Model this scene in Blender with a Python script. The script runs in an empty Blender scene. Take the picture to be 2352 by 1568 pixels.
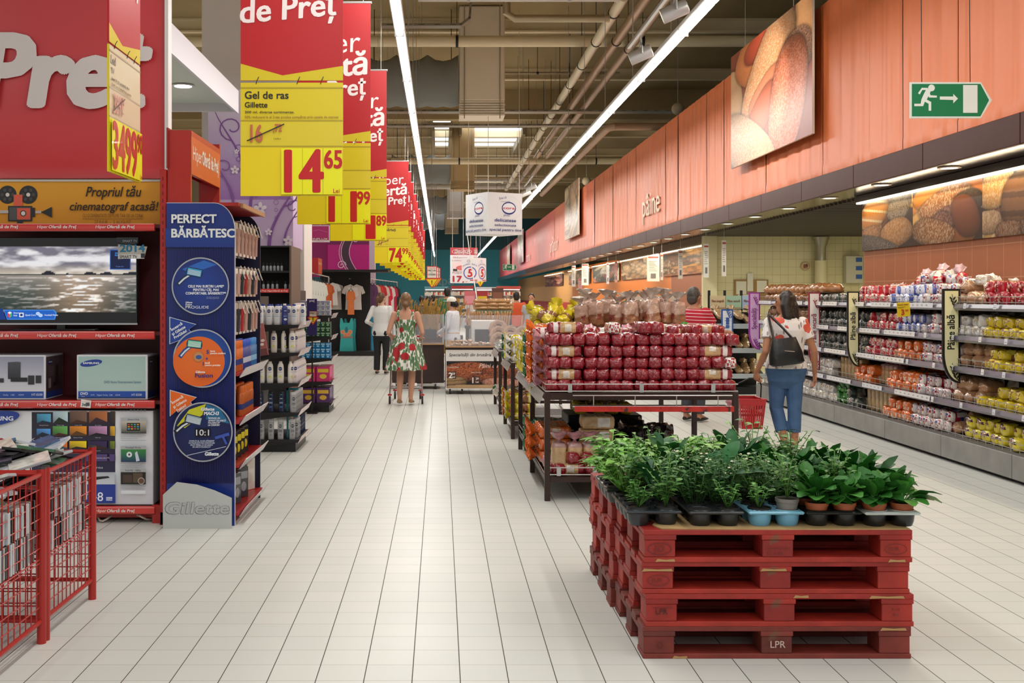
import bpy, math, random
import numpy as np
from mathutils import Vector, Matrix, noise

# ------------------------------------------------------------------ camera, world, exposure
SC = bpy.context.scene
COL = SC.collection
F, CX, CY, H = 2570.0, 1012.0, 680.0, 1.621      # focal length and vanishing point in pixels of 2352x1568, eye height


def W(px, py, d):
	return Vector(((px - CX) * d / F, d, H + (CY - py) * d / F))


def fd(py):                                       # depth of a floor point seen at row py
	return F * H / (py - CY)


cam_data = bpy.data.cameras.new('camera')
cam = bpy.data.objects.new('camera', cam_data)
COL.objects.link(cam)
cam.location = (0, 0, H)
cam.rotation_euler = (math.pi / 2, 0, 0)
cam_data.sensor_width = 36
cam_data.lens = F * 36 / 2352
cam_data.shift_x = (1176 - CX) / 2352
cam_data.shift_y = -(784 - CY) / 2352
cam_data.clip_end = 300
SC.camera = cam
SC.view_settings.view_transform = 'Standard'
SC.view_settings.look = 'None'
SC.view_settings.gamma = 1
SC.view_settings.use_curve_mapping = False
SC.view_settings.exposure = 0.0
SC.cycles.use_denoising = True
SC.cycles.max_bounces = 6
SC.cycles.diffuse_bounces = 3
SC.cycles.glossy_bounces = 3
SC.cycles.transmission_bounces = 4
SC.cycles.transparent_max_bounces = 10
SC.cycles.caustics_reflective = False
SC.cycles.caustics_refractive = False
SC.cycles.sample_clamp_indirect = 6
world = bpy.data.worlds.new('world')
SC.world = world
world.use_nodes = True
world.node_tree.nodes['Background'].inputs[0].default_value = (1.0, 0.98, 0.95, 1)
world.node_tree.nodes['Background'].inputs[1].default_value = 0.38


def area_light(name, loc, sx, sy, power, col=(1, 0.985, 0.955), rot=(0, 0, 0)):
	l = bpy.data.lights.new(name, 'AREA')
	l.shape = 'RECTANGLE'
	l.size, l.size_y, l.energy, l.color = sx, sy, power, col
	o = bpy.data.objects.new(name, l)
	o.location = loc
	o.rotation_euler = rot
	COL.objects.link(o)
	return o


LAMP_Z = 5.0
LAMP_XL, LAMP_XR = -0.52, 3.08
for xx, pw in ((-8.5, 1.0), (LAMP_XL, 1.0), (LAMP_XR, 1.0)):     # the store's rows of fluorescent battens, some outside the frame
	for yy in (-4, 8, 20, 32, 46, 62, 80):
		area_light('lamp_row_light', (xx, yy, LAMP_Z - 0.09), 0.2, 11.0, 188 * pw)

# ------------------------------------------------------------------ materials


def lin(c):
	if isinstance(c, str):
		c = c.lstrip('#')
		c = [int(c[i:i + 2], 16) / 255 for i in (0, 2, 4)]
	return tuple(x / 12.92 if x <= 0.04045 else ((x + 0.055) / 1.055) ** 2.4 for x in c[:3])


_M = {}


def M(c, r=0.5, metal=0.0, spec=0.5, var=0.0, vs=8.0, bump=0.0, bs=30.0, alpha=1.0, emit=0.0, coat=0.0, dirt=None, trans=0.0):
	key = (c, r, metal, spec, var, vs, bump, bs, alpha, emit, coat, dirt, trans)
	if key in _M:
		return _M[key]
	m = bpy.data.materials.new('surface_' + str(c).strip('#'))
	m.use_nodes = True
	nt = m.node_tree
	b = nt.nodes['Principled BSDF']
	L = nt.links
	rgb = lin(c)
	b.inputs['Base Color'].default_value = (*rgb, 1)
	b.inputs['Roughness'].default_value = r
	b.inputs['Metallic'].default_value = metal
	b.inputs['Specular IOR Level'].default_value = spec
	b.inputs['Coat Weight'].default_value = coat
	b.inputs['Coat Roughness'].default_value = 0.15
	b.inputs['Transmission Weight'].default_value = trans
	if alpha < 1:
		b.inputs['Alpha'].default_value = alpha
	if emit:
		b.inputs['Emission Color'].default_value = (*rgb, 1)
		b.inputs['Emission Strength'].default_value = emit
	tc = None
	if var or bump or dirt:
		tc = nt.nodes.new('ShaderNodeTexCoord')
	if var:
		n = nt.nodes.new('ShaderNodeTexNoise')
		n.inputs['Scale'].default_value = vs
		n.inputs['Detail'].default_value = 4
		L.new(tc.outputs['Object'], n.inputs['Vector'])
		cr = nt.nodes.new('ShaderNodeValToRGB')
		cr.color_ramp.elements[0].position, cr.color_ramp.elements[1].position = 0.3, 0.7
		cr.color_ramp.elements[0].color = (*[x * (1 - var) for x in rgb], 1)
		cr.color_ramp.elements[1].color = (*[min(1, x * (1 + var)) for x in rgb], 1)
		L.new(n.outputs['Fac'], cr.inputs['Fac'])
		out = cr.outputs['Color']
		if dirt:
			n2 = nt.nodes.new('ShaderNodeTexNoise')
			n2.inputs['Scale'].default_value = dirt[1]
			n2.inputs['Detail'].default_value = 6
			L.new(tc.outputs['Object'], n2.inputs['Vector'])
			r2 = nt.nodes.new('ShaderNodeValToRGB')
			r2.color_ramp.elements[0].position, r2.color_ramp.elements[1].position = dirt[2], dirt[2] + 0.06
			L.new(n2.outputs['Fac'], r2.inputs['Fac'])
			mx = nt.nodes.new('ShaderNodeMix')
			mx.data_type = 'RGBA'
			L.new(r2.outputs['Color'], mx.inputs['Factor'])
			L.new(out, mx.inputs[6])
			mx.inputs[7].default_value = (*lin(dirt[0]), 1)
			out = mx.outputs[2]
		L.new(out, b.inputs['Base Color'])
	if bump:
		n = nt.nodes.new('ShaderNodeTexNoise')
		n.inputs['Scale'].default_value = bs
		n.inputs['Detail'].default_value = 3
		L.new(tc.outputs['Object'], n.inputs['Vector'])
		bp = nt.nodes.new('ShaderNodeBump')
		bp.inputs['Strength'].default_value = bump
		bp.inputs['Distance'].default_value = 0.01
		L.new(n.outputs['Fac'], bp.inputs['Height'])
		L.new(bp.outputs['Normal'], b.inputs['Normal'])
	_M[key] = m
	return m


def ink(name, rough=0.5, emit=0.0, coat=0.0):
	if name in _M:
		return _M[name]
	m = bpy.data.materials.new(name)
	m.use_nodes = True
	nt = m.node_tree
	b = nt.nodes['Principled BSDF']
	a = nt.nodes.new('ShaderNodeAttribute')
	a.attribute_name = 'Col'
	nt.links.new(a.outputs['Color'], b.inputs['Base Color'])
	b.inputs['Roughness'].default_value = rough
	b.inputs['Coat Weight'].default_value = coat
	if emit:
		nt.links.new(a.outputs['Color'], b.inputs['Emission Color'])
		b.inputs['Emission Strength'].default_value = emit
		b.inputs['Base Color'].default_value = (0, 0, 0, 1)
		nt.links.remove(b.inputs['Base Color'].links[0])
	_M[name] = m
	return m


def node_mat(name, rough=0.5):
	m = bpy.data.materials.new(name)
	m.use_nodes = True
	nt = m.node_tree
	b = nt.nodes['Principled BSDF']
	b.inputs['Roughness'].default_value = rough

	def N(t, **kw):
		n = nt.nodes.new('ShaderNode' + t)
		for k, v in kw.items():
			if k.startswith('i_'):
				kk = k[2:]
				n.inputs[int(kk) if kk.isdigit() else kk].default_value = v
			else:
				setattr(n, k, v)
		return n

	def ramp(src, stops, interp='LINEAR'):
		r = nt.nodes.new('ShaderNodeValToRGB')
		r.color_ramp.interpolation = interp
		e = r.color_ramp.elements
		while len(e) < len(stops):
			e.new(0.5)
		for i, (p, c) in enumerate(stops):
			e[i].position = p
			e[i].color = (*(lin(c) if isinstance(c, str) else c), 1)
		nt.links.new(src, r.inputs['Fac'])
		return r.outputs['Color']

	def mix(f, a, bb):
		x = nt.nodes.new('ShaderNodeMix')
		x.data_type = 'RGBA'
		for s, i in ((f, 0), (a, 6), (bb, 7)):
			if hasattr(s, 'links'):
				nt.links.new(s, x.inputs[i])
			elif i == 0:
				x.inputs[0].default_value = s
			else:
				x.inputs[i].default_value = (*(lin(s) if isinstance(s, str) else s), 1)
		return x.outputs[2]

	def math_(op, a, bb=None):
		x = nt.nodes.new('ShaderNodeMath')
		x.operation = op
		for s, i in ((a, 0), (bb, 1)):
			if s is None:
				continue
			if hasattr(s, 'links'):
				nt.links.new(s, x.inputs[i])
			else:
				x.inputs[i].default_value = s
		return x.outputs[0]
	return m, nt, b, N, ramp, mix, math_


# ------------------------------------------------------------------ object helpers
def link(o):
	COL.objects.link(o)
	return o


def tag(o, label=None, cat=None, group=None, kind=None):
	if label:
		o['label'] = label
	if cat:
		o['category'] = cat
	if group:
		o['group'] = group
	if kind:
		o['kind'] = kind
	return o


def thing(name, label, cat, loc=(0, 0, 0), group=None, rz=0.0):
	o = link(bpy.data.objects.new(name, None))
	o.empty_display_size = 0.1
	o.location = loc
	o.rotation_euler = (0, 0, rz)
	return tag(o, label, cat, group)


KIDS = {}


def dup(o, loc=None, rz=None, label=None, group=None, parent=None, scale=None, rot=None):
	c = link(o.copy())
	if parent is not None:
		c.parent = parent
		KIDS.setdefault(parent.name, []).append(c)
	if loc is not None:
		c.location = loc
	if rz is not None:
		c.rotation_euler = (0, 0, rz)
	if rot is not None:
		c.rotation_euler = rot
	if scale is not None:
		c.scale = scale if hasattr(scale, '__len__') else (scale,) * 3
	if label:
		c['label'] = label
	if group:
		c['group'] = group
	for k in KIDS.get(o.name, []):
		dup(k, parent=c)
	return c


def wloc(o):
	v = Vector((0, 0, 0))
	while o is not None:
		v += o.location
		o = o.parent
	return v


def obj(name, me, parent=None, world=True):
	o = link(bpy.data.objects.new(name, me))
	if parent is not None:
		o.parent = parent
		KIDS.setdefault(parent.name, []).append(o)
		if world:
			w = wloc(parent)
			if w.length > 0:
				me.transform(Matrix.Translation(-w))
	return o


class MB:
	"""Collects shapes into one mesh."""

	def __init__(s):
		s.v, s.f, s.m, s.mats, s.sm, s.c = [], [], [], [], [], {}
		s.cur, s.smooth = 0, False

	def mat(s, m, smooth=None):
		if m not in s.mats:
			s.mats.append(m)
		s.cur = s.mats.index(m)
		if smooth is not None:
			s.smooth = smooth
		return s

	def add(s, vs, fs, X=None):
		b = len(s.v)
		s.v += [tuple(X @ Vector(v)) for v in vs] if X is not None else [tuple(v) for v in vs]
		for f in fs:
			s.f.append([i + b for i in f])
			s.m.append(s.cur)
			s.sm.append(s.smooth)
		return s

	def box(s, x0, x1, y0, y1, z0, z1, X=None, bev=0.0):
		if bev:
			return s.rbox(x0, x1, y0, y1, z0, z1, bev, X)
		vs = [(x0, y0, z0), (x1, y0, z0), (x1, y1, z0), (x0, y1, z0), (x0, y0, z1), (x1, y0, z1), (x1, y1, z1), (x0, y1, z1)]
		return s.add(vs, [(0, 3, 2, 1), (4, 5, 6, 7), (0, 1, 5, 4), (1, 2, 6, 5), (2, 3, 7, 6), (3, 0, 4, 7)], X)

	def rbox(s, x0, x1, y0, y1, z0, z1, b, X=None):
		b = min(b, (x1 - x0) / 2.01, (y1 - y0) / 2.01, (z1 - z0) / 2.01)
		vs = []
		for z, e in ((z0, b), (z0 + b, 0), (z1 - b, 0), (z1, b)):
			for (cx, cy, sx, sy) in ((x0, y0, 1, 1), (x1, y0, -1, 1), (x1, y1, -1, -1), (x0, y1, 1, -1)):
				a = (cx + sx * (b if not e else b), cy + sy * e)
				c = (cx + sx * e, cy + sy * b)
				vs += ([(c[0], c[1], z), (a[0], a[1], z)] if sx * sy > 0 else [(a[0], a[1], z), (c[0], c[1], z)])
		fs = []
		for k in range(3):
			for i in range(8):
				j = (i + 1) % 8
				fs.append((k * 8 + i, k * 8 + j, k * 8 + 8 + j, k * 8 + 8 + i))
		fs.append(tuple(range(7, -1, -1)))
		fs.append(tuple(range(24, 32)))
		return s.add(vs, fs, X)

	def prism(s, pts, a, b, axis='y', X=None):
		"""pts: outline in the two other axes, extruded along axis from a to b."""
		n = len(pts)
		mk = {'y': lambda p, t: (p[0], t, p[1]), 'x': lambda p, t: (t, p[0], p[1]), 'z': lambda p, t: (p[0], p[1], t)}[axis]
		vs = [mk(p, a) for p in pts] + [mk(p, b) for p in pts]
		fs = [tuple(range(n)), tuple(range(2 * n - 1, n - 1, -1))]
		fs += [(i, i + n, (i + 1) % n + n, (i + 1) % n) for i in range(n)]
		return s.add(vs, fs, X)

	def tube(s, path, r, n=8, closed=False, caps=True, X=None):
		P = [Vector(p) for p in path]
		R = r if hasattr(r, '__len__') else [r] * len(P)
		k = len(P)
		ref = None
		vs = []
		for i in range(k):
			if closed:
				t = P[(i + 1) % k] - P[i - 1]
			else:
				t = P[min(i + 1, k - 1)] - P[max(i - 1, 0)]
			t = t.normalized() if t.length > 1e-9 else Vector((0, 0, 1))
			if ref is None:
				ref = Vector((0, 0, 1)) if abs(t.z) < 0.9 else Vector((1, 0, 0))
			u = t.cross(ref)
			u = u.normalized() if u.length > 1e-6 else t.orthogonal().normalized()
			w = u.cross(t).normalized()
			ref = w
			for j in range(n):
				a = 2 * math.pi * j / n
				vs.append(P[i] + (u * math.cos(a) + w * math.sin(a)) * R[i])
		fs = []
		for i in range(k if closed else k - 1):
			for j in range(n):
				a, b = i * n, ((i + 1) % k) * n
				fs.append((a + j, a + (j + 1) % n, b + (j + 1) % n, b + j))
		if caps and not closed:
			fs.append(tuple(range(n - 1, -1, -1)))
			fs.append(tuple(range((k - 1) * n, k * n)))
		return s.add(vs, fs, X)

	def cyl(s, x, y, z0, z1, r0, r1=None, n=16, X=None):
		return s.tube([(x, y, z0), (x, y, z1)], [r0, r0 if r1 is None else r1], n, X=X)

	def lathe(s, prof, n=16, X=None, cap0=True, cap1=True, sx=1.0, sy=1.0):
		vs = [(r * sx * math.cos(2 * math.pi * j / n), r * sy * math.sin(2 * math.pi * j / n), z) for r, z in prof for j in range(n)]
		fs = [(i * n + j, i * n + (j + 1) % n, (i + 1) * n + (j + 1) % n, (i + 1) * n + j) for i in range(len(prof) - 1) for j in range(n)]
		if cap0:
			fs.append(tuple(range(n - 1, -1, -1)))
		if cap1:
			fs.append(tuple(range((len(prof) - 1) * n, len(prof) * n)))
		return s.add(vs, fs, X)

	def ball(s, c, r, n=12, k=8, X=None):
		rx, ry, rz = r if hasattr(r, '__len__') else (r, r, r)
		vs = [(c[0], c[1], c[2] - rz)]
		for i in range(1, k):
			t = math.pi * i / k
			for j in range(n):
				a = 2 * math.pi * j / n
				vs.append((c[0] + rx * math.sin(t) * math.cos(a), c[1] + ry * math.sin(t) * math.sin(a), c[2] - rz * math.cos(t)))
		vs.append((c[0], c[1], c[2] + rz))
		fs = [(0, 1 + (j + 1) % n, 1 + j) for j in range(n)]
		for i in range(k - 2):
			for j in range(n):
				a, b = 1 + i * n, 1 + (i + 1) * n
				fs.append((a + j, a + (j + 1) % n, b + (j + 1) % n, b + j))
		e = len(vs) - 1
		fs += [(1 + (k - 2) * n + j, 1 + (k - 2) * n + (j + 1) % n, e) for j in range(n)]
		return s.add(vs, fs, X)

	def loft(s, rings, caps=True, X=None):
		n = len(rings[0])
		vs = [p for r in rings for p in r]
		fs = [(i * n + j, i * n + (j + 1) % n, (i + 1) * n + (j + 1) % n, (i + 1) * n + j) for i in range(len(rings) - 1) for j in range(n)]
		if caps:
			fs.append(tuple(range(n - 1, -1, -1)))
			fs.append(tuple(range((len(rings) - 1) * n, len(rings) * n)))
		return s.add(vs, fs, X)

	def quad(s, a, b, c, d, X=None):
		return s.add([a, b, c, d], [(0, 1, 2, 3)], X)

	def mesh(s, name, sharp=40):
		me = bpy.data.meshes.new(name)
		me.from_pydata(s.v, [], s.f)
		for m in s.mats:
			me.materials.append(m)
		me.polygons.foreach_set('material_index', s.m)
		me.polygons.foreach_set('use_smooth', s.sm)
		me.update()
		if any(s.sm) and sharp:
			me.set_sharp_from_angle(angle=math.radians(sharp))
		return me

	def build(s, name, parent=None, world=True, sharp=40):
		return obj(name, s.mesh(name, sharp), parent, world)


_T = {}


def text_geo(txt, bold=0.0):
	k = (txt, bold)
	if k not in _T:
		cu = bpy.data.curves.new('lettering', 'FONT')
		cu.body = txt
		cu.offset = bold
		cu.resolution_u = 3
		o = bpy.data.objects.new('lettering', cu)
		me = bpy.data.meshes.new_from_object(o)
		v = [(p.co.x, p.co.y) for p in me.vertices]
		f = [tuple(p.vertices) for p in me.polygons]
		bpy.data.objects.remove(o)
		bpy.data.curves.remove(cu)
		bpy.data.meshes.remove(me)
		_T[k] = (v, f)
	return _T[k]


class PR:
	"""A flat print: coloured shapes in a local frame (u to the side, v up), each layer a little in front of the last."""

	def __init__(s, step=0.0004):
		s.v, s.f, s.c, s.w, s.step = [], [], [], 0.0, step

	def _add(s, pts, fs, cols):
		s.w += s.step
		b = len(s.v)
		s.v += [(p[0], p[1], s.w) for p in pts]
		s.f += [tuple(i + b for i in f) for f in fs]
		s.c += cols
		return s

	def poly(s, pts, c):
		return s._add(pts, [tuple(range(len(pts)))], [lin(c)] * len(pts))

	def rect(s, x0, y0, x1, y1, c, c2=None):
		a, b = lin(c), lin(c2 or c)
		return s._add([(x0, y0), (x1, y0), (x1, y1), (x0, y1)], [(0, 1, 2, 3)], [a, a, b, b])

	def ell(s, x, y, rx, ry, c, c2=None, n=28, a0=0.0):
		pts = [(x, y)]
		ca, sa = math.cos(a0), math.sin(a0)
		for j in range(n):
			t = 2 * math.pi * j / n
			p, q = rx * math.cos(t), ry * math.sin(t)
			pts.append((x + p * ca - q * sa, y + p * sa + q * ca))
		return s._add(pts, [(0, 1 + j, 1 + (j + 1) % n) for j in range(n)], [lin(c)] + [lin(c2 or c)] * n)

	def ring(s, x, y, rx, ry, w, c, n=36):
		pts = []
		for k in (0, 1):
			pts += [(x + (rx - k * w) * math.cos(2 * math.pi * j / n), y + (ry - k * w) * math.sin(2 * math.pi * j / n)) for j in range(n)]
		return s._add(pts, [(j, (j + 1) % n, n + (j + 1) % n, n + j) for j in range(n)], [lin(c)] * 2 * n)

	def line(s, path, w, c, taper=False):
		P = [Vector((p[0], p[1])) for p in path]
		pts = []
		k = len(P)
		for i in range(k):
			t = (P[min(i + 1, k - 1)] - P[max(i - 1, 0)])
			t = t.normalized() if t.length else Vector((1, 0))
			ww = w * (1 - 0.85 * i / (k - 1)) if taper else w
			n = Vector((-t.y, t.x)) * ww / 2
			pts += [P[i] + n, P[i] - n]
		return s._add([(p.x, p.y) for p in pts], [(2 * i, 2 * i + 1, 2 * i + 3, 2 * i + 2) for i in range(k - 1)], [lin(c)] * len(pts))

	def text(s, txt, x, y, h, c, al='l', bold=0.0, shear=0.0, fit=None, sx=1.0, rot=0.0, bend=None, shadow=None):
		"""h: capital height; fit: total width."""
		v, f = text_geo(txt)
		if not v:
			return s
		k = h / 0.69
		x0, x1 = min(p[0] for p in v), max(p[0] for p in v)
		wd = (x1 - x0) * k * sx
		if fit:
			sx *= fit / wd
			wd = fit
		off = {'l': 0, 'c': -wd / 2, 'r': -wd}[al]
		pts = [((p[0] - x0) * k * sx + off, p[1] * k) for p in v]
		pts = [(p[0] + shear * p[1], p[1]) for p in pts]
		if bend:
			R = bend
			pts = [((R + p[1]) * math.sin(p[0] / R), (R + p[1]) * math.cos(p[0] / R) - R) for p in pts]
		ca, sa = math.cos(rot), math.sin(rot)
		w0, q = s.w, bold * k * 0.85
		nb = 14 if h > 0.15 else 4
		for i, (dx, dy) in enumerate([(math.cos(6.2832 * (b + 0.5) / nb), (0.7 if nb > 4 else 0.85) * math.sin(6.2832 * (b + 0.5) / nb)) for b in range(nb)] + [(0, 0)] if bold else ((0, 0),)):
			s.w = w0 + s.step * (0.5 if nb == 4 else 0.25) * i
			s._add([(x + (p[0] + dx * q) * ca - (p[1] + dy * q) * sa, y + (p[0] + dx * q) * sa + (p[1] + dy * q) * ca) for p in pts], f, [lin(c)] * len(pts))
		s.w = w0 + s.step * (4.5 if bold else 1)
		return s

	def grid(s, x0, y0, x1, y1, img):
		"""img: array rows (bottom first) x columns x 3, linear."""
		r, c = img.shape[:2]
		pts = [(x0 + (x1 - x0) * j / (c - 1), y0 + (y1 - y0) * i / (r - 1)) for i in range(r) for j in range(c)]
		fs = [(i * c + j, i * c + j + 1, (i + 1) * c + j + 1, (i + 1) * c + j) for i in range(r - 1) for j in range(c - 1)]
		return s._add(pts, fs, [tuple(p) for p in img.reshape(-1, 3)])

	def build(s, name, o, ux, uy, parent=None, mat=None, world=True):
		o, ux, uy = Vector(o), Vector(ux).normalized(), Vector(uy).normalized()
		un = ux.cross(uy)
		me = bpy.data.meshes.new(name)
		me.from_pydata([tuple(o + ux * p[0] + uy * p[1] + un * (p[2] + 0.0006)) for p in s.v], [], s.f)
		a = me.color_attributes.new('Col', 'FLOAT_COLOR', 'POINT')
		arr = np.ones((len(s.v), 4), dtype=np.float32)
		arr[:, :3] = np.array(s.c, dtype=np.float32)
		a.data.foreach_set('color', arr.ravel())
		me.materials.append(mat or ink('print_ink', 0.45))
		me.update()
		return obj(name, me, parent, world)


def struct(o):
	o['kind'] = 'structure'
	return o


def rnd(a, b):
	return random.uniform(a, b)


CHROME = M('#c9c9cc', 0.25, 0.9)
STEEL = M('#b4b2ae', 0.4, 0.6)
BLACKP = M('#17171a', 0.5)
BLACKM = M('#1c1b1c', 0.45, spec=0.4)
REDM = M('#a81a14', 0.4, coat=0.2)
WHITEP = M('#e6e4e0', 0.45)
random.seed(7)
# ------------------------------------------------------------------ setting: floor, ceiling, walls
def make_floor():
	m, nt, b, N, ramp, mix, math_ = node_mat('floor_tile', 0.4)
	g = N('NewGeometry')
	sp = N('SeparateXYZ')
	nt.links.new(g.outputs['Position'], sp.inputs[0])
	P = 0.2035

	def cell(out, off):
		t = math_('DIVIDE', math_('ADD', out, off), P)
		fr = math_('FRACT', t)
		d = math_('ABSOLUTE', math_('SUBTRACT', fr, 0.5))       # 0.5 at a joint
		return math_('FLOOR', t), d
	fx, dx = cell(sp.outputs[0], 100 * P + 0.1205)
	fy, dy = cell(sp.outputs[1], 100 * P - 4.924 + 24 * P)
	jx = math_('GREATER_THAN', dx, 0.5 - 0.0105)
	jy = math_('GREATER_THAN', dy, 0.5 - 0.0075)
	cmb = N('CombineXYZ')
	nt.links.new(fx, cmb.inputs[0])
	nt.links.new(fy, cmb.inputs[1])
	wn = N('TexWhiteNoise')
	nt.links.new(cmb.outputs[0], wn.inputs['Vector'])
	tile = ramp(wn.outputs['Value'], [(0, '#cfd1ca'), (0.5, '#d2d3cc'), (1, '#d5d5ce')])
	nz = N('TexNoise', i_Scale=0.8, i_Detail=5.0)
	nt.links.new(g.outputs['Position'], nz.inputs['Vector'])
	tile = mix(math_('MULTIPLY', nz.outputs['Fac'], 0.16), tile, '#b9b8b0')
	c = mix(jy, tile, '#a39c8e')
	c = mix(jx, c, '#4a4640')
	nt.links.new(c, b.inputs['Base Color'])
	rr = math_('ADD', math_('MULTIPLY', math_('MAXIMUM', jx, jy), 0.4), math_('ADD', math_('MULTIPLY', nz.outputs['Fac'], 0.12), 0.34))
	nt.links.new(rr, b.inputs['Roughness'])
	b.inputs['Specular IOR Level'].default_value = 0.3
	mb = MB().mat(m)
	mb.quad((-14, -6, 0), (14, -6, 0), (14, 98, 0), (-14, 98, 0))
	struct(mb.build('floor'))


make_floor()

KHAKI = M('#a8946a', 0.9, var=0.06, vs=0.6)
CEIL_Z = 8.6
mb = MB().mat(KHAKI)
mb.box(-14, 14, 4, 97.5, CEIL_Z, CEIL_Z + 0.1)
# trapezoidal sheet ribs on the underside of the roof
mb.mat(M('#6f6249', 0.9))
struct(mb.build('ceiling'))
CREAM = M('#ecdcb6', 0.6)
for i in range(12):                                     # roof beams across the hall
	y = 22 + i * 6.2
	mb = MB().mat(CREAM)
	mb.box(-14, 14, y - 0.1, y + 0.1, CEIL_Z - 0.34, CEIL_Z - 0.3).box(-14, 14, y - 0.02, y + 0.02, CEIL_Z - 0.3, CEIL_Z).box(-14, 14, y - 0.1, y + 0.1, CEIL_Z - 0.04, CEIL_Z)
	struct(mb.build('ceiling_beam'))
for i, y in enumerate((38, 57, 71, 86)):              # big deep girders
	mb = MB().mat(M('#b09c74', 0.8))
	mb.box(-14, 14, y - 0.2, y + 0.2, CEIL_Z - 1.0, CEIL_Z)
	struct(mb.build('ceiling_beam'))
for i, (x, y, w, l) in enumerate(((2.1, 48.5, 2.6, 6.0), (2.1, 64, 3.2, 6.0), (0.05, 48, 0.7, 7.0), (1.8, 79, 4.5, 6.0))):   # skylights
	mb = MB().mat(M('#eef4ff', 0.5, emit=2.6))
	mb.box(x - w / 2, x + w / 2, y - l / 2, y + l / 2, CEIL_Z - 0.06, CEIL_Z - 0.02)
	mb.mat(M('#9b8d6e', 0.7))
	for a in (-w / 2, w / 2):
		mb.box(x + a - 0.06, x + a + 0.06, y - l / 2, y + l / 2, CEIL_Z - 0.4, CEIL_Z - 0.02)
	for k in range(5):
		yy = y - l / 2 + l * k / 4
		mb.box(x - w / 2, x + w / 2, yy - 0.03, yy + 0.03, CEIL_Z - 0.14, CEIL_Z - 0.07)
	struct(mb.build('window_%d' % (i + 1)))

# end wall, side walls
mb = MB().mat(M('#44a9bc', 0.6))
mb.box(-14, 14, 96, 96.2, 0, 5.6).mat(M('#3b6a74', 0.7)).box(-14, 14, 96, 96.2, 5.6, CEIL_Z)
struct(mb.build('wall_back'))
mb = MB().mat(M('#6f6350', 0.9))
mb.box(11.8, 12, 4, 96, 3.2, CEIL_Z)
struct(mb.build('wall_right'))
mb = MB().mat(M('#8c8069', 0.9))
mb.box(-13, -12.8, 8, 96, 0, CEIL_Z)
struct(mb.build('wall_left'))

# ---- hanging fabric fascia along the bakery (one fabric panel after another)
FX = 4.9                                                # plane of the fascia
FZ0, FZ1 = 3.17, 5.36


def fascia_mat(c):
	m, nt, b, N, ramp, mix, math_ = node_mat('fascia_fabric', 0.42)
	b.inputs['Base Color'].default_value = (*lin(c), 1)
	b.inputs['Specular IOR Level'].default_value = 0.2
	tc = N('TexCoord')
	mp = N('Mapping')
	mp.inputs['Scale'].default_value = (1, 3.6, 0.12)
	nt.links.new(tc.outputs['Object'], mp.inputs[0])
	n = N('TexNoise', i_Scale=1.0, i_Detail=2.0)
	nt.links.new(mp.outputs[0], n.inputs['Vector'])
	bp = N('Bump', i_Strength=0.5, i_Distance=0.08)
	nt.links.new(n.outputs['Fac'], bp.inputs['Height'])
	nt.links.new(bp.outputs[0], b.inputs['Normal'])
	return m


FM = [fascia_mat('#d07042'), fascia_mat('#d27050'), fascia_mat('#cb6052'), fascia_mat('#c9555a')]
edges = [5.6]
while edges[-1] < 92:
	edges.append(edges[-1] + (1.25 if edges[-1] < 32 else 2.5))
for i in range(len(edges) - 1):
	y0, y1 = edges[i], edges[i + 1] - 0.012
	mat = FM[0] if y0 < 34 else FM[1] if y0 < 46 else FM[2] if y0 < 62 else FM[3]
	n = 14
	ph = rnd(0, 6)
	vs = []
	for k in range(n + 1):
		y = y0 + (y1 - y0) * k / n
		a = 0.012 * math.sin(ph + k * 1.3) * (1 if y0 < 40 else 0.5)
		for z, am in ((FZ1, 0.4), (FZ1 - 0.5, 1.0), (4.2, 1.0), (FZ0 + 0.12, 0.5), (FZ0 + 0.11, 0.35), (FZ0, 0.2)):
			vs.append((FX - a * am - (0.006 if z <= FZ0 + 0.11 else 0), y, z))
	fs = [(k * 6 + j, (k + 1) * 6 + j, (k + 1) * 6 + j + 1, k * 6 + j + 1) for k in range(n) for j in range(5)]
	mb = MB().mat(mat, True)
	mb.add(vs, fs)
	mb.add([(v[0] + 0.02, v[1], v[2]) for v in vs], [tuple(reversed(f)) for f in fs])
	struct(mb.build('wall_right_fascia', sharp=0))
# top rail of the fascia
mb = MB().mat(M('#b06a4e', 0.5))
mb.box(FX + 0.03, FX + 0.08, 5.6, 92, FZ1 - 0.04, FZ1 + 0.0)
mb.mat(M('#2a1c16', 0.8)).box(FX + 0.06, FX + 0.1, 5.6, 92, FZ0 - 0.1, FZ1 - 0.05)
struct(mb.build('trim_1'))

# brown glossy trim below the fabric
DKBR = M('#46221a', 0.33, spec=0.1, bump=0.6, bs=1.3)
ty = 5.6
while ty < 92:
	t1 = ty + (1.9 if ty < 40 else 4.5)
	mb = MB().mat(DKBR if ty < 60 else M('#4d3a4d', 0.2, coat=0.5))
	mb.box(FX - 0.03, FX + 0.02, ty + 0.008, t1, 2.9, FZ0 - 0.002, bev=0.006)
	struct(mb.build('trim_2'))
	ty = t1
# mirror-like soffit behind the trim, with its downlights
mb = MB().mat(M('#5a3a26', 0.16, 0.85, bump=0.25, bs=2.2))
mb.box(FX + 0.02, 5.62, 5.6, 92, 2.93, 2.97)
struct(mb.build('ceiling_soffit'))
for i in range(17):
	y = 9.6 + i * 1.75
	t = thing('downlight', 'round white recessed downlight in the glossy brown canopy above the bread wall', 'ceiling light', (5.16, y, 2.93), 'downlights along the bakery canopy')
	mb = MB().mat(M('#efe8dc', 0.4), True)
	mb.lathe([(0.085, 0.0), (0.115, -0.004), (0.115, -0.012), (0.082, -0.014), (0.08, -0.002)], 24, cap0=False, cap1=False)
	mb.build('bezel', t, world=False)
	mb = MB().mat(M('#fff0d8', 0.5, emit=7.0))
	mb.lathe([(0.08, -0.004), (0.081, -0.008)], 24)
	mb.build('lamp', t, world=False)

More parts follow.
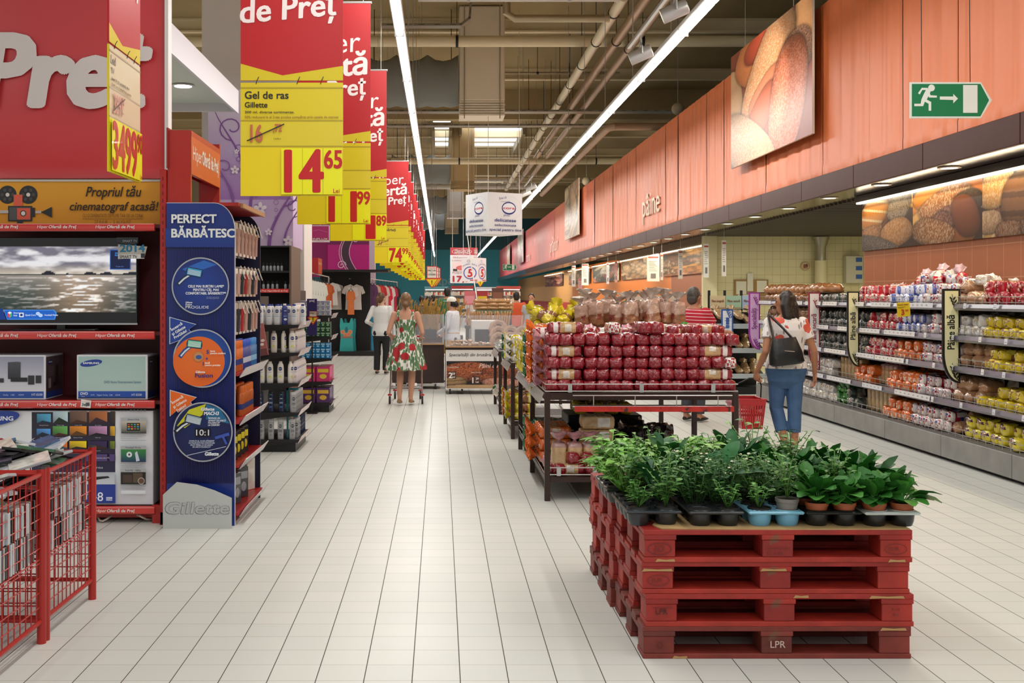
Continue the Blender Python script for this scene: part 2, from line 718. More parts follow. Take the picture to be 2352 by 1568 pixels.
# tiled wall behind the bread shelves with its printed frieze
WX = 5.56


def tile_mat(name, c, grout, px, pz, axis=1, gw=0.02, rough=0.35, var=0.08):
	m, nt, b, N, ramp, mix, math_ = node_mat(name, rough)
	g = N('NewGeometry')
	sp = N('SeparateXYZ')
	nt.links.new(g.outputs['Position'], sp.inputs[0])
	tu = math_('DIVIDE', math_('ADD', sp.outputs[axis], 50), px)
	tv = math_('DIVIDE', math_('ADD', sp.outputs[2], 50), pz)
	du = math_('GREATER_THAN', math_('ABSOLUTE', math_('SUBTRACT', math_('FRACT', tu), 0.5)), 0.5 - gw)
	dv = math_('GREATER_THAN', math_('ABSOLUTE', math_('SUBTRACT', math_('FRACT', tv), 0.5)), 0.5 - gw)
	cm = N('CombineXYZ')
	nt.links.new(math_('FLOOR', tu), cm.inputs[0])
	nt.links.new(math_('FLOOR', tv), cm.inputs[1])
	wn = N('TexWhiteNoise')
	nt.links.new(cm.outputs[0], wn.inputs['Vector'])
	base = mix(math_('MULTIPLY', wn.outputs['Value'], var), c, '#000000')
	nt.links.new(mix(math_('MAXIMUM', du, dv), base, grout), b.inputs['Base Color'])
	return m


mb = MB().mat(tile_mat('brown_wall_tile', '#a8613a', '#c58a62', 0.33, 0.33, 1, 0.012))
mb.box(WX, WX + 0.12, 6.0, 14.7, 0, 2.93)
struct(mb.build('wall_right_bakery'))
mb = MB().mat(M('#2b2622', 0.4))
mb.box(WX - 0.12, WX, 6.0, 14.72, 2.845, 2.925)
struct(mb.build('trim_3'))
t = thing('strip_light', 'warm strip light under a dark housing above the bread photo frieze', 'strip light', (WX - 0.07, 10, 2.82))
mb = MB().mat(M('#fff3d6', 0.5, emit=6.0))
mb.box(WX - 0.1, WX - 0.05, 6.0, 14.7, 2.825, 2.845)
mb.build('tube', t)
area_light('strip_light_glow', (WX - 0.1, 10.4, 2.81), 0.06, 8.4, 38, (1, 0.8, 0.5), (0, 0.5, 0))

# bakery room: cream tiled rear wall, slatted ceiling, brown side wall farther on
CW_Y = 24.0
mb = MB().mat(tile_mat('cream_wall_tile', '#d9cfa0', '#b0a478', 0.168, 0.168, 0, 0.022, 0.3, 0.05))
mb.box(5.72, 11.8, CW_Y, CW_Y + 0.15, 0, 3.6)
struct(mb.build('wall_bakery'))
mb = MB().mat(M('#d8cda4', 0.6))
mb.box(5.6, 5.9, CW_Y - 0.12, CW_Y, 0, 3.6)
struct(mb.build('trim_4'))
mb = MB().mat(M('#d9cfa0', 0.5))
mb.box(11.7, 11.8, 6, CW_Y, 0, 3.6)
struct(mb.build('wall_bakery_side'))
mb = MB().mat(M('#5a5044', 0.5))
y = 14.75
while y < 40:
	mb.box(5.55, 11.7, y, y + 0.05, 2.9, 3.0)
	y += 0.17
mb.mat(M('#15120f', 0.9)).box(5.56, 11.7, 14.7, 40, 3.1, 3.14)
struct(mb.build('ceiling_slats'))
area_light('bakery_room_light', (8.0, 19.0, 2.85), 3.0, 5.0, 190, (1, 0.9, 0.68))
for yy in (29, 38, 48, 60):      # the downlights over the serving counters farther on
	area_light('counter_downlights', (5.6, yy, 2.86), 0.5, 7.0, 130, (1, 0.86, 0.64))

# ---------------- printed bread pictures (seen on the friezes and the hanging boards)


def bread_image(w, h, loaves, bg, seed):
	rng = np.random.RandomState(seed)
	img = np.zeros((h, w, 3)) + np.array(lin(bg))
	yy, xx = np.mgrid[0:h, 0:w]
	X, Y = xx / (w - 1), yy / (h - 1)
	n1 = rng.rand(h, w)
	for _ in range(1):
		n1 = (n1 + np.roll(n1, 1, 0) + np.roll(n1, 1, 1) + np.roll(n1, -1, 0)) / 4
	for (cx, cy, rx, ry, ang, col, kind) in loaves:
		ca, sa = math.cos(ang), math.sin(ang)
		u = ((X - cx) * ca + (Y - cy) * sa) / rx
		v = (-(X - cx) * sa + (Y - cy) * ca) / ry
		r2 = u ** 2 + v ** 2
		r2 = np.abs(u) ** 2.4 + np.abs(v) ** 2.4
		ins = r2 < 1
		nz = np.sqrt(np.clip(1 - r2, 0, 1))
		sh = np.clip(0.3 + 0.55 * nz + 0.35 * (-u * sa + v * ca) * 0.7, 0.05, 1.3)
		c = np.array(lin(col))[None, None, :] * sh[..., None]
		if kind == 1:          # seeded crust
			sp = n1 > 0.56
			c = np.where(sp[..., None], c * 0.35 + np.array(lin('#e8d6b0')) * 0.65 * sh[..., None], c)
		elif kind == 2:        # scored crust
			sc = (np.sin(u * 11 + v * 2.5) > 0.72)
			c = np.where(sc[..., None], np.array(lin('#ecd3a4'))[None, None, :] * sh[..., None], c)
		elif kind == 3:        # floured crust
			c = c + (n1[..., None] > 0.52) * 0.16 * sh[..., None]
		elif kind == 4:        # grooves along the loaf
			sc = (np.sin(v * 9) > 0.55)
			c = np.where(sc[..., None], c * 0.5, c)
		elif kind == 5:        # poppy and sunflower seeds
			sp = rng.rand(h, w) > 0.6
			c = np.where(sp[..., None], c * 0.22, c)
		c = c * (0.88 + 0.24 * n1[..., None])
		edge = np.clip((r2 - 1) / 0.25, 0, 1)
		shade = np.where((r2 >= 1), 0.45 + 0.55 * edge, 1.0)
		img = np.where(ins[..., None], c, img * shade[..., None])
	return np.clip(img, 0, 1)


def random_loaves(seed, n, cols):
	r = random.Random(seed)
	return [(r.uniform(0, 1), r.uniform(0, 1), r.uniform(0.2, 0.34), r.uniform(0.13, 0.2), r.uniform(-1.3, 1.3), r.choice(cols), r.choice((0, 1, 2, 3, 4, 5))) for _ in range(n)]


BREADC = ['#c8853c', '#a5632a', '#8a4f28', '#d79a4e', '#e0b26a', '#7a4a2a', '#b8772e']
FR0, FR1 = 2.21, 2.83
seg = [14.68, 13.1, 11.42, 10.1, 8.7, 7.3]
pan = [
	[(0.25, 0.75, 0.36, 0.26, 1.0, '#d08a3e', 2), (0.75, 0.8, 0.3, 0.2, 1.2, '#9c8a76', 5), (0.2, 0.3, 0.22, 0.2, 0.3, '#b57a40', 3), (0.7, 0.3, 0.3, 0.27, 0.5, '#c08848', 3), (0.3, 0.05, 0.5, 0.2, -0.4, '#8c8078', 5)],
	[(0.3, 0.85, 0.3, 0.22, 0.2, '#d98a2c', 0), (0.85, 0.85, 0.25, 0.3, 1.2, '#c06c22', 0), (0.5, 0.68, 0.42, 0.26, 0.5, '#a8642c', 1), (0.82, 0.66, 0.2, 0.2, 0.3, '#55402e', 5), (0.55, 0.5, 0.2, 0.14, 0.3, '#7c4326', 3), (0.45, 0.35, 0.2, 0.2, 0.8, '#80421f', 3), (0.3, 0.2, 0.34, 0.24, -0.5, '#a4652f', 1), (0.78, 0.42, 0.18, 0.38, 0.2, '#834522', 0)],
	[(0.2, 0.8, 0.24, 0.36, -0.4, '#d59a50', 1), (0.8, 0.85, 0.5, 0.14, -0.8, '#e6b566', 2), (0.55, 0.55, 0.26, 0.42, -0.1, '#9a6a44', 4), (0.86, 0.42, 0.18, 0.28, 0.2, '#6e4a2c', 5), (0.1, 0.25, 0.2, 0.2, 0, '#b8926a', 3), (0.4, 0.08, 0.2, 0.16, 0, '#8a5c34', 3), (0.7, 0.12, 0.14, 0.14, 0, '#7c4d2c', 3)],
	[(0.6, 0.72, 0.36, 0.24, 0.1, '#d8a640', 0), (0.25, 0.9, 0.3, 0.16, 0.8, '#cc8430', 0), (0.25, 0.55, 0.5, 0.2, -0.7, '#7a5a3a', 4), (0.8, 0.3, 0.36, 0.14, 0.5, '#5e4228', 4), (0.2, 0.15, 0.3, 0.2, 0.2, '#6b4a2c', 3), (0.9, 0.75, 0.3, 0.14, 1.0, '#e2bd74', 2)],
	random_loaves(4, 9, BREADC)]
for i in range(5):
	y0, y1 = seg[i], seg[i + 1]
	t = thing('photo_panel', 'printed photo panel of crusty loaves in the wall frieze, ' + ('at its far end', 'second from its far end', 'third from its far end', 'second from its near end', 'at its near end')[i], 'photo panel', (WX, (y0 + y1) / 2, FR0), 'bread photo frieze')
	MB().mat(M('#5a3a22', 0.6)).box(WX - 0.03, WX - 0.015, y1, y0, FR0, FR1).build('board', t)
	p = PR()
	p.grid(0, 0, y0 - y1, FR1 - FR0, bread_image(170, 72, random_loaves(40 + i, 9, BREADC) + pan[i], '#2c1708', 10 + i))
	p.build('photo_print', (WX - 0.03, y0, FR0), (0, -1, 0), (0, 0, 1), t, ink('photo_ink', 0.35))

# hanging photo boards in front of the fascia
hero = [(0.02, 0.52, 0.16, 0.34, 0.1, '#e8b98c', 0), (0.28, 0.84, 0.2, 0.2, 0.9, '#d98450', 0), (0.5, 0.93, 0.3, 0.12, 0.2, '#c9533a', 0), (0.98, 0.86, 0.16, 0.26, 0.0, '#f0b27c', 0),
		(0.5, 0.66, 0.46, 0.22, 0.95, '#e8a070', 1), (0.84, 0.64, 0.17, 0.18, 0.2, '#d09a80', 5), (0.48, 0.5, 0.24, 0.12, 0.6, '#e48c68', 0), (0.42, 0.34, 0.28, 0.13, 0.8, '#d06c48', 0),
		(0.74, 0.36, 0.44, 0.2, 1.4, '#cc6a40', 3), (0.22, 0.12, 0.46, 0.22, -0.7, '#e6a678', 1)]
for i, (y0, y1, z0, z1, lv, bg) in enumerate(((18.3, 14.3, 3.7, 5.52, hero, '#8a4030'), (42.8, 38.5, 3.75, 5.7, random_loaves(2, 14, ['#e2c9a0', '#d8c0a0', '#caa27a', '#a77a52']), '#b89a7c'),
											 (69, 64.5, 3.6, 5.5, random_loaves(3, 14, ['#d8b0a8', '#c98a8a', '#e6cdc2', '#d6d6b0']), '#c99a92'), (80, 77, 3.5, 5.2, random_loaves(5, 14, ['#d8c0a0', '#caa27a', '#c9a080']), '#c9b59a'))):
	X = 4.75
	nm = ('nearest of the row, showing seeded rolls', 'second of the row', 'third of the row', 'farthest of the row')[i]
	t = thing('hanging_photo_board', 'large photo board hung before the orange fascia, ' + nm, 'photo board', (X, (y0 + y1) / 2, z0), 'photo boards on the fascia')
	MB().mat(M('#d8cfc4', 0.4)).box(X, X + 0.03, y1, y0, z0, z1).build('board', t)
	p = PR()
	p.grid(0, 0, y0 - y1, z1 - z0, bread_image(230 if i == 0 else 60, 230 if i == 0 else 60, lv, bg, 30 + i))
	p.build('photo_print', (X, y0, z0), (0, -1, 0), (0, 0, 1), t, ink('photo_ink', 0.35))
	for f in (0.2, 0.8):
		y = y0 + (y1 - y0) * f
		MB().mat(STEEL).tube([(X + 0.015, y, z1), (X + 0.015, y, CEIL_Z)], 0.004, 5).build('suspension_wire', t)

# lettering fixed to the fascia
for (txt, pa, pb, zb, zc, col) in (('pâine', 1478, 1518, 3.52, 4.06, '#e9cfae'), ('prăjituri', 1265, 1283, 3.55, 4.15, '#eec8b4'), ('carne', 1210, 1219, 3.55, 4.1, '#e9bdb6'), ('pește', 1167, 1173, 3.5, 4.0, '#e6b4b4')):
	ya, yb = FX * F / (pa - CX), FX * F / (pb - CX)
	p = PR()
	p.text(txt, 0, 0, zc - zb, col, bold=0.01, fit=ya - yb)
	o = p.build('wall_lettering', (FX - 0.03, ya, zb), (0, -1, 0), (0, 0, 1))
	tag(o, 'pale department lettering on the fascia spelling ' + txt, 'lettering')
# ------------------------------------------------------------------ lamps, ducts and pipes under the roof
def luminaire(x, y, label, group):
	t = thing('fluorescent_batten', label, 'ceiling light', (x, y, LAMP_Z), group)
	MB().mat(M('#d9d9d6', 0.4)).box(-0.07, 0.07, -1.48, 1.48, 0.0, 0.06, bev=0.01).build('housing', t, world=False)
	mb = MB().mat(M('#fffaf0', 0.5, emit=9.0), True)
	mb.tube([(0, -1.45, -0.035), (0, 1.45, -0.035)], 0.05, 10)
	mb.build('tube', t, world=False)
	mb = MB().mat(M('#77777a', 0.4, 0.5))
	mb.box(-0.062, 0.062, -0.02, 0.0, -0.09, 0.0)
	mb.build('clip', t, world=False)
	mb = MB().mat(STEEL)
	mb.tube([(0, 0.75, 0.06), (0, 0.75, CEIL_Z - LAMP_Z)], 0.006, 5)
	mb.build('suspension_wire', t, world=False)
	return t


LL = 'white fluorescent batten in the ceiling row beside the red price banners'
LR = 'white fluorescent batten in the long ceiling row running beside the orange bakery fascia'
lum0 = luminaire(LAMP_XL, 11.2, LL, 'battens over the aisle')
for i in range(1, 28):
	dup(lum0, (LAMP_XL, 11.2 + 3.0 * i, LAMP_Z))
for i in range(28):
	dup(lum0, (LAMP_XR, 11.2 + 3.0 * i, LAMP_Z), label=LR, group='battens along the bakery')


def spotlight(x, y, z, label):
	t = thing('track_spotlight', label, 'spotlight', (x, y, z))
	SIL = M('#c4c4c4', 0.35, 0.5)
	X = Matrix.Rotation(math.radians(68), 4, 'Y') @ Matrix.Rotation(math.radians(12), 4, 'X')
	mb = MB().mat(SIL, True)
	mb.lathe([(0.05, 0.16), (0.085, 0.15), (0.09, 0.13), (0.09, -0.16), (0.08, -0.16), (0.078, -0.1)], 20, X, cap1=False)
	mb.build('barrel', t, world=False)
	mb = MB().mat(M('#fff6e0', 0.4, emit=2.5), True)
	mb.lathe([(0.078, -0.15), (0.0001, -0.15)], 20, X)
	mb.build('lamp', t, world=False)
	mb = MB().mat(M('#b9b9b9', 0.4, 0.4))
	l = bpy.data.lights.new('spot_beam', 'SPOT')
	l.energy, l.color, l.spot_size, l.spot_blend, l.shadow_soft_size = 260, (1, 0.9, 0.72), 1.1, 0.8, 0.08
	s = link(bpy.data.objects.new('spot_beam', l))
	s.location = (x + 0.25, y, z - 0.12)
	s.rotation_euler = (Vector((4.75, 16.2 if y < 20 else 40.5, 4.7)) - s.location).to_track_quat('-Z', 'Y').to_euler()
	mb.tube([(0, -0.1, 0.0), (0, -0.1, 0.1), (0, 0, 0.16), (0, 0.1, 0.1), (0, 0.1, 0.0)], 0.012, 6).tube([(0, 0, 0.16), (0, 0, 0.26)], 0.014, 6)
	mb.build('bracket', t, world=False)


t = thing('lighting_track', 'pale lighting track carrying two silver spotlights beside the lamp row', 'lighting track', (2.72, 14, 5.2))
MB().mat(M('#bdbdbb', 0.4, 0.3)).box(2.7, 2.74, 11.4, 16.2, 5.2, 5.24).build('rail', t)
mb = MB().mat(STEEL)
mb.tube([(2.72, 15.8, 5.2), (2.72, 15.8, CEIL_Z)], 0.005, 5)
mb.build('suspension_wire', t)
spotlight(2.72, 15.2, 4.9, 'silver cylinder spotlight at the far end of the pale track')
spotlight(2.72, 13.0, 4.93, 'silver cylinder spotlight at the near end of the pale track')
t = thing('lighting_track', 'short lighting track hanging above the white cube sign', 'lighting track', (2.72, 34, 5.2))
MB().mat(M('#bdbdbb', 0.4, 0.3)).box(2.7, 2.74, 33, 36.2, 5.16, 5.2).build('rail', t)
MB().mat(STEEL).tube([(2.72, 34.5, 5.2), (2.72, 34.5, CEIL_Z)], 0.005, 5).build('suspension_wire', t)
spotlight(2.72, 33.6, 4.9, 'silver spotlight just above the white cube sign, nearer one')
spotlight(2.72, 35.6, 4.9, 'silver spotlight above the white cube sign, farther one')


def pipe(label, path, r, mat, bands=None, name='ceiling_pipe', bandmat=None, cat='pipe'):
	t = thing(name, label, cat, path[0])
	mb = MB().mat(mat, True)
	mb.tube(path, r, 12)
	mb.build('pipe_run', t)
	a, b = Vector(path[0]), Vector(path[-1])
	if bands:
		n = max(1, int((b - a).length / bands))
		for k in range(n):
			p = a + (b - a) * (k + 0.5) / n
			d = (b - a).normalized() * 0.03
			mb = MB().mat(bandmat or BLACKM)
			mb.tube([p - d, p + d], r * 1.12, 12)
			mb.tube([p, (p.x, p.y, CEIL_Z)], 0.008, 5)
			mb.build('clamp', t)
	return t


PC, PB = M('#eedfba', 0.5), M('#c4a88c', 0.35, 0.4)
pipe('cream lengthwise ceiling pipe with black clamps, the one nearest the aisle', [(3.28, 20, 6.98), (3.28, 56, 6.98)], 0.1, M('#f0e4c6', 0.4), 2.4)
pipe('brown-grey lengthwise ceiling pipe, middle one of three', [(3.85, 20, 7.2), (3.85, 56, 7.2)], 0.1, PB, 9)
pipe('brown-grey lengthwise ceiling pipe, the one nearest the orange fascia', [(4.25, 20, 7.2), (4.25, 52, 7.2)], 0.09, PB, 9)
pipe('cream crosswise ceiling pipe in front of the white duct', [(-6, 25.6, 7.45), (11, 25.6, 7.45)], 0.13, PC, 4.2)
pipe('white crosswise pipe close under the roof at the top', [(-0.4, 20.0, 6.95), (3.2, 20.0, 6.95)], 0.07, M('#d8d4cc', 0.4), 1.7, bandmat=STEEL)
pipe('silver foil-wrapped crosswise pipe with a bent end', [(1.25, 21.2, 7.4), (1.25, 21.2, 6.98), (1.4, 21.2, 6.88), (3.2, 21.2, 6.88)], 0.075, M('#b9a98c', 0.35, 0.6), None)
pipe('tan crosswise pipe behind the hanging ducts', [(-2, 45, 7.05), (9, 45, 7.05)], 0.13, PC, 5)
pipe('white crosswise pipe far back above the white cube sign', [(-3, 60, 7.5), (5, 60, 7.5)], 0.15, M('#d9d4ca', 0.45), 4, bandmat=STEEL)
pipe('thin white crosswise pipe far back, upper of a pair', [(-1, 61, 7.95), (4.4, 61, 7.95)], 0.1, M('#d9d4ca', 0.45), 4, bandmat=STEEL)
pipe('brown drain pipe running beside the fascia with a red elbow', [(3.98, 44, 5.62), (3.98, 26.6, 5.62), (4.1, 26.4, 5.62), (6.5, 26.4, 5.62)], 0.09, M('#94765a', 0.45), None)
for i, (y, z) in enumerate(((30, 7.6), (33, 7.1), (37.5, 7.3), (52, 7.2))):
	pipe('thin sprinkler pipe crossing the ceiling, ' + ('first', 'second', 'third', 'fourth')[i] + ' one beyond the white duct', [(-4, y, z), (4.8, y, z)], 0.035, M('#a8977a', 0.5), 4.4)


def duct(i, y, x0, x1, zb, col, lab, tx0, tr):
	t = thing('ventilation_duct', lab, 'duct', ((x0 + x1) / 2, y, zb))
	MB().mat(M(col, 0.6, bump=0.3, bs=3)).box(x0, x1, y, y + 0.9, zb + 0.35, CEIL_Z - 0.02, bev=0.03).build('shaft', t)
	mb = MB().mat(M(col, 0.6))
	for k in range(6):
		mb.box(x0 + 0.01 * (k % 2), x1 - 0.01 * (k % 2), y + 0.01 * (k % 2), y + 0.9, zb + 0.06 * k, zb + 0.06 * k + 0.045)
	mb.build('louvre', t)
	for sx in (x0 + 0.12, x1 - 0.12):
		MB().mat(M('#b0a58c', 0.4, 0.4)).tube([(sx, y - 0.03, zb - 0.08), (sx, y - 0.03, zb + 0.5), (sx, y - 0.03, CEIL_Z)], 0.012, 6).build('hanger', t)
	t = thing('fabric_air_duct', 'grey fabric air duct reaching sideways from the ' + lab.split(' hanging')[0], 'duct', ((x0 + tx0) / 2, y, zb + 1))
	mb = MB().mat(M('#90928e', 0.8, bump=0.5, bs=5), True)
	rings = []
	zc = zb + 0.3 + tr
	for k in range(13):
		x = x0 - 0.02 + (tx0 - x0) * k / 12
		rr = tr * (0.94 + 0.06 * math.cos(k * math.pi / 2))
		rings.append([(x, y + 0.45 + 0.42 * math.cos(a), zc - 0.08 * (k % 4 in (1, 2, 3)) + rr * math.sin(a)) for a in [2 * math.pi * j / 18 for j in range(18)]])
	mb.loft(rings)
	mb.build('sleeve', t)
	mb = MB().mat(BLACKM)
	for k in (1, 6, 11):
		x = x0 + (tx0 - x0) * k / 12
		mb.tube([(x, y + 0.45, zc + tr * 0.8), (x, y + 0.45, CEIL_Z)], 0.01, 5)
	mb.build('suspension_wire', t)


duct(0, 26.8, 0.45, 1.54, 5.95, '#efe2ca', 'white box duct hanging nearest under the roof', -1.8, 0.62)
duct(1, 46.0, 0.41, 1.4, 6.0, '#bfa273', 'tan box duct hanging behind the white one', -2.0, 0.6)
duct(2, 62.0, 0.36, 1.28, 5.96, '#dcd8d0', 'pale box duct hanging just above the white cube sign', -1.3, 0.5)
duct(3, 78.0, 0.3, 1.25, 6.0, '#9a8462', 'far tan box duct hanging low at the end of the hall', -2.0, 0.6)


def tray(label, path, w):
	t = thing('cable_tray', label, 'cable tray', path[0])
	for a, b in zip(path[:-1], path[1:]):
		a, b = Vector(a), Vector(b)
		mb = MB().mat(M('#8f8876', 0.4, 0.5))
		d = (b - a).normalized()
		n = d.cross(Vector((0, 1, 0))).normalized() * 0.05 if abs(d.y) < 0.9 else Vector((0, 0, 0.05))
		s = Vector((0, w / 2, 0)) if abs(d.y) < 0.9 else Vector((w / 2, 0, 0))
		for sg in (-1, 1):
			mb.quad(a + s * sg, b + s * sg, b + s * sg + n, a + s * sg + n)
		mb.quad(a - s, b - s, b + s, a + s)
		k = int((b - a).length / 0.3)
		mb.mat(M('#4b463a', 0.5))
		for i in range(k):
			p = a + (b - a) * (i + 0.5) / k
			e = d * 0.06
			mb.quad(p - s * 1.01 - e + n * 0.3, p - s * 1.01 + e + n * 0.3, p - s * 1.01 + e + n * 0.6, p - s * 1.01 - e + n * 0.6)
		mb.build('tray_run', t)
	mb = MB().mat(STEEL)
	a = (Vector(path[0]) + Vector(path[1])) / 2
	mb.tube([a, (a.x, a.y, CEIL_Z)], 0.008, 5)
	mb.build('suspension_rod', t)


tray('perforated grey cable tray bending upward beside the white duct', [(-1.2, 23, 7.15), (0.42, 23, 7.15), (0.62, 23, 7.3), (0.66, 23, 7.9)], 0.25)
tray('wide perforated cable tray crossing behind the white duct', [(-3, 30.5, 6.62), (7.5, 30.5, 6.62)], 0.4)
tray('perforated cable tray crossing just beyond the first wide one', [(-3, 32.5, 6.55), (7.5, 32.5, 6.55)], 0.3)

for i, (px, py, d, r) in enumerate(((1557, 250, 27, 0.15), (1347, 416, 38, 0.15))):
	c = W(px, py, d)
	t = thing('globe_loudspeaker', 'round beige globe hanging on a thin rod above the orange fascia, ' + ('nearer one', 'farther one')[i], 'loudspeaker', c)
	MB().mat(M('#a89a80', 0.6), True).ball(c, r, 20, 12).build('shell', t)
	MB().mat(STEEL).tube([c + Vector((0, 0, r)), (c.x, c.y, CEIL_Z)], 0.008, 6).build('rod', t)

# ------------------------------------------------------------------ red and yellow price banners over the aisle ends
RED, YEL, YEL2, TXR, TXK = '#ba0f17', '#e8cf12', '#f2ee10', '#c8161c', '#2a2620'
SW = 0.70


def price_board(p, w, name1, name2, small, old, oldc, price, cents, lei='Lei', hdr=False, pale=False):
	"""The lower, three-part price board; u 0..w, v 0..0.775."""
	c1, c2, c3 = ('#dcd0a8', '#dcc8a2', '#f2ea14') if pale else ('#dfc91a', '#e0cb2a', '#f1e40c')
	p.rect(0, 0.515, w, 0.775, c1).rect(0, 0.34, w, 0.512, c2).rect(0, 0, w, 0.335, c3 if pale else '#ecd208')
	for v in (0.515, 0.34, 0.74):
		p.rect(0, v - 0.006, w, v + 0.004, '#b5a020' if not pale else '#b5a88a')
	k = w / 0.70
	dk = TXK if not pale else '#8a8072'
	p.text(name1, 0.03 * k, 0.665, 0.05, dk, bold=0.03)
	p.text(name2, 0.03 * k, 0.605, 0.036, dk, bold=0.03)
	for i, s in enumerate(small):
		p.text(s, 0.03 * k, 0.565 - i * 0.034, 0.016, TXK if i == 0 else '#9a7430', bold=0.02, fit=min(0.64 * k, len(s) * 0.0125))
	rc = '#c46a4a' if not pale else '#d9a08e'
	p.text(old, 0.07 * k, 0.37, 0.115, rc, bold=0.03, sx=0.62)
	p.text(oldc, 0.225 * k, 0.44, 0.05, rc, bold=0.03, sx=0.7)
	p.text('Lei/buc', 0.23 * k, 0.385, 0.012, TXK)
	p.line([(0.045 * k, 0.375), (0.3 * k, 0.49)], 0.008, TXK)
	x0 = (0.28 if len(price) < 3 else 0.01) * k
	p.rect(x0, 0.01, w - 0.003, 0.325, YEL2 if not pale else '#f4ee18')
	for f in (0.425, 0.565):
		p.rect(f * k - 0.0015, 0.01, f * k + 0.0015, 0.325, '#b8a414')
	n = len(price)
	p.text(price, (0.31 if n == 2 else 0.45 if n == 1 else 0.03) * k, 0.03, 0.28, TXR, bold=0.035, fit=(0.25 if n == 2 else 0.1 if n == 1 else 0.53) * k)
	p.text(cents, 0.575 * k, 0.19, 0.12, TXR, bold=0.035, fit=0.118 * k)
	p.text(lei, 0.635 * k, 0.02, 0.028, TXR, bold=0.01)


def banner_print(p, w, h):
	"""The red upper cloth with its yellow notched tail; v 0..h."""
	p.rect(0, 0, w, h, '#d9c416')
	p.poly([(0, 0.115), (w * 0.41, 0.035), (w, 0.1), (w, h), (0, h)], RED)
	p.text('Hiper', w - 0.1, 0.86, 0.2, '#f4e9e6', 'r', 0.0, 0.12, rot=0.09)
	p.text('Ofertă', w - 0.04, 0.645, 0.2, '#f4e9e6', 'r', 0.035, 0.12, rot=0.09)
	p.text('de Preț', w - 0.05, 0.45, 0.155, '#f4e9e6', 'r', 0.03, 0.12, rot=0.09)


def price_sign(x, y, zb, top, spec, label, rot=False, pale=False):
	"""x: edge at which u starts; faces the viewer, or +X when rot."""
	t = thing('price_banner', label, 'hanging sign', (x, y, zb), 'hanging price banners over the aisle ends')
	ux = (0, 1, 0) if rot else (1, 0, 0)
	U = Vector(ux)
	o = Vector((x, y, zb))
	th = Vector((-0.012, 0, 0)) if rot else Vector((0, 0.012, 0))

	def slab(name, v0, v1, mat):
		a = o + Vector((0, 0, v0))
		pts = [a, a + U * SW, a + U * SW + Vector((0, 0, v1 - v0)), a + Vector((0, 0, v1 - v0))]
		mb = MB().mat(mat)
		mb.add(pts + [q + th for q in pts], [(0, 1, 2, 3), (7, 6, 5, 4), (0, 4, 5, 1), (1, 5, 6, 2), (2, 6, 7, 3), (3, 7, 4, 0)])
		return mb.build(name, t)
	bd = slab('price_board', 0, 0.775, M('#dcc716', 0.45))
	p = PR()
	price_board(p, SW, *spec, pale=pale)
	p.build('price_print', o, ux, (0, 0, 1), bd, ink('board_ink', 0.3, coat=0.2))
	hb = top - zb - 0.79
	cl = slab('banner_cloth', 0.79, 0.79 + hb, M('#b5141a', 0.5))
	p = PR()
	banner_print(p, SW, hb)
	p.build('banner_print', o + Vector((0, 0, 0.79)), ux, (0, 0, 1), cl)
	for f in (0.15, 0.55, 0.78):
		a = o + U * SW * f + Vector((0, 0, 0.765))
		q = -0.004 if not rot else 0
		MB().mat(BLACKM).tube([a + Vector((0, q, 0)), a + Vector((0.012, q - 0.01, 0.03)), a + Vector((0.02, q, 0.05))], 0.0025, 5).build('hook', t)
	a = o + Vector((0, 0, top - zb)) + th * 0.5
	MB().mat(M('#bfbfbf', 0.3, 0.4)).tube([a - U * 0.01, a + U * (SW + 0.01)], 0.012, 8).build('top_bar', t)
	for f in (0.1, 0.9):
		MB().mat(STEEL).tube([a + U * SW * f, a + U * SW * f + Vector((0, 0, CEIL_Z - top))], 0.004, 5).build('suspension_wire', t)


SXL, SZB, STP = -1.368, 2.306, 4.42
specs = [
	(7.655, ('Gel de ras', 'Gillette', ('200 ml, diverse sortimente,', '50% reducere la al 2-lea produs cumpărat prin casele de marcat'), '16', ',72', '14', '65')),
	(10.67, ('Deodorant ș', 'spray', ('150 ml',), '14', ',34', '11', '99')),
	(13.86, ('Gel de duș', '', ('250 ml',), '2', ',66', '1', '89')),
	(23.2, ('Pijama bărbați', '', ('diverse',), '77', ',99', '74', '99')),
	(25.2, ('Tricou', '', (), '11', ',99', '8', '99')), (27.5, ('Pantaloni', '', (), '45', ',99', '39', '99')), (30.7, ('Lenjerie', '', (), '12', ',99', '9', '99')),
	(33.1, ('Prosop', '', (), '25', ',99', '19', '99')), (36.0, ('Bluză', '', (), '39', ',90', '29', '90')), (39.3, ('Sandale', '', (), '24', ',90', '19', '90')),
	(42.6, ('Geantă', '', (), '59', ',90', '49', '90')), (47.6, ('Șosete', '', (), '13', ',90', '10', '90'))]
order = ['nearest of the row', 'second of the row', 'third of the row', 'fourth of the row', 'fifth of the row', 'sixth of the row', 'seventh of the row', 'eighth of the row', 'ninth of the row', 'tenth of the row', 'eleventh of the row', 'twelfth and last of the row']
for i, (d, s) in enumerate(specs):
	price_sign(SXL, d, SZB, STP, s, 'price banner over the aisle reading %s lei %s, %s' % (s[5], s[6], order[i]))
price_sign(-2.015, 6.8, 2.38, 4.5, ('Led', 'TV', ('Smart TV, 121 cm Full HD, Wi-Fi', 'Quad Core, Football Mode, garanție'), '3899', ',90', '3499', '90'), 'red and yellow price banner hung edge-on before the large red banner, reading 3499', rot=True, pale=True)

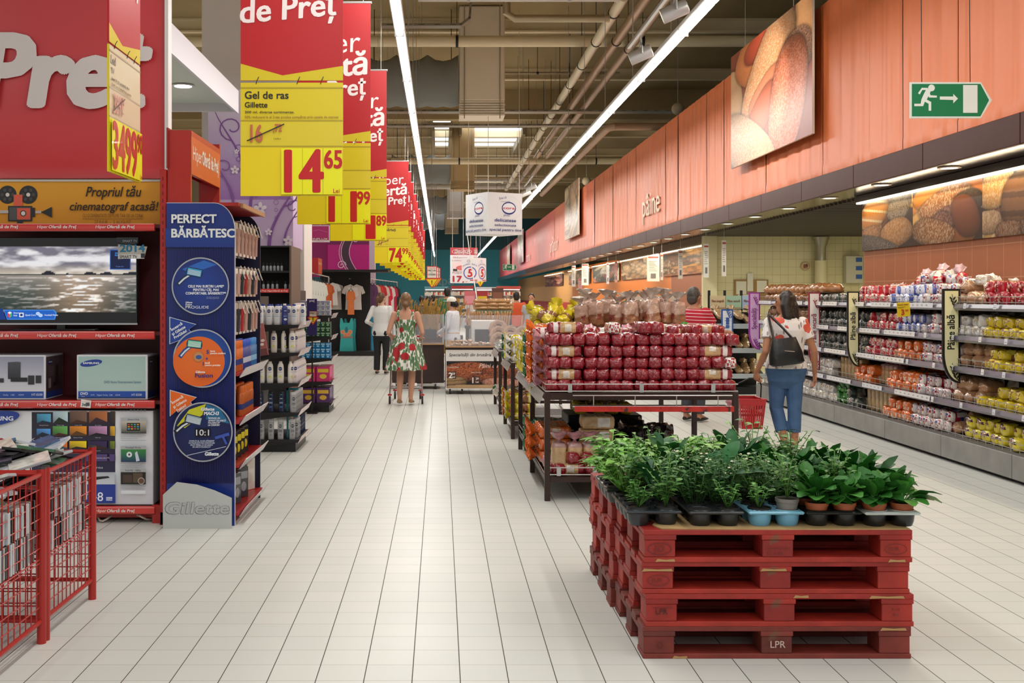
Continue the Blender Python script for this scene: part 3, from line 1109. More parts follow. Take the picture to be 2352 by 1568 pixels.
# big red banner over the television shelves
t = thing('promotion_banner', 'very large red banner with white lettering hanging above the television shelves', 'banner', (-3.3, 9.2, 2.588))
mb = MB().mat(M('#d8444a', 0.33, spec=0.6, bump=0.3, bs=1.3), True)
n = 24
vs = []
for k in range(n + 1):
	x = -4.6 + (4.6 - 2.265) * k / n
	yy = 9.2 + 0.02 * math.sin(k * 0.9) * (0.6 + 0.4 * math.sin(k * 0.31))
	for z in (2.588, 2.69, 2.7, 3.4, 4.6):
		vs.append((x, yy * 1 - (0.012 if z < 2.7 else 0), z))
mb.add(vs, [(k * 5 + j, (k + 1) * 5 + j, (k + 1) * 5 + j + 1, k * 5 + j + 1) for k in range(n) for j in range(4)])
mb.build('banner_cloth', t, sharp=0)
MB().mat(M('#e8e4e2', 0.4)).box(-2.265, -2.235, 9.18, 9.3, 2.56, 4.6).build('frame', t)
MB().mat(M('#d8d4d0', 0.4)).box(-4.6, -2.266, 9.26, 9.28, 2.57, 4.6).build('backing', t)
p = PR()
p.text('Preț', 0, 0, 0.57, '#e9e2df', bold=0.06, fit=1.30, shear=0.16)
p.build('banner_print', (-3.76, 9.17, 3.19), (1, 0, 0), (0, 0, 1), t)

# ------------------------------------------------------------------ emergency exit signs


def exit_sign(x, y, z, w, label, tw):
	t = thing('exit_sign', label, 'exit sign', (x, y, z))
	h = w * 0.44
	mb = MB().mat(M('#dfe8dc', 0.4))
	pts = [(x, z), (x + w * 0.865, z), (x + w, z + h / 2), (x + w * 0.865, z + h), (x, z + h)]
	mb.prism(pts, y, y + 0.012, 'y')
	mb.build('panel', t)
	p = PR(0.0003 if w < 1 else 0.001)
	m = w * 0.022
	p.poly([(m, m), (w * 0.86, m), (w - m * 1.6, h / 2), (w * 0.86, h - m), (m, h - m)], '#0b7a4b')
	k = w / 466
	C = '#e6ece2'

	def q(pts):
		p.poly([((a - 1198) * k, (680 - b) * k - 0.01 * k) for a, b in pts], C)
	p.ell((1320 - 1198) * k, (675 - 503) * k, 19 * k, 19 * k, C)
	q([(1265, 507), (1300, 508), (1300, 520), (1268, 520), (1253, 545), (1243, 538)])
	q([(1292, 512), (1318, 522), (1300, 560), (1290, 580), (1262, 575), (1275, 545)])
	q([(1308, 530), (1314, 550), (1350, 552), (1350, 563), (1306, 563), (1298, 545)])
	q([(1262, 575), (1285, 578), (1272, 612), (1222, 612), (1222, 598), (1258, 598)])
	q([(1280, 568), (1318, 588), (1318, 638), (1303, 638), (1303, 598), (1272, 582)])
	q([(1367, 557), (1443, 557), (1443, 542), (1470, 569), (1443, 596), (1443, 577), (1367, 575)])
	q([(1499, 492), (1581, 492), (1581, 650), (1499, 650)])
	p.build('sign_print', (x, y, z), (1, 0, 0), (0, 0, 1), t)
	for f in (0.15, 0.74):
		MB().mat(BLACKM).tube([(x + w * f, y + 0.006, z + h), (x + w * f - 0.05, y + 0.006, tw)], 0.003, 5).build('suspension_wire', t)


exit_sign(3.44, 8.2, 2.925, 0.6, 'green running-man exit arrow sign hanging on wires before the orange fascia, nearest', CEIL_Z)
exit_sign(3.17, 57, 2.93, 0.72, 'small distant green exit arrow sign under the far end of the fascia', CEIL_Z)

# ------------------------------------------------------------------ white cube sign and the promotion boards farther back
t = thing('cube_sign', 'white cube sign for selected delicacies hanging on wires above the aisle', 'hanging sign', (1.126, 26.8, 3.12))
a = math.radians(30.3)
A = Vector((1.126, 26.8, 3.12))
u1 = Vector((math.cos(a), math.sin(a), 0))
u2 = Vector((-math.sin(a), math.cos(a), 0))
mb = MB().mat(M('#e9eaec', 0.4))
q = [A, A + u1, A + u1 + u2, A + u2]
mb.add(q + [v + Vector((0, 0, 1)) for v in q], [(3, 2, 1, 0), (4, 5, 6, 7), (0, 1, 5, 4), (1, 2, 6, 5), (2, 3, 7, 6), (3, 0, 4, 7)])
mb.build('box', t)
for (o, ux) in ((A, u1), (A + u2, -u2)):
	p = PR(0.001)
	NV = '#26357e'
	p.ring(0.62, 0.64, 0.36, 0.28, 0.006, '#d5d8dd')
	p.text('Știai că', 0.33, 0.83, 0.05, NV, bend=None, rot=0.18)
	p.text('la hipermarketul tău', 0.38, 0.775, 0.022, NV, rot=0.05)
	p.ell(0.61, 0.63, 0.205, 0.155, NV).ell(0.61, 0.635, 0.18, 0.12, '#eef0f4')
	p.text('cora', 0.61, 0.605, 0.062, '#cf2030', 'c', 0.04, fit=0.33)
	p.text('găsești', 0.45, 0.44, 0.045, NV, rot=-0.05)
	p.text('delicatese', 0.5, 0.3, 0.075, NV, 'c', 0.02, 0.12, fit=0.62)
	p.text('selectionate', 0.5, 0.19, 0.06, NV, 'c', 0.015, 0.12, fit=0.62)
	p.text('special pentru tine', 0.5, 0.075, 0.062, NV, 'c', 0.02, 0.12, fit=0.92)
	p.build('sign_print', o, ux, (0, 0, 1), t)
for f in ((0.05, 0.05), (0.95, 0.05), (0.05, 0.95)):
	b0 = A + u1 * f[0] + u2 * f[1] + Vector((0, 0, 1))
	MB().mat(M('#d8d4c8', 0.5)).tube([b0, (b0.x, b0.y, 5.94 if 26.8 < b0.y < 27.7 and b0.x > 0.45 and b0.x < 1.54 else CEIL_Z)], 0.008, 5).build('suspension_wire', t)
t = thing('white_string', 'thin white cord dropping from the white cube sign to the bread counter', 'cord', (0.64, 27.0, 1.3))
MB().mat(M('#dcd8cc', 0.5)).tube([(0.66, 27.62, 3.13), (0.72, 26.0, 2.3), (0.8, 23.8, 1.42)], 0.012, 6).build('cord_run', t)


def two_face(x, y, z, w1, w2, h, label, draw, name='promotion_board'):
	t = thing(name, label, 'hanging sign', (x, y, z))
	a = math.radians(14)
	o = Vector((x, y, z))
	e1 = Vector((math.cos(a), -math.sin(a) * 0, 0))
	e2 = Vector((math.cos(math.radians(55)), math.sin(math.radians(55)), 0))
	c = o + e1 * w1
	mb = MB().mat(M('#e9e6e8', 0.45))
	bk = [o, c, c + e2 * w2, o + e2 * w2]
	mb.add(bk + [v + Vector((0, 0, h)) for v in bk], [(3, 2, 1, 0), (4, 5, 6, 7), (0, 1, 5, 4), (1, 2, 6, 5), (2, 3, 7, 6), (3, 0, 4, 7)])
	mb.build('box', t)
	for (oo, ux, w) in ((o, e1, w1), (c, e2, w2)):
		p = PR(0.0015)
		draw(p, w, h)
		p.build('sign_print', oo, ux, (0, 0, 1), t)
	for f in (0.1, 0.9):
		b0 = o + e1 * w1 * f + Vector((0, 0.02, h))
		MB().mat(M('#d8d4c8', 0.5)).tube([b0, (b0.x, b0.y, CEIL_Z)], 0.01, 5).build('suspension_wire', t)


def five(p, w, h):
	p.ring(w / 2, h * 0.36, w * 0.4, h * 0.27, w * 0.06, '#4a50a8')
	p.text('5', w / 2, h * 0.2, h * 0.32, '#cf2a34', 'c', 0.05, 0.1)
	p.text('Lei', w * 0.7, h * 0.22, h * 0.04, '#cf2a34')
	p.text('produse până la', w * 0.5, h * 0.72, h * 0.06, '#3c4496', 'c', fit=w * 0.86, bend=w * 0.7)
	p.ring(w * 0.42, h * 0.86, w * 0.1, h * 0.06, w * 0.015, '#4a50a8')
	p.text('cora', w * 0.42, h * 0.85, h * 0.03, '#cf2a34', 'c')
	p.rect(w * 0.5, h * 0.03, w * 0.95, h * 0.07, '#cf4a54')


def weekend(p, w, h):
	p.rect(0, h * 0.79, w, h, '#c2434b')
	p.ell(w / 2, h * 0.885, w * 0.42, h * 0.085, '#e9dfe0').ell(w / 2, h * 0.885, w * 0.4, h * 0.078, '#b53740')
	p.text('HiperOfertă', w / 2, h * 0.895, h * 0.05, '#f0e6e6', 'c', 0.02, 0.1, fit=w * 0.6)
	p.text('WEEKEND', w / 2, h * 0.83, h * 0.055, '#f0e6e6', 'c', 0.04, 0.1, fit=w * 0.66)
	p.text('Altcă poveste', w * 0.1, h * 0.7, h * 0.05, '#b86a70', shear=0.2)
	p.text('cu hublouri', w * 0.06, h * 0.62, h * 0.045, '#b86a70', shear=0.2)
	p.rect(w * 0.12, h * 0.34, w * 0.92, h * 0.58, '#ecd0cd').ell(w * 0.55, h * 0.43, w * 0.3, h * 0.07, '#dc7f7c', '#c95a5c').rect(w * 0.12, h * 0.34, w * 0.3, h * 0.4, '#3c2a30')
	p.text('Pulpă pui', w * 0.1, h * 0.27, h * 0.045, '#9a4048', fit=w * 0.7)
	p.text('17,9', w * 0.12, h * 0.04, h * 0.16, '#b52030', bold=0.05, fit=w * 0.7)


q = W(1060.6, 646, 47)
two_face(q.x, 47, q.z, 0.69, 0.66, 0.99, 'white hanging board with large red number five in a blue ring', five)
q = W(1034, 650, 51)
two_face(q.x, 51, q.z, 1.07, 0.4, 1.62, 'pink and white hanging weekend offer board behind the number five board', weekend)


def falling(x, y, z, s, label):
	t = thing('warning_sign', label, 'hanging sign', (x, y, z))
	mb = MB().mat(M('#c93a28', 0.5))
	mb.prism([(x - 0.35 * s, z + 0.5 * s), (x, z), (x + 0.35 * s, z + 0.5 * s)], y, y + 0.03)
	mb.prism([(x - 0.26 * s, z + 0.5 * s), (x + 0.26 * s, z + 0.5 * s), (x + 0.26 * s, z + 1.12 * s), (x - 0.26 * s, z + 1.12 * s)], y, y + 0.03)
	mb.build('panel', t)
	p = PR(0.001)
	p.rect(-0.22 * s, 0.53 * s, 0.22 * s, 1.08 * s, '#e6e2da')
	p.text('ATENȚIE!', 0, 0.98 * s, 0.06 * s, '#c23a30', 'c', 0.02, fit=0.38 * s)
	p.text('PREȚURI', 0, 0.86 * s, 0.075 * s, '#2c2a28', 'c', 0.03, fit=0.4 * s)
	p.text('ÎN', 0, 0.77 * s, 0.05 * s, '#8a8a50', 'c')
	p.text('CĂDERE', 0, 0.66 * s, 0.075 * s, '#2c2a28', 'c', 0.03, fit=0.38 * s)
	p.poly([(-0.28 * s, 0.46 * s), (0, 0.07 * s), (0.28 * s, 0.46 * s)], '#e8cf1c')
	p.text('!', 0, 0.2 * s, 0.2 * s, '#5a4a20', 'c', 0.05)
	p.build('sign_print', (x, y, z), (1, 0, 0), (0, 0, 1), t)
	MB().mat(STEEL).tube([(x, y + 0.01, z + 1.1 * s), (x, y + 0.01, CEIL_Z)], 0.012, 5).build('suspension_wire', t)


for i, (px, py, d) in enumerate(((992, 662, 44), (997, 660, 50), (1002, 658, 56))):
	q = W(px, py, d)
	falling(q.x, d, q.z, 0.78 + 0.03 * i, 'falling-prices warning sign with a yellow triangle, ' + ('in front of the teal wall, nearest of three', 'middle of the three', 'rearmost of the three')[i])
q = W(1103, 660, 62)
falling(q.x, 62, q.z, 0.9, 'yellow triangle warning sign hanging under the number five board')

# perfumery: white canopy, pillar, lavender fascia
mb = MB().mat(M('#e3e0ea', 0.4))
mb.box(-2.53, -2.5, 9.7, 13.85, 3.88, 4.16).mat(M('#cfd8cf', 0.35)).box(-6, -2.53, 9.7, 13.85, 4.0, 4.06).mat(M('#dcd8e0', 0.4)).box(-6, -2.53, 13.8, 13.85, 3.9, 4.16)
struct(mb.build('ceiling_canopy'))
t = thing('downlight', 'bright round downlight in the white perfumery canopy', 'ceiling light', (-2.9, 12.6, 4.0))
MB().mat(M('#dedede', 0.4), True).lathe([(0.1, 0), (0.13, -0.01), (0.1, -0.02)], 20, Matrix.Translation((-2.9, 12.6, 4.0)), cap0=False, cap1=False).build('bezel', t)
MB().mat(M('#ffffff', 0.4, emit=8.0)).lathe([(0.1, -0.012), (0.001, -0.012)], 20, Matrix.Translation((-2.9, 12.6, 4.0))).build('lamp', t)
mb = MB().mat(M('#ece6e0', 0.5))
mb.box(-3.5, -2.0, 16.4, 17.4, 0, CEIL_Z)
struct(mb.build('pillar'))
LVX0, LVX1, LVZ = W(478, 567, 15.3).x, W(673, 567, 15.3).x, W(0, 567, 15.3).z
t = thing('lavender_fascia', 'lavender fascia panel with purple scrolls and white flowers over the perfumery', 'fascia panel', ((LVX0 + LVX1) / 2, 15.3, LVZ))
ztop = W(0, 205, 15.3).z
MB().mat(M('#c9b4dc', 0.45)).box(LVX0, LVX1, 15.3, 16.37, LVZ, ztop).build('panel', t)
LH = ztop - LVZ
LW = LVX1 - LVX0
p = PR(0.001)
p.rect(0, LH * 0.62, LW, LH, '#c6b0de', '#e3dce8').rect(0, LH * 0.3, LW, LH * 0.62, '#a878c4', '#c6b0de').rect(0, 0, LW, LH * 0.3, '#d2bce2', '#c9b0de')
p.poly([(LW * 0.2, LH * 0.62), (LW, LH * 0.3), (LW, LH * 0.72)], '#c9b3e0')


def scroll(p, x, y, s, c, fl=1):
	pts = [(x + fl * s * (0.5 - 0.5 * math.cos(k * 0.16)) * 0.5, y + s * k / 16) for k in range(17)]
	p.line(pts, s * 0.045, c, True)
	p.line([(pts[8][0] + fl * s * 0.22 * math.sin(a) * (1 - a / 9), pts[8][1] + s * 0.2 - s * 0.2 * math.cos(a) * (1 - a / 9)) for a in [k * 0.45 for k in range(17)]], s * 0.02, c)
	for a, r in ((0.8, 0.05), (0.65, 0.035), (0.5, 0.03)):
		p.ring(x - fl * s * 0.16, y + s * a, s * r, s * r, s * 0.008, c)


def blossom(p, x, y, r, c):
	for k in range(5):
		a = k * 1.2566 + 0.3
		p.ell(x + r * 0.6 * math.cos(a), y + r * 0.6 * math.sin(a), r * 0.42, r * 0.3, c, a0=a)
	p.ell(x, y, r * 0.18, r * 0.18, '#b58cc8')


for (x, y, s, fl) in ((0.42, 1.0, 0.9, -1), (0.5, 0.55, 1.0, 1), (0.72, 0.0, 1.1, 1), (0.9, 0.05, 0.7, 1), (0.3, 0.6, 0.7, -1)):
	scroll(p, x * LW * 1.0, y, s, '#8c5aaa', fl)
for (x, y, r) in ((0.32, 1.05, 0.06), (0.34, 1.3, 0.035), (0.62, 0.52, 0.09), (0.95, 0.08, 0.07), (0.42, 0.42, 0.06), (0.72, 0.2, 0.05)):
	blossom(p, x * LW, y, r, '#f0e8f4')
p.build('fascia_print', (LVX0, 15.3, LVZ), (1, 0, 0), (0, 0, 1), t)
# ------------------------------------------------------------------ wire bins full of discs
def wire_bin(y0, y1, label):
	x0, x1 = -2.66, -1.865
	t = thing('wire_bin', label, 'wire bin', ((x0 + x1) / 2, (y0 + y1) / 2, 0), 'red wire bins')
	for (x, y) in ((x1, y0), (x1, y1), (x0, y0), (x0, y1)):
		mb = MB().mat(REDM, True)
		mb.cyl(x, y, 0, 0.815, 0.021, n=16)
		mb.mat(BLACKP).cyl(x, y, 0.815, 0.823, 0.021, 0.017, n=16)
		mb.build('post', t)

	def panel(a, b, nm):
		a, b = Vector(a), Vector(b)
		mb = MB().mat(REDM, True)
		for z, r in ((0.79, 0.011), (0.105, 0.011)):
			mb.tube([a + Vector((0, 0, z)), b + Vector((0, 0, z))], r, 8)
		n = 12
		for k in range(1, n):
			p = a + (b - a) * k / n
			mb.tube([p + Vector((0, 0, 0.105)), p + Vector((0, 0, 0.79))], 0.0032, 5)
		for k in range(1, 10):
			z = 0.105 + 0.685 * k / 10
			mb.tube([a + Vector((0, 0, z)), b + Vector((0, 0, z))], 0.0032, 5)
		mb.build(nm, t)
	panel((x1, y0, 0), (x1, y1, 0), 'mesh_panel')
	panel((x0, y0, 0), (x0, y1, 0), 'mesh_panel')
	panel((x0, y0, 0), (x1, y0, 0), 'mesh_panel')
	panel((x0, y1, 0), (x1, y1, 0), 'mesh_panel')
	mb = MB().mat(REDM, True)
	for k in range(11):
		y = y0 + 0.02 + (y1 - y0 - 0.04) * k / 10
		mb.tube([(x0, y, 0.4), (x1, y, 0.4)], 0.0035, 5)
	for k in range(9):
		x = x0 + (x1 - x0) * k / 8
		mb.tube([(x, y0, 0.396), (x, y1, 0.396)], 0.0035, 5)
	mb.build('mesh_floor', t)


DVD = []
for (cc, cl) in (('#2a2d33', 'dark grey'), ('#c9cdd0', 'silver grey'), ('#8a2f3a', 'dark red'), ('#2d5a86', 'blue'), ('#3d6b4a', 'green'), ('#b9a58a', 'tan'), ('#6f6378', 'mauve'), ('#d8d4cc', 'white')):
	DVD.append((cc, cl))
dvd_mesh = []
for (cc, cl) in DVD:
	mb = MB().mat(M('#16171a' if cl not in ('white', 'silver grey') else '#b9bcc0', 0.25))
	mb.box(-0.068, 0.068, -0.0965, 0.0965, 0, 0.014, bev=0.002)
	body = mb.mesh('case')
	mb = MB().mat(M(cc, 0.12, spec=0.6, var=0.35, vs=22, coat=0.5))
	mb.box(-0.0685, 0.066, -0.095, 0.095, 0.0008, 0.0146)
	dvd_mesh.append((body, mb.mesh('cover_sheet')))


def disc_case(k, loc, rot, label, group):
	t = link(bpy.data.objects.new('disc_case', dvd_mesh[k][0]))
	t.location, t.rotation_euler = loc, rot
	tag(t, label, 'disc case', group)
	c = link(bpy.data.objects.new('cover_sheet', dvd_mesh[k][1]))
	c.parent = t
	return t


for (b0, b1, which, topz) in ((4.42, 5.23, 'nearer', 0.66), (5.28, 5.99, 'farther', 0.72)):
	wire_bin(b0, b1, 'red wire mesh bin full of disc cases, the %s of the two' % which)
	# standing rows against the open side
	for row, zb in enumerate((0.404, 0.548)):
		n = int((b1 - b0 - 0.16) / 0.0165)
		for i in range(n):
			if random.random() < 0.1:
				continue
			k = random.choice((1, 7, 7, 7, 0, 6, 5))
			disc_case(k, (-1.955 - rnd(0, 0.015), b0 + 0.08 + i * 0.0165, zb + 0.069), (0, math.pi / 2, math.pi / 2),
					  '%s disc case filed upright in the %s red wire bin, %s row' % (DVD[k][1], which, ('lower', 'upper')[row]), 'disc cases filed in the %s bin' % which)
	# loose heap on top
	for i in range(46):
		k = random.choice((0, 1, 1, 7, 1, 4, 6, 3, 7, 2))
		x, y = rnd(-2.55, -1.99), rnd(b0 + 0.12, b1 - 0.12)
		lev = i // 16
		disc_case(k, (x, y, topz + 0.02 + lev * 0.03 + 0.05 * math.cos((x + 2.27) * 3) + rnd(0, 0.012)), (rnd(-0.32, 0.32), rnd(-0.3, 0.3), rnd(0, 6.28)),
				  '%s disc case lying loose on the heap in the %s wire bin' % (DVD[k][1], which), 'loose disc cases in the %s bin' % which)
	for i in range(10):
		k = random.choice(range(8))
		disc_case(k, (-2.02 - rnd(0, 0.1), rnd(b0 + 0.12, b1 - 0.12), topz - 0.04), (rnd(-0.9, 0.9), rnd(-1.2, -0.5), rnd(-0.4, 0.4)),
				  '%s disc case leaning askew against the mesh of the %s red wire bin' % (DVD[k][1], which), 'leaning disc cases in the %s bin' % which)

# ------------------------------------------------------------------ television gondola
GX0, GX1, GY = -4.4, -1.985, 8.0
t = thing('display_shelving', 'tall red shelving with promotional price rails holding the television and boxes', 'shelving', (-3.2, 8.2, 0))
DR = M('#5c0f0f', 0.45, var=0.1, vs=3)
MB().mat(DR).box(GX0, GX1, 8.46, 8.5, 0.02, 2.3).build('back_panel', t)
mb = MB().mat(REDM)
mb.box(-1.99, -1.945, 7.93, 8.0, 0.0, 2.52, bev=0.004).box(-1.99, -1.945, 7.93, 8.5, 0, 0.09)
mb.build('upright', t)
mb = MB().mat(BLACKP)
for k in range(46):
	z = 0.1 + k * 0.052
	mb.box(-1.9705, -1.9655, 7.9285, 7.9305, z, z + 0.028)
mb.build('slot_row', t)
LIPS = [(2.085, 2.14), (1.312, 1.372), (0.82, 0.879), (0.063, 0.123)]
for i, (z0, z1) in enumerate(LIPS):
	s = MB().mat(DR)
	s.box(GX0, GX1 - 0.005, 8.0, 8.46, z1 - 0.03, z1 - 0.005)
	if i == 3:
		s.mat(REDM).box(GX0, -2.06, 8.05, 8.09, 0.03, 0.07).box(-2.06, -2.0, 7.99, 8.03, 0.0, 0.13)
	sh = s.build('shelf', t)
	m = MB().mat(M('#d23a34', 0.25, coat=0.5), True)
	m.loft([[(x, 7.99, z0), (x, 7.978, z0 + 0.008), (x, 7.972, (z0 + z1) / 2), (x, 7.978, z1 - 0.008), (x, 7.99, z1), (x, 8.0, z1), (x, 8.0, z0)] for x in (GX0, -2.04)])
	rl = m.build('price_rail', sh)
	p = PR()
	u = -2.04 - (355 - 309) * 8.0 / F + 0.0
	for k in range(6):
		x = W(309, 0, 7.97).x - 0.4147 * k
		p.text('Hiper', x - 0.203, z0 + 0.02, 0.021, '#f5e8e4', 'r', 0.0, 0.15, fit=0.075)
		p.text('Ofertă de Preț', x, z0 + 0.02, 0.021, '#f5e8e4', 'r', 0.03, 0.15, fit=0.152 + 0.045)
	p.line([(GX0, z1 - 0.006), (-2.04, z1 - 0.006)], 0.003, '#f0c0b8')
	p.build('rail_print', (0, 7.9715, 0), (1, 0, 0), (0, 0, 1), rl)
# little ticket on the third rail
t2 = thing('price_ticket', 'small white price ticket slipped askew on the third red price rail', 'price ticket', W(197, 928, 7.96))
MB().mat(WHITEP).box(-0.036, 0.036, 0, 0.002, -0.024, 0.03, Matrix.Rotation(0.12, 4, 'Y')).build('card', t2, world=False)
p = PR()
p.text('349', -0.028, -0.012, 0.02, '#333333', bold=0.03, rot=-0.12).rect(0.002, -0.012, 0.028, 0.012, '#555555')
p.build('ticket_print', (0, -0.0005, 0), (1, 0, 0), (0, 0, 1), t2, world=False)

# header board with film camera
t = thing('header_board', 'yellow-orange home cinema header board with a film camera above the television shelf', 'header board', (-3.2, 8.36, 2.142))
hx1 = W(369, 0, 8.34).x
MB().mat(M('#d99a22', 0.5)).box(-4.4, hx1, 8.35, 8.37, 2.14, 2.475).build('board', t)
MB().mat(M('#cfc6bc', 0.3)).box(-4.4, hx1, 8.34, 8.375, 2.475, 2.49).build('top_profile', t)
p = PR()


def hp(px, py):
	w = W(px, py, 8.345)
	return (w.x, w.z)


def hs(v):
	return v * 8.345 / F


p.rect(-4.4, 2.14, hx1, 2.475, '#e79a1e', '#eca624')
K, OR, GR = '#2b2a2a', '#ee6248', '#5a5a58'
for (cx, cy, r) in ((17, 447, 21), (65, 447, 21)):
	q = hp(cx, cy)
	p.ell(q[0], q[1], hs(r), hs(r), K)
	p.ell(q[0], q[1], hs(4.5), hs(4.5), '#e8e0d8')
	for k in range(6):
		a = k * 1.047
		p.ell(q[0] + hs(12) * math.cos(a), q[1] + hs(12) * math.sin(a), hs(4), hs(4), '#4a4846')


def hr(x0, y0, x1, y1, c):
	a, b = hp(x0, y1), hp(x1, y0)
	p.rect(a[0], a[1], b[0], b[1], c)


hr(32, 447, 52, 475, OR)
hr(19, 473, 74, 508, K)
hr(22, 476, 71, 505, GR)
hr(40, 478, 70, 504, OR)
q = hp(54, 490)
p.ell(q[0], q[1], hs(7), hs(7), K).ell(q[0], q[1], hs(5), hs(5), '#efe6dc')
hr(74, 477, 81, 498, K)
hr(82, 484, 95, 490, '#cfc6bc')
p.poly([hp(95, 487), hp(120, 475), hp(120, 500)], K)
hr(-5, 483, 20, 490, '#cfc6bc')
hr(40, 508, 53, 513, K)
for (s, x0, x1, y, h, b, sh) in (('Propriul tău', 198, 322, 451, 22, 0.02, 0.22), ('cinematograf acasă!', 160, 361, 483, 19, 0.02, 0.22), ('CU O DIVERSITATE DE FILME TARI DE LA CORA!', 191, 330, 499, 8, 0, 0), ('27 IULIE  -  5 AUGUST', 218, 302, 514, 8, 0, 0)):
	q = hp(x0, y)
	p.text(s, q[0], q[1], hs(h), '#30200e' if b else '#7a4c10', bold=b, shear=sh, fit=hs(x1 - x0))
p.line([hp(191, 503), hp(330, 503)], hs(1), '#7a4c10')
p.build('board_print', (0, 8.349, 0), (1, 0, 0), (0, 0, 1), t)


# television with a seascape on screen
def sea_image(w=190, h=62):
	rng = np.random.RandomState(3)

	def fbm(sx, sy, oct_=5):
		out = np.zeros((h, w))
		for o in range(oct_):
			gx, gy = int(sx * 2 ** o) + 2, int(sy * 2 ** o) + 2
			g = rng.rand(gy + 1, gx + 1)
			X, Y = np.linspace(0, gx - 1e-3, w), np.linspace(0, gy - 1e-3, h)
			xi, yi = X.astype(int), Y.astype(int)
			fx, fy = X - xi, (Y - yi)[:, None]
			fx, fy = fx * fx * (3 - 2 * fx), fy * fy * (3 - 2 * fy)
			a = g[yi][:, xi] * (1 - fx) + g[yi][:, xi + 1] * fx
			b = g[yi + 1][:, xi] * (1 - fx) + g[yi + 1][:, xi + 1] * fx
			out += (a * (1 - fy) + b * fy) / 2 ** o
		return out / 2
	v = np.linspace(0, 1, h)[:, None]       # 0 bottom .. 1 top
	u = np.linspace(0, 1, w)[None, :]
	cl = fbm(5, 9)
	hz = 0.575
	white, grey, gold = np.array(lin('#f0eef0')), np.array(lin('#7a7684')), np.array(lin('#e8d8bc'))
	k = np.clip((cl - 0.36) * 4.5, 0, 1)[..., None]
	sky = white * (1 - k) + grey * k
	nr = np.clip(1 - (v - hz) / 0.16, 0, 1)[..., None]
	sky = sky * (1 - nr * 0.7) + gold * nr * 0.7
	wv = fbm(9, 40, 4)
	glow = np.exp(-((u - 0.62) / 0.2) ** 2)
	base = np.array(lin('#34423e')) * (1 - glow[..., None]) + np.array(lin('#96806a')) * glow[..., None]
	up = np.clip(v / hz, 0, 1)
	base = base * (0.8 + 0.8 * up[..., None])
	base = base * (1 - up[..., None] ** 3 * 0.6) + np.array(lin('#c4b6ac')) * up[..., None] ** 3 * 0.6
	spk = np.clip((wv - 0.52) * 9, 0, 1) * (0.25 + glow * 1.0)
	sea = base * (0.75 + 0.5 * wv[..., None]) + spk[..., None] * np.array(lin('#efe6e2'))
	img = np.where((v >= hz)[..., None] * np.ones((h, w, 1)), sky, sea)
	hill = hz + 0.012 + 0.022 * np.clip(np.sin(u * 19) + np.sin(u * 47 + 1), 0, 2) * (u > 0.3) + 0.05 * np.clip(u - 0.9, 0, 1) * 6
	m = (v > hz - 0.004) & (v < hill)
	img[np.broadcast_to(m, (h, w))] = np.array(lin('#20242c'))
	return np.clip(img, 0, 1)


tx0, tx1, tz0, tz1, tyy = W(-34, 0, 8.14).x, W(316, 0, 8.14).x, W(0, 743, 8.14).z, W(0, 545, 8.14).z, 8.14
t = thing('television', 'black flat-screen television showing a cloudy seascape on the red shelf', 'television', ((tx0 + tx1) / 2, 8.16, 1.372))
MB().mat(M('#131417', 0.2, coat=0.5)).box(tx0, tx1, tyy, tyy + 0.05, tz0, tz1, bev=0.004).build('casing', t)
MB().mat(CHROME).box(tx0, tx1, tyy - 0.004, tyy + 0.006, tz0 - 0.008, tz0 + 0.004).build('chrome_strip', t)
p = PR()
s0, s1 = W(0, 717, 8.14).z, W(0, 566, 8.14).z
p.grid(tx0 + 0.012, s0, tx1 - 0.01, s1, sea_image())
SB, SBL = '#123a8a', '#1c62c8'


def tp(px, py):
	q = W(px, py, 8.135)
	return (q.x, q.z)


def ts(v):
	return v * 8.135 / F


p.poly([tp(8, 711), tp(124, 711), tp(130, 718), tp(126, 734), tp(16, 734)], '#3f8ee8').poly([tp(10, 713), tp(122, 713), tp(127, 719), tp(124, 732), tp(17, 732)], SBL)
p.poly([tp(-34, 708), tp(5, 708), tp(14, 734), tp(-34, 734)], SB)
for (s, x, y) in (('Smart', 31, 720), ('Hub', 31, 726), ('Quad Core', 58, 725), ('Football Mode', 103, 725)):
	q = tp(x, y)
	p.text(s, q[0], q[1], ts(3.6), '#e8f0ff', bold=0.02)
q = tp(23, 722)
p.poly([tp(18, 718), tp(23, 715), tp(28, 718), tp(23, 721)], '#ffffff').poly([tp(18, 718), tp(23, 721), tp(23, 730), tp(18, 726)], '#e0407a').poly([tp(23, 721), tp(28, 718), tp(28, 726), tp(23, 730)], '#48c060')
p.rect(*tp(45, 728), *tp(55, 718), '#ffffff').rect(*tp(47, 726), *tp(53, 720), SB)
for (cx, cy) in ((88, 720), (94, 724)):
	p.ell(*tp(cx, cy), ts(5), ts(4), '#bcd8f8')
p.rect(*tp(253, 619), *tp(301, 573), '#2b62b4').rect(*tp(255, 617), *tp(299, 575), '#141d42')
for i, s in enumerate(('SAMSUNG', 'MOBILE')):
	p.text(s, *tp(265, 583 + i * 5), ts(3.4), '#4aa0f0', bold=0.02)
p.text('Google play', *tp(267, 613), ts(2.6), '#6a86d0')
p.build('screen', (0, tyy - 0.0005, 0), (1, 0, 0), (0, 0, 1), t, ink('screen_glow', 0.15, 0.9))
mb = MB().mat(M('#1c1c20', 0.25), True)
cx = (tx0 + tx1) / 2
xs = W(140, 0, 8.15).x
mb.box(xs - 0.03, xs + 0.03, 8.15, 8.2, 1.38, tz0 + 0.02).rbox(xs - 0.32, xs + 0.28, 8.06, 8.3, 1.37, 1.385, 0.006)
mb.build('stand', t)
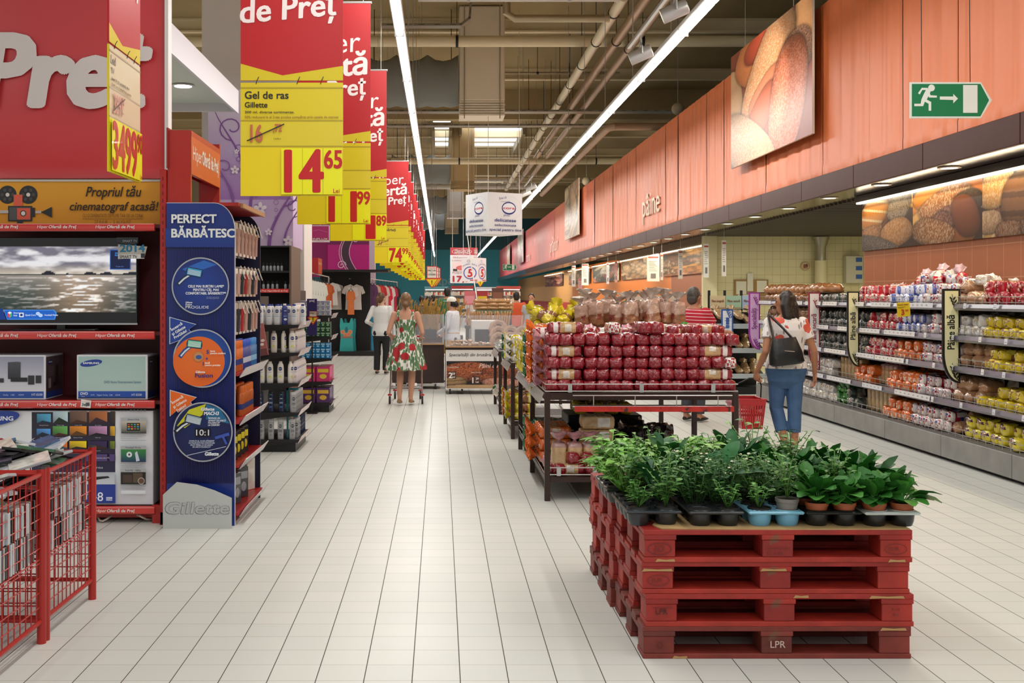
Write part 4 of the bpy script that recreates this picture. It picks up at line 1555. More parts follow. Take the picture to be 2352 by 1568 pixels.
# hang tag on the corner
t = thing('promotion_tag', 'grey and blue smart TV tag hooked on the corner of the television', 'tag', W(300, 570, 8.1))
a, b = W(271, 0, 8.1).x, W(338, 0, 8.1).x
mb = MB().mat(M('#b8b4aa', 0.35))
mb.prism([(a, W(0, 595, 8.1).z), (b - 0.02, W(0, 591, 8.1).z), (b, W(0, 566, 8.1).z), (a, W(0, 561, 8.1).z)], 8.1, 8.106)
mb.mat(M('#3a3d44', 0.2, alpha=0.9)).prism([(a - 0.012, W(0, 545, 8.1).z), (W(317, 0, 8.1).x, W(0, 545, 8.1).z), (W(317, 0, 8.1).x, W(0, 558, 8.1).z), (W(305, 0, 8.1).x, W(0, 562, 8.1).z), (a - 0.012, W(0, 556, 8.1).z)], 8.102, 8.135)
mb.build('card', t)
p = PR()
p.rect(a + 0.002, W(0, 594, 8.1).z, b - 0.02, W(0, 584, 8.1).z, '#d8d6d0')
q = W(276, 578, 8.1)
p.text('2014', q.x, q.z, ts(16), '#1f7a9c', bold=0.05, fit=ts(56))
q = W(275, 593, 8.1)
p.text('SMART TV', q.x, q.z, ts(7), '#3a3a3a', bold=0.01, fit=ts(40))
q = W(324, 592, 8.1)
p.rect(q.x, q.z, q.x + ts(9), q.z + ts(10), '#33333a')
q = W(282, 556, 8.1)
p.text('SMART TV', q.x, q.z, ts(5), '#b8bcc0', fit=ts(33))
p.build('tag_print', (0, 8.0995, 0), (1, 0, 0), (0, 0, 1), t)


# boxed goods
def logo(p, x, y, w, c='#1b3c96'):
	p.ell(x, y, w / 2, w * 0.145, c, a0=0.16)
	p.text('SAMSUNG', x, y - w * 0.04, w * 0.085, '#f0f2f8', 'c', 0.05, fit=w * 0.72)


def carton(name, label, x0, x1, y0, y1, z0, z1, front, side, col='#e4e6ea', cat='box'):
	t = thing(name, label, cat, ((x0 + x1) / 2, (y0 + y1) / 2, z0))
	MB().mat(M(col, 0.4)).box(x0, x1, y0, y1, z0, z1, bev=0.004).build('carton', t)
	p = PR()
	front(p, x1 - x0, z1 - z0)
	p.build('front_print', (x0, y0, z0), (1, 0, 0), (0, 0, 1), t, ink('carton_ink', 0.3, coat=0.3))
	if side:
		p = PR()
		side(p, y1 - y0, z1 - z0)
		p.build('side_print', (x1, y0, z0), (0, 1, 0), (0, 0, 1), t, ink('carton_ink', 0.3, coat=0.3))
	return t


def ht_front(p, w, h):
	p.rect(0.012, 0.012, w - 0.014, h - 0.012, '#e8eaf0', '#9a9cb2')
	p.rect(0.012, 0.012, w - 0.014, 0.06, '#1a4fae')
	for i in range(4):
		p.text(('DVD', 'Dolby', 'USB', 'HDMI')[i], w - 0.36 + i * 0.055, 0.03, 0.011, '#cfe0f8')
	p.text('HT-E330', w - 0.1, 0.03, 0.015, '#e8f0fc', bold=0.02)
	D = '#2c2c34'
	p.rect(w - 0.27, 0.15, w - 0.18, 0.27, D, '#50505a').poly([(w - 0.27, 0.27), (w - 0.2, 0.275), (w - 0.18, 0.27)], '#6a6a74')
	p.rect(w - 0.25, 0.13, w - 0.13, 0.16, '#1c1c22').rect(w - 0.125, 0.11, w - 0.08, 0.175, D).rect(w - 0.07, 0.12, w - 0.03, 0.175, D)
	p.rect(w - 0.33, 0.125, w - 0.3, 0.155, D).rect(w - 0.37, 0.125, w - 0.34, 0.155, D)
	p.text('DVD Home Entertainment System', w - 0.36, 0.22, 0.012, '#5a6a90', 'r')


def ht_side(p, w, h):
	p.rect(0.005, 0.01, w - 0.01, h - 0.015, '#3c2a2e', '#5c4c50').rect(0.005, 0.01, w - 0.01, 0.055, '#1a3a86')
	logo(p, w * 0.25, h * 0.83, 0.1, '#1a2f70')
	p.rect(w * 0.55, 0.11, w * 0.68, 0.24, '#1c1418').rect(w * 0.4, 0.09, w * 0.75, 0.115, '#181214').rect(w * 0.12, 0.08, w * 0.26, 0.15, '#8a7c7c')
	for k in range(6):
		p.rect(w * 0.1, 0.17 + k * 0.012, w * 0.4, 0.174 + k * 0.012, '#77686a')


bx = W(105, 0, 8.05).x
carton('home_theatre_carton', 'white home theatre carton picturing black speakers on the third red shelf', bx - 0.62, bx, 8.05, 8.42, 0.876, 1.198, ht_front, ht_side)


def dvd_front(p, w, h):
	p.rect(0.012, 0.012, w - 0.014, h - 0.012, '#b4cdc6', '#a8c4be')
	p.rect(0.012, 0.012, w - 0.014, 0.062, '#1a4fae').rect(0.012, 0.01, w - 0.014, 0.016, '#2a2430')
	logo(p, 0.105, h - 0.06, 0.16)
	p.text('DVD Home Entertainment System', w - 0.045, 0.12, 0.017, '#3a6a90', 'r', fit=0.265)
	p.text('DVD', 0.03, 0.036, 0.018, '#eef4ff', bold=0.05)
	p.text('VIDEO', 0.035, 0.022, 0.006, '#eef4ff')
	for i in range(5):
		p.text(('DTS', 'Digital', 'Dolby', 'USB', 'HDMI')[i], 0.105 + i * 0.044, 0.03, 0.01, '#cfe0f8')
	p.text('HT-E330', w - 0.04, 0.03, 0.014, '#e8f0fc', 'r', bold=0.02)


def dvd_side(p, w, h):
	p.rect(0.005, 0.01, w - 0.01, h - 0.015, '#4a4644', '#5a5552').rect(0.005, 0.01, w - 0.01, 0.06, '#16306e')
	logo(p, w * 0.3, h * 0.83, 0.1, '#1a2f70')


carton('home_theatre_carton', 'pale green and white home theatre carton beside the red upright', W(176, 0, 8.05).x, W(339, 0, 8.05).x, 8.05, 8.34, 0.876, 1.2, dvd_front, dvd_side)

THC = [['#4a9ec4', '#b8d8ea', '#7a5a48', '#b06838', '#3c2a24'], ['#4a8ac8', '#5a9a4a', '#d08018', '#b080a8', '#d8a020'], ['#2a80b8', '#d06a20', '#e8b808', '#2c1848', '#6a7a20']]
THN = [['Along the beach', 'Winter ridge', 'Sunset of fall', 'Sky of plain', ''], ['Time to rest', 'Afternoon forest', 'Beacon of hope', 'Violet sky', ''], ['', '', 'Flower', 'Fireworks', '']]


def tv_front(p, w, h):
	X = lambda px: px * 8.03 / F + w - W(350, 0, 8.03).x + W(0, 0, 8.03).x - 0  # u from pixel column
	X = lambda px: W(px, 0, 8.03).x - TVX0
	Z = lambda py: W(0, py, 8.03).z - 0.124
	p.rect(0.01, 0.008, w - 0.01, h - 0.01, '#dfe2e8', '#e8eaee')
	p.rect(X(73), Z(1084), X(265), h - 0.01, '#2a2148', '#1c1726')
	for r in range(3):
		for c in range(5):
			x0 = X((85, 122, 161, 205, 254)[c])
			x1 = min(X((117, 156, 200, 247, 290)[c]), X(265))
			zt, zb = Z((944, 978, 1012)[r] + (6 if c == 0 else 0)), Z((972, 1000, 1030)[r])
			cc = THC[r][c]
			lc = tuple(x * 0.25 for x in lin(cc))
			p._add([(x0, zb), (x1, zb), (x1, zt), (x0, zt)], [(0, 1, 2, 3)], [lc, lin(cc), tuple(min(1, q * 1.6) for q in lin(cc)), lin(cc)])
			if c < 4:
				p.poly([(x0, zb), (x0 + (x1 - x0) * 0.4, zb + (zt - zb) * (0.3 + 0.2 * ((r + c) % 2))), (x1, zb + (zt - zb) * 0.12), (x1, zb)], tuple(q * 0.45 for q in lin(THC[(r + 1) % 3][c])))
			if THN[r][c]:
				p.text(THN[r][c], (x0 + x1) / 2, zb - 0.016, 0.007, '#c8c8d0', 'c')
	p.rect(X(200), Z(1058), X(248), Z(1042), '#54407a').rect(X(254), Z(1058), X(265), Z(1042), '#54407a')
	p.text('Connect your PC', X(221), Z(1052), 0.01, '#e0dce8')
	p.text('Storage Service', X(238), Z(1075), 0.017, '#d8d4e0', 'r')
	p.text('<', X(75), Z(1013), 0.03, '#c8c8d8')
	p.rect(X(73), Z(1111), X(265), Z(1084), '#d0d4da', '#b8bcc6').poly([(X(150), Z(1098)), (X(250), Z(1092)), (X(254), Z(1096)), (X(200), Z(1104))], '#1c1c20')
	p.rect(X(73), Z(1154), X(267), Z(1111), '#1c3a98')
	p.text('48', X(211), Z(1149), 0.062, '#f0f4ff', bold=0.01)
	p.text('H5500', X(180), Z(1136), 0.02, '#d0dcf4')
	p.rect(X(246), Z(1148), X(260), Z(1140), '#d8e4f8').text('121cm', X(247), Z(1146), 0.012, '#1c3a98', bold=0.03, fit=0.04)
	logo(p, X(-6), Z(960), 0.34)
	for i, (s, z0, z1, c1, c2) in enumerate((('Smart Hub', 958, 994, '#2e3634', '#c8c0b0'), ('Football Mode', 1022, 1059, '#1a3060', '#3a8a40'), ('Full HD 1080p', 1074, 1110, '#22201e', '#5a4438'))):
		p.rect(X(280), Z(z1), X(339), Z(z0), '#b0b2b4').rect(X(281), Z(z1), X(338), Z(z0 + 8), c1, c2 if i != 2 else c1)
		p.text(s, X(309), Z(z0 + 6), 0.013, '#33363a', 'c')
		if i == 0:
			p.rect(X(294), Z(z1 - 6), X(324), Z(z0 + 12), '#101014')
			for r in range(3):
				for c in range(4):
					p.rect(X(296 + c * 7), Z(z1 - 9 - r * 5), X(301 + c * 7), Z(z1 - 12 - r * 5), ('#58a0d0', '#d8a030', '#c05050', '#60a060')[(r + c) % 4])
		elif i == 1:
			p.ell(X(300), Z(1042), 0.02, 0.02, '#e0e4ea').ell(X(300), Z(1042), 0.007, 0.007, '#20242a').poly([(X(316), Z(1058)), (X(313), Z(1038)), (X(318), Z(1034)), (X(324), Z(1056))], '#d0d8e8')
		else:
			p.rect(X(286), Z(1106), X(307), Z(1088), '#4a3a30').rect(X(309), Z(1106), X(331), Z(1084), '#5a4a38').ell(X(328), Z(1102), 0.024, 0.024, '#c8c0b8').ell(X(328), Z(1102), 0.02, 0.02, '#6a4a38')
		for k in range(4 if i < 2 else 2):
			p.rect(X(281), Z(z1 + 4 + k * 4), X(338 - 9 * (k % 3)), Z(z1 + 3 + k * 4), '#9a9ca0')
	p.rect(X(281), Z(1132), X(339), Z(1123), '#b8babe').rect(X(281.5), Z(1131.5), X(338.5), Z(1123.5), '#e2e4e8')
	p.text('FRONT', X(280), Z(944), 0.012, '#55585c')
	for k in range(5):
		p.rect(X(302 + k * 8), Z(943), X(307 + k * 8), Z(939), '#55585c')


TVX0 = -3.3
carton('television_carton', 'large white and purple television carton standing on the bottom red shelf', TVX0, W(352, 0, 8.03).x, 8.03, 8.3, 0.124, 0.8, tv_front, None, '#dfe1e6')
t = thing('cable', 'thin grey cable lying in loops on the floor under the red shelving', 'cable', (-2.3, 8.1, 0))
MB().mat(M('#b8aa9a', 0.5), True).tube([(-2.9 + k * 0.022, 8.1 + 0.1 * math.sin(k * 0.5), 0.012 + 0.02 * (math.sin(k * 0.8) + 1)) for k in range(40)], 0.007, 6).build('cable_run', t)

# ------------------------------------------------------------------ razor end display
EY0, EY1, EX0, EX1 = 7.905, 9.0, -1.937, -1.452
t = thing('razor_display', 'tall dark blue razor display stand at the end of the red shelving', 'display stand', (-1.7, 8.4, 0))
NAVY = M('#15205a', 0.35)


def endpanel(y0, y1, mat, nm):
	zt, r = 2.282, 0.15
	pts = [(EX0, 0.0), (EX1, 0.0), (EX1, zt - r * 1.3)] + [(EX1 - r + r * math.cos(a), zt - r * 1.3 + r * 1.3 * math.sin(a)) for a in [math.pi / 2 * k / 8 for k in range(1, 9)]] + [(EX0, zt)]
	mb = MB().mat(mat)
	mb.prism(pts, y0, y1, 'y')
	return mb.build(nm, t)


fp = endpanel(EY0, EY0 + 0.018, M('#c9ccd6', 0.4), 'end_panel')
endpanel(EY1, EY1 + 0.018, M('#12163a', 0.5), 'end_panel')
MB().mat(M('#10132e', 0.5)).box(EX0 + 0.0, EX0 + 0.03, EY0 + 0.02, EY1, 0.03, 2.2).build('back_panel', t)
mb = MB().mat(REDM)
mb.box(EX0, EX1 + 0.02, EY0 + 0.018, EY1, 2.26, 2.285).mat(M('#c0906a', 0.5)).box(EX1 + 0.02, EX1 + 0.04, EY0 + 0.1, EY1, 2.255, 2.285)
mb.build('top_board', t)
SHZ = [1.075, 0.735, 0.425, 0.085]
for z in SHZ:
	s = MB().mat(REDM).box(EX0 + 0.03, EX1 + 0.02, EY0 + 0.02, EY1 - 0.002, z - 0.02, z).build('shelf', t)
	m = MB().mat(M('#c8bcc4', 0.2, alpha=0.85, coat=0.5))
	X1 = EX1 + 0.025
	m.add([(X1, EY0 + 0.05, z - 0.035), (X1 + 0.045, EY0 + 0.05, z + 0.035), (X1 + 0.045, EY1, z + 0.035), (X1, EY1, z - 0.035), (X1 - 0.004, EY0 + 0.05, z - 0.03), (X1 + 0.04, EY0 + 0.05, z + 0.038), (X1 + 0.04, EY1, z + 0.038), (X1 - 0.004, EY1, z - 0.03)], [(3, 2, 1, 0), (4, 5, 6, 7), (0, 1, 5, 4), (2, 3, 7, 6), (1, 2, 6, 5)])
	m.build('ticket_rail', s)
hk = []
for r, z in enumerate((2.16, 1.83, 1.58)):
	for k in range(6):
		y = EY0 + 0.16 + k * 0.155
		mb = MB().mat(CHROME, True)
		mb.tube([(EX0 + 0.03, y, z), (EX1 + 0.01, y, z)], 0.004, 6)
		h = mb.build('peg_hook', t)
		MB().mat(M('#ded8cc', 0.4)).add([(EX1 + 0.012, y - 0.022, z + 0.01), (EX1 + 0.012, y + 0.022, z + 0.01), (EX1 + 0.045, y + 0.022, z - 0.085), (EX1 + 0.045, y - 0.022, z - 0.085)], [(0, 1, 2, 3), (3, 2, 1, 0)]).build('price_tag', h)
# front print of the display
p = PR()


def gp(px, py):
	q = W(px, py, EY0)
	return (q.x, q.z)


def gs(v):
	return v * EY0 / F


zt, r = 2.282, 0.15
e = 0.004
p.poly([(EX0, 0.0), (EX1 - e, 0.0), (EX1 - e, zt - r * 1.3)] + [(EX1 - r + (r - e) * math.cos(a), zt - r * 1.3 + (r * 1.3 - e) * math.sin(a)) for a in [math.pi / 2 * k / 8 for k in range(1, 9)]] + [(EX0, zt - e)], '#17307e')
zA = gp(0, 568)[1]
p.rect(EX0, 0.3, EX1 - e, 1.2, '#161a5c', '#1a3488').rect(EX0, 1.2, EX1 - e, zA, '#1a3488', '#1b2566')
n = 42
for k in range(n):
	x = EX0 + (EX1 - EX0) * (k + 0.5) / n
	p.rect(x - 0.0025, 0.3, x + 0.0025, zA, '#10144a', '#141c58')
p.rect(EX0, zA, EX1 - e, zA + 0.11, '#17307e', '#153c8e').rect(EX0, zA + 0.11, EX1 - e, 2.1, '#153c8e', '#16307c')
p.text('PERFECT', *gp(396, 512), gs(19), '#e4e6e4', bold=0.05, fit=gs(102))
p.text('BĂRBĂTESC', *gp(396, 545), gs(19), '#e4e6e4', bold=0.05, fit=gs(144))
SIL = '#c4c8cc'


def razor(px, py, s, ang, head, grip):
	"""a razor head with its handle, px/py the head's middle."""
	c = Vector(gp(px, py))
	ca, sa = math.cos(ang), math.sin(ang)

	def T(pts):
		return [(c.x + (a * ca - b * sa) * gs(s), c.y + (a * sa + b * ca) * gs(s)) for a, b in pts]
	p.line(T([(-0.6, -0.4), (-1.3, -1.1), (-1.9, -2.1)]), gs(s * 0.6), grip)
	p.line(T([(-0.5, -0.4), (-1.2, -1.1), (-1.75, -1.9)]), gs(s * 0.22), '#d4dae0')
	p.poly(T([(-1.05, -0.55), (1.05, -0.55), (1.15, 0.0), (1.0, 0.62), (-1.0, 0.62), (-1.15, 0)]), '#142a56')
	p.poly(T([(-0.95, -0.4), (0.95, -0.4), (0.95, 0.5), (-0.95, 0.5)]), head)
	for k in range(5):
		p.line(T([(-0.85, -0.3 + k * 0.14), (0.85, -0.3 + k * 0.14)]), gs(s * 0.06), '#e6ebee')


def disc(px, py, r, c1, c2):
	q = gp(px, py)
	p.ell(q[0], q[1], gs(r + 3), gs(r + 3), SIL, '#a8acb2', n=48).ell(q[0], q[1], gs(r), gs(r), c1, c2, n=48)


def flag(pts, fill):
	p.poly([gp(*q) for q in pts], '#c8d0dc')
	cx, cy = sum(q[0] for q in pts) / len(pts), sum(q[1] for q in pts) / len(pts)
	p.poly([gp(cx + (q[0] - cx) * 0.94, cy + (q[1] - cy) * 0.94) for q in pts], fill)


disc(462, 657, 63, '#1a3f98', '#142c74')
p.poly([gp(420, 618), gp(470, 598), gp(500, 608), gp(440, 628)], '#2a64ba')
razor(448, 626, 17, -0.2, '#3aa4d0', '#152a50')
for s, x0, x1, y in (('CELE MAI SUBȚIRI LAME*', 434, 516, 660), ('PENTRU CEL MAI', 446, 504, 668), ('CONFORTABIL BĂRBIERIT!**', 429, 521, 676)):
	p.text(s, *gp(x0, y), gs(5.4), '#e8ecf4', bold=0.05, fit=gs(x1 - x0))
for k in range(2):
	p.text('*de la Gillette, gamele fără fir', *gp(476, 683 + k * 3), gs(1.7), '#b8c4e0')
p.text('Gillette', *gp(429, 696), gs(3.6), '#e8ecf4', bold=0.05)
p.text('Fusion', *gp(429, 701), gs(4), '#e8ecf4', bold=0.04)
p.text('PROGLIDE', *gp(429, 708), gs(6), '#e8ecf4', fit=gs(53))
flag([(392, 727), (454, 744), (437, 756), (442, 762), (430, 768), (424, 778), (392, 790)], '#1c3f94')
for s, y, x in (('Încearcă', 758, 397), ('și Gillette', 768, 400), ('ProGlide!', 776, 405)):
	p.text(s, *gp(x, y + 2), gs(6), '#f0f2f8', bold=0.04, rot=0.55)
disc(468, 822, 64, '#1f6fae', '#15388a')
q = gp(462, 832)
p.ell(q[0] - gs(2), q[1] + gs(3), gs(59), gs(57), '#e8702a', '#e4661f', n=48)
razor(450, 790, 16, -0.12, '#7ad0a8', '#1a4a8a')
p.ell(*gp(459, 818), gs(12), gs(12), '#d8a070', '#c07a40').ell(*gp(460, 819), gs(7), gs(5), '#3a5a9a')
for s, x, y, h in (('5', 478, 811, 8), ('+', 476, 826, 7), ('1', 470, 838, 8)):
	p.text(s, *gp(x, y), gs(h), '#1c3c90', bold=0.06)
for s, x, y in (('lame', 487, 807), ('pentru confort', 487, 812), ('lamă', 475, 834), ('pentru precizie', 475, 839)):
	p.text(s, *gp(x, y), gs(4), '#f8ece0', bold=0.05)
p.text('Gillette', *gp(454, 855), gs(5), '#f4ece4', bold=0.05)
p.text('Fusion', *gp(453, 865), gs(9), '#1c2f80', bold=0.05, fit=gs(40))
flag([(395, 893), (457, 910), (443, 921), (446, 925), (414, 945), (411, 941), (395, 954)], '#e4661f')
for s, y, x in (('Încearcă', 924, 401), ('și Gillette', 934, 405), ('Fusion!', 941, 413)):
	p.text(s, *gp(x, y + 2), gs(6), '#f8ece4', bold=0.04, rot=0.55)
disc(471, 989, 65, '#1a2f62', '#15204e')
p.poly([gp(412, 975), gp(440, 938), gp(478, 925), gp(470, 950), (gp(430, 980))], '#c8c828')
p.poly([gp(478, 925), gp(510, 936), gp(532, 970), gp(478, 960)], '#1f6a94')
razor(450, 962, 18, -0.25, '#9ab0b8', '#1a2230')
p.text('Gillette', *gp(467, 940), gs(6.5), '#eef0f4', bold=0.06, shear=0.15, fit=gs(30))
p.text('MACH3', *gp(474, 950), gs(7.5), '#eef0f4', bold=0.05, shear=0.15, fit=gs(33))
for s, y in (('ÎNVINGE UN', 959), ('APARAT DE UNICĂ', 964.5), ('FOLOSINȚĂ*', 969.5), ('LA CONFORT', 974.5)):
	p.text(s, *gp(484, y), gs(3.8), '#e4e8f0', bold=0.04, fit=gs(len(s) * 2.65))
p.rect(*gp(454, 999), *gp(489, 980), '#14161e').text('10:1', *gp(457, 996), gs(13), '#d8dce0', bold=0.02, fit=gs(29))
p.poly([gp(499, 999), gp(531, 989), gp(533, 996), gp(501, 1005)], '#3c58b0').line([gp(518, 999), gp(526, 1016)], gs(5), '#3c58b0')
for i, s in enumerate(('CHIAR ȘI AL 10-LEA BĂRBIERIT', 'CU MACH3 ESTE MAI CONFORTABIL', 'DECÂT PRIMUL CU UN APARAT', 'DE UNICĂ FOLOSINȚĂ.*')):
	p.text(s, *gp(470, 1010 + i * 4.5), gs(3.2), '#d4dcec', 'c', bold=0.03, fit=gs(len(s) * 2.05))
p.line([gp(437, 1041), gp(525, 1021)], gs(1.2), '#c8d0e0')
p.text('Gillette', *gp(477, 1041), gs(7.5), '#eef0f4', bold=0.06, shear=0.15, fit=gs(31))
p.poly([(EX0, 0), (EX1 - e, 0), (EX1 - e, gp(0, 1137)[1]), gp(500, 1120), gp(460, 1107), gp(414, 1101), (EX0, gp(0, 1130)[1])], '#b8bbb8')
p.text('Gillette', *gp(386, 1173), gs(26), '#66696b', bold=0.06, shear=0.16, fit=gs(145))
p.text('Gillette', *gp(387, 1172.5), gs(25.5), '#bfc2c0', bold=0.028, shear=0.16, fit=gs(144))
p.text('Gillette', *gp(388, 1173), gs(25), '#b2b5b3', bold=0.012, shear=0.16, fit=gs(143))
p.build('panel_print', (0, EY0, 0), (1, 0, 0), (0, 0, 1), fp, ink('panel_ink', 0.3, coat=0.2))
for (a, b) in (((384, 470), (396, 480)), ((377, 1105), (385, 1132))):
	pass
# header box above the display
t = thing('header_sign', 'red and orange promotion header box standing above the razor display', 'header sign', (-1.87, 8.4, 2.285))
mb = MB().mat(REDM)
mb.box(-1.94, -1.776, 7.95, 7.99, 2.286, 2.80).box(-1.94, -1.776, 8.98, 9.02, 2.286, 2.84).box(-1.8, -1.78, 7.99, 8.98, 2.49, 2.80)
mb.build('frame', t)
MB().mat(M('#8f1712', 0.5)).box(-1.943, -1.93, 7.93, 9.02, 2.53, 2.815).build('back_plate', t)
p = PR()
p.rect(0, 0, 1.04, 0.31, '#d2601a', '#d96c22').rect(0, 0.27, 1.04, 0.31, '#c04a18')
p.text('Hiper', 0.06, 0.11, 0.1, '#f6ece0', fit=0.3)
p.text('Ofertă de Preț', 0.37, 0.11, 0.1, '#f6ece0', bold=0.045, fit=0.6)
p.build('header_print', (-1.775, 7.96, 2.49), (0, 1, 0), (0, 0, 1), t)
# ------------------------------------------------------------------ toiletries: end shelves with bottles
def end_shelf(name, label, x0, x1, y0, y1, zs, top, rail_c):
	t = thing(name, label, 'shelving', ((x0 + x1) / 2, (y0 + y1) / 2, 0))
	BK = M('#1b191b', 0.45)
	MB().mat(BK).box(x0 - 0.04, x0, y0, y1, 0.02, top).build('back_panel', t)
	MB().mat(BK).box(x0 - 0.04, x1 - 0.03, y0 + 0.03, y1 - 0.03, 0.0, 0.1).build('plinth', t)
	for z in zs:
		mb = MB().mat(BK)
		mb.box(x0, x1, y0, y1, z - 0.03, z)
		mb.prism([(x0, z - 0.03), (x1 - 0.02, z - 0.03), (x0, z - 0.085)], y0 + 0.004, y0 + 0.008).prism([(x0, z - 0.03), (x1 - 0.02, z - 0.03), (x0, z - 0.085)], y1 - 0.008, y1 - 0.004)
		s = mb.build('shelf', t)
		m = MB().mat(M(rail_c, 0.25, var=0.12, vs=14, coat=0.5))
		m.add([(x1, y0, z - 0.04), (x1 + 0.035, y0, z + 0.03), (x1 + 0.035, y1, z + 0.03), (x1, y1, z - 0.04), (x1 - 0.004, y0, z - 0.036), (x1 + 0.03, y0, z + 0.032), (x1 + 0.03, y1, z + 0.032), (x1 - 0.004, y1, z - 0.036)],
			  [(3, 2, 1, 0), (4, 5, 6, 7), (0, 1, 5, 4), (2, 3, 7, 6), (1, 2, 6, 5)])
		m.build('ticket_rail', s)
	return t


NZ = [1.323, 1.034, 0.716, 0.412, 0.13]
end_shelf('end_shelf', 'black end shelf stocked with white, navy and grey body lotion bottles', -1.93, -1.48, 11.62, 12.56, NZ, 1.62, '#c9aab0')


def bottle(label, body, cap, mark, w=0.068, dp=0.042, h=0.215, kind=0, group=None, capdown=False):
	t = thing('lotion_bottle', label, 'bottle', (0, 0, -50), group)
	mb = MB().mat(M(body, 0.25, coat=0.3), True)
	hw, hd = w / 2, dp / 2
	if kind == 0:
		prof = [(0.86, 0.0), (0.95, 0.004), (0.97, 0.03), (1.0, 0.09), (0.97, h - 0.075), (0.9, h - 0.045), (0.72, h - 0.024), (0.5, h - 0.018)]
		cp = [(0.5, h - 0.018), (0.52, h - 0.015), (0.5, h - 0.002), (0.44, h)]
	else:
		prof = [(0.94, 0.0), (0.99, 0.004), (1.0, 0.02), (1.0, h - 0.05), (0.97, h - 0.035), (0.92, h - 0.03)]
		cp = [(0.92, h - 0.03), (0.94, h - 0.026), (0.92, h - 0.003), (0.86, h)]
	n = 18

	def rings(pr):
		return [[(hw * r * math.copysign(abs(math.cos(a)) ** 0.8, math.cos(a)), hd * r * math.copysign(abs(math.sin(a)) ** 0.8, math.sin(a)), z) for a in [2 * math.pi * j / n for j in range(n)]] for r, z in pr]
	mb.loft(rings(prof))
	mb.build('body', t, world=False)
	mb = MB().mat(M(cap, 0.3), True)
	mb.loft(rings(cp))
	mb.build('cap', t, world=False)
	p = PR(0.0003)
	p.ell(0, h * 0.66, w * 0.27, w * 0.27, '#1b2f74' if kind == 0 or mark == 'flower' else '#2a2c36')
	p.text('NIVEA', 0, h * 0.645, 0.0075, '#f0f2f6', 'c', 0.05, fit=w * 0.42)
	if mark == 'flower':
		p.ell(-0.004, h * 0.3, w * 0.24, w * 0.12, '#c8cf40', '#dfe27a', a0=0.4).ell(0.01, h * 0.26, w * 0.2, w * 0.09, '#e6e6a0', a0=-0.3)
	elif mark == 'blue':
		p.rect(-w * 0.3, h * 0.4, w * 0.3, h * 0.43, '#8ab0d8').ell(0, h * 0.26, w * 0.26, w * 0.16, '#b8d4ec', '#e8eef4')
	elif mark == 'pink':
		p.ell(0, h * 0.3, w * 0.2, w * 0.24, '#e8a8c0', '#f2dce4')
	elif mark == 'wave':
		p.ell(0, h * 0.26, w * 0.34, w * 0.12, '#5a8ac0', '#2a4a80').rect(-w * 0.28, h * 0.44, w * 0.28, h * 0.47, '#c8d4e4').rect(-w * 0.15, h * 0.84, w * 0.15, h * 0.87, '#58b060')
	else:
		p.ell(0, h * 0.22, w * 0.16, w * 0.16, '#8a8d92').rect(-w * 0.3, h * 0.42, w * 0.3, h * 0.45, '#5a5d64').rect(-w * 0.3, h * 0.36, w * 0.3, h * 0.385, '#6a6d74')
	p.rect(-w * 0.25, h * 0.5, w * 0.25, h * 0.512, '#7a8ab0')
	p.build('label', (0, -hd * 1.01, 0), (1, 0, 0), (0, 0, 1), t, world=False)
	return t


def fill(proto, spots, labs, group):
	for i, (x, y, z, rz) in enumerate(spots):
		lab = labs if isinstance(labs, str) else labs[min(i, len(labs) - 1)]
		if i == 0:
			proto.location, proto.rotation_euler = (x, y, z), (0, 0, rz)
			proto['label'], proto['group'] = lab, group
		else:
			dup(proto, (x, y, z), rz, lab, group)


B0 = bottle('', '#e9e9ea', '#2c3f9c', 'blue')
B1 = bottle('', '#2d3a86', '#e6e6ee', 'blue', h=0.22)
B2 = bottle('', '#ece9df', '#e6e2d6', 'flower', w=0.07, h=0.225)
B3 = bottle('', '#ede6e6', '#e6dada', 'pink', w=0.068, h=0.225)
B4 = bottle('', '#1d2b4c', '#1a2238', 'wave', w=0.062, h=0.215, kind=1)
B5 = bottle('', '#a9abac', '#c2c3c4', 'ring', w=0.062, h=0.21, kind=1)
row0 = [(-1.88 + k * 0.088, 11.67 + 0.02 * (k % 2), NZ[0], 0) for k in (0, 1, 2, 4, 5)] + [(-1.87 + k * 0.09, 11.79, NZ[0], 0) for k in range(4)]
fill(B0, row0, 'white lotion bottle with a blue cap on the top shelf of the black end shelf', 'white bottles on the top shelf')
fill(B1, [(-1.88 + 3 * 0.088 - 0.01, 11.665, NZ[0], 0.5)], 'dark blue lotion bottle among the white ones on the top shelf', None)
del B1['group']
fill(dup(B3), [(-1.53, 11.8 + k * 0.105, NZ[0], 0.5) for k in range(7)], 'white lotion bottle with pink design along the top shelf front', 'pink-marked bottles on the top shelf')
fill(B2, [(-1.74, 11.68, NZ[1], 0), (-1.55, 11.68, NZ[1], 0.25), (-1.64, 11.69, NZ[1], 1.2)], 'cream lotion bottle with yellow flower on the second shelf of the black end shelf', 'flower bottles on the second shelf')
fill(B3, [(-1.53, 11.8 + k * 0.105, NZ[1], 0.5) for k in range(7)], 'white lotion bottle with pink design along the second shelf front', 'pink-marked bottles on the second shelf')
fill(dup(B2), [(-1.94 + 0.07, 11.68, NZ[2], 0), (-1.78, 11.68, NZ[2], 0), (-1.67, 11.68, NZ[2], 0), (-1.57, 11.7, NZ[2], 1.1)], 'cream lotion bottle with yellow flower on the third shelf of the black end shelf', 'flower bottles on the third shelf')
fill(dup(B3), [(-1.53 + 0.0, 11.74 + k * 0.105, NZ[2], 0.5) for k in range(8)], 'white lotion bottle with pink design along the third shelf front', 'pink-marked bottles on the third shelf')
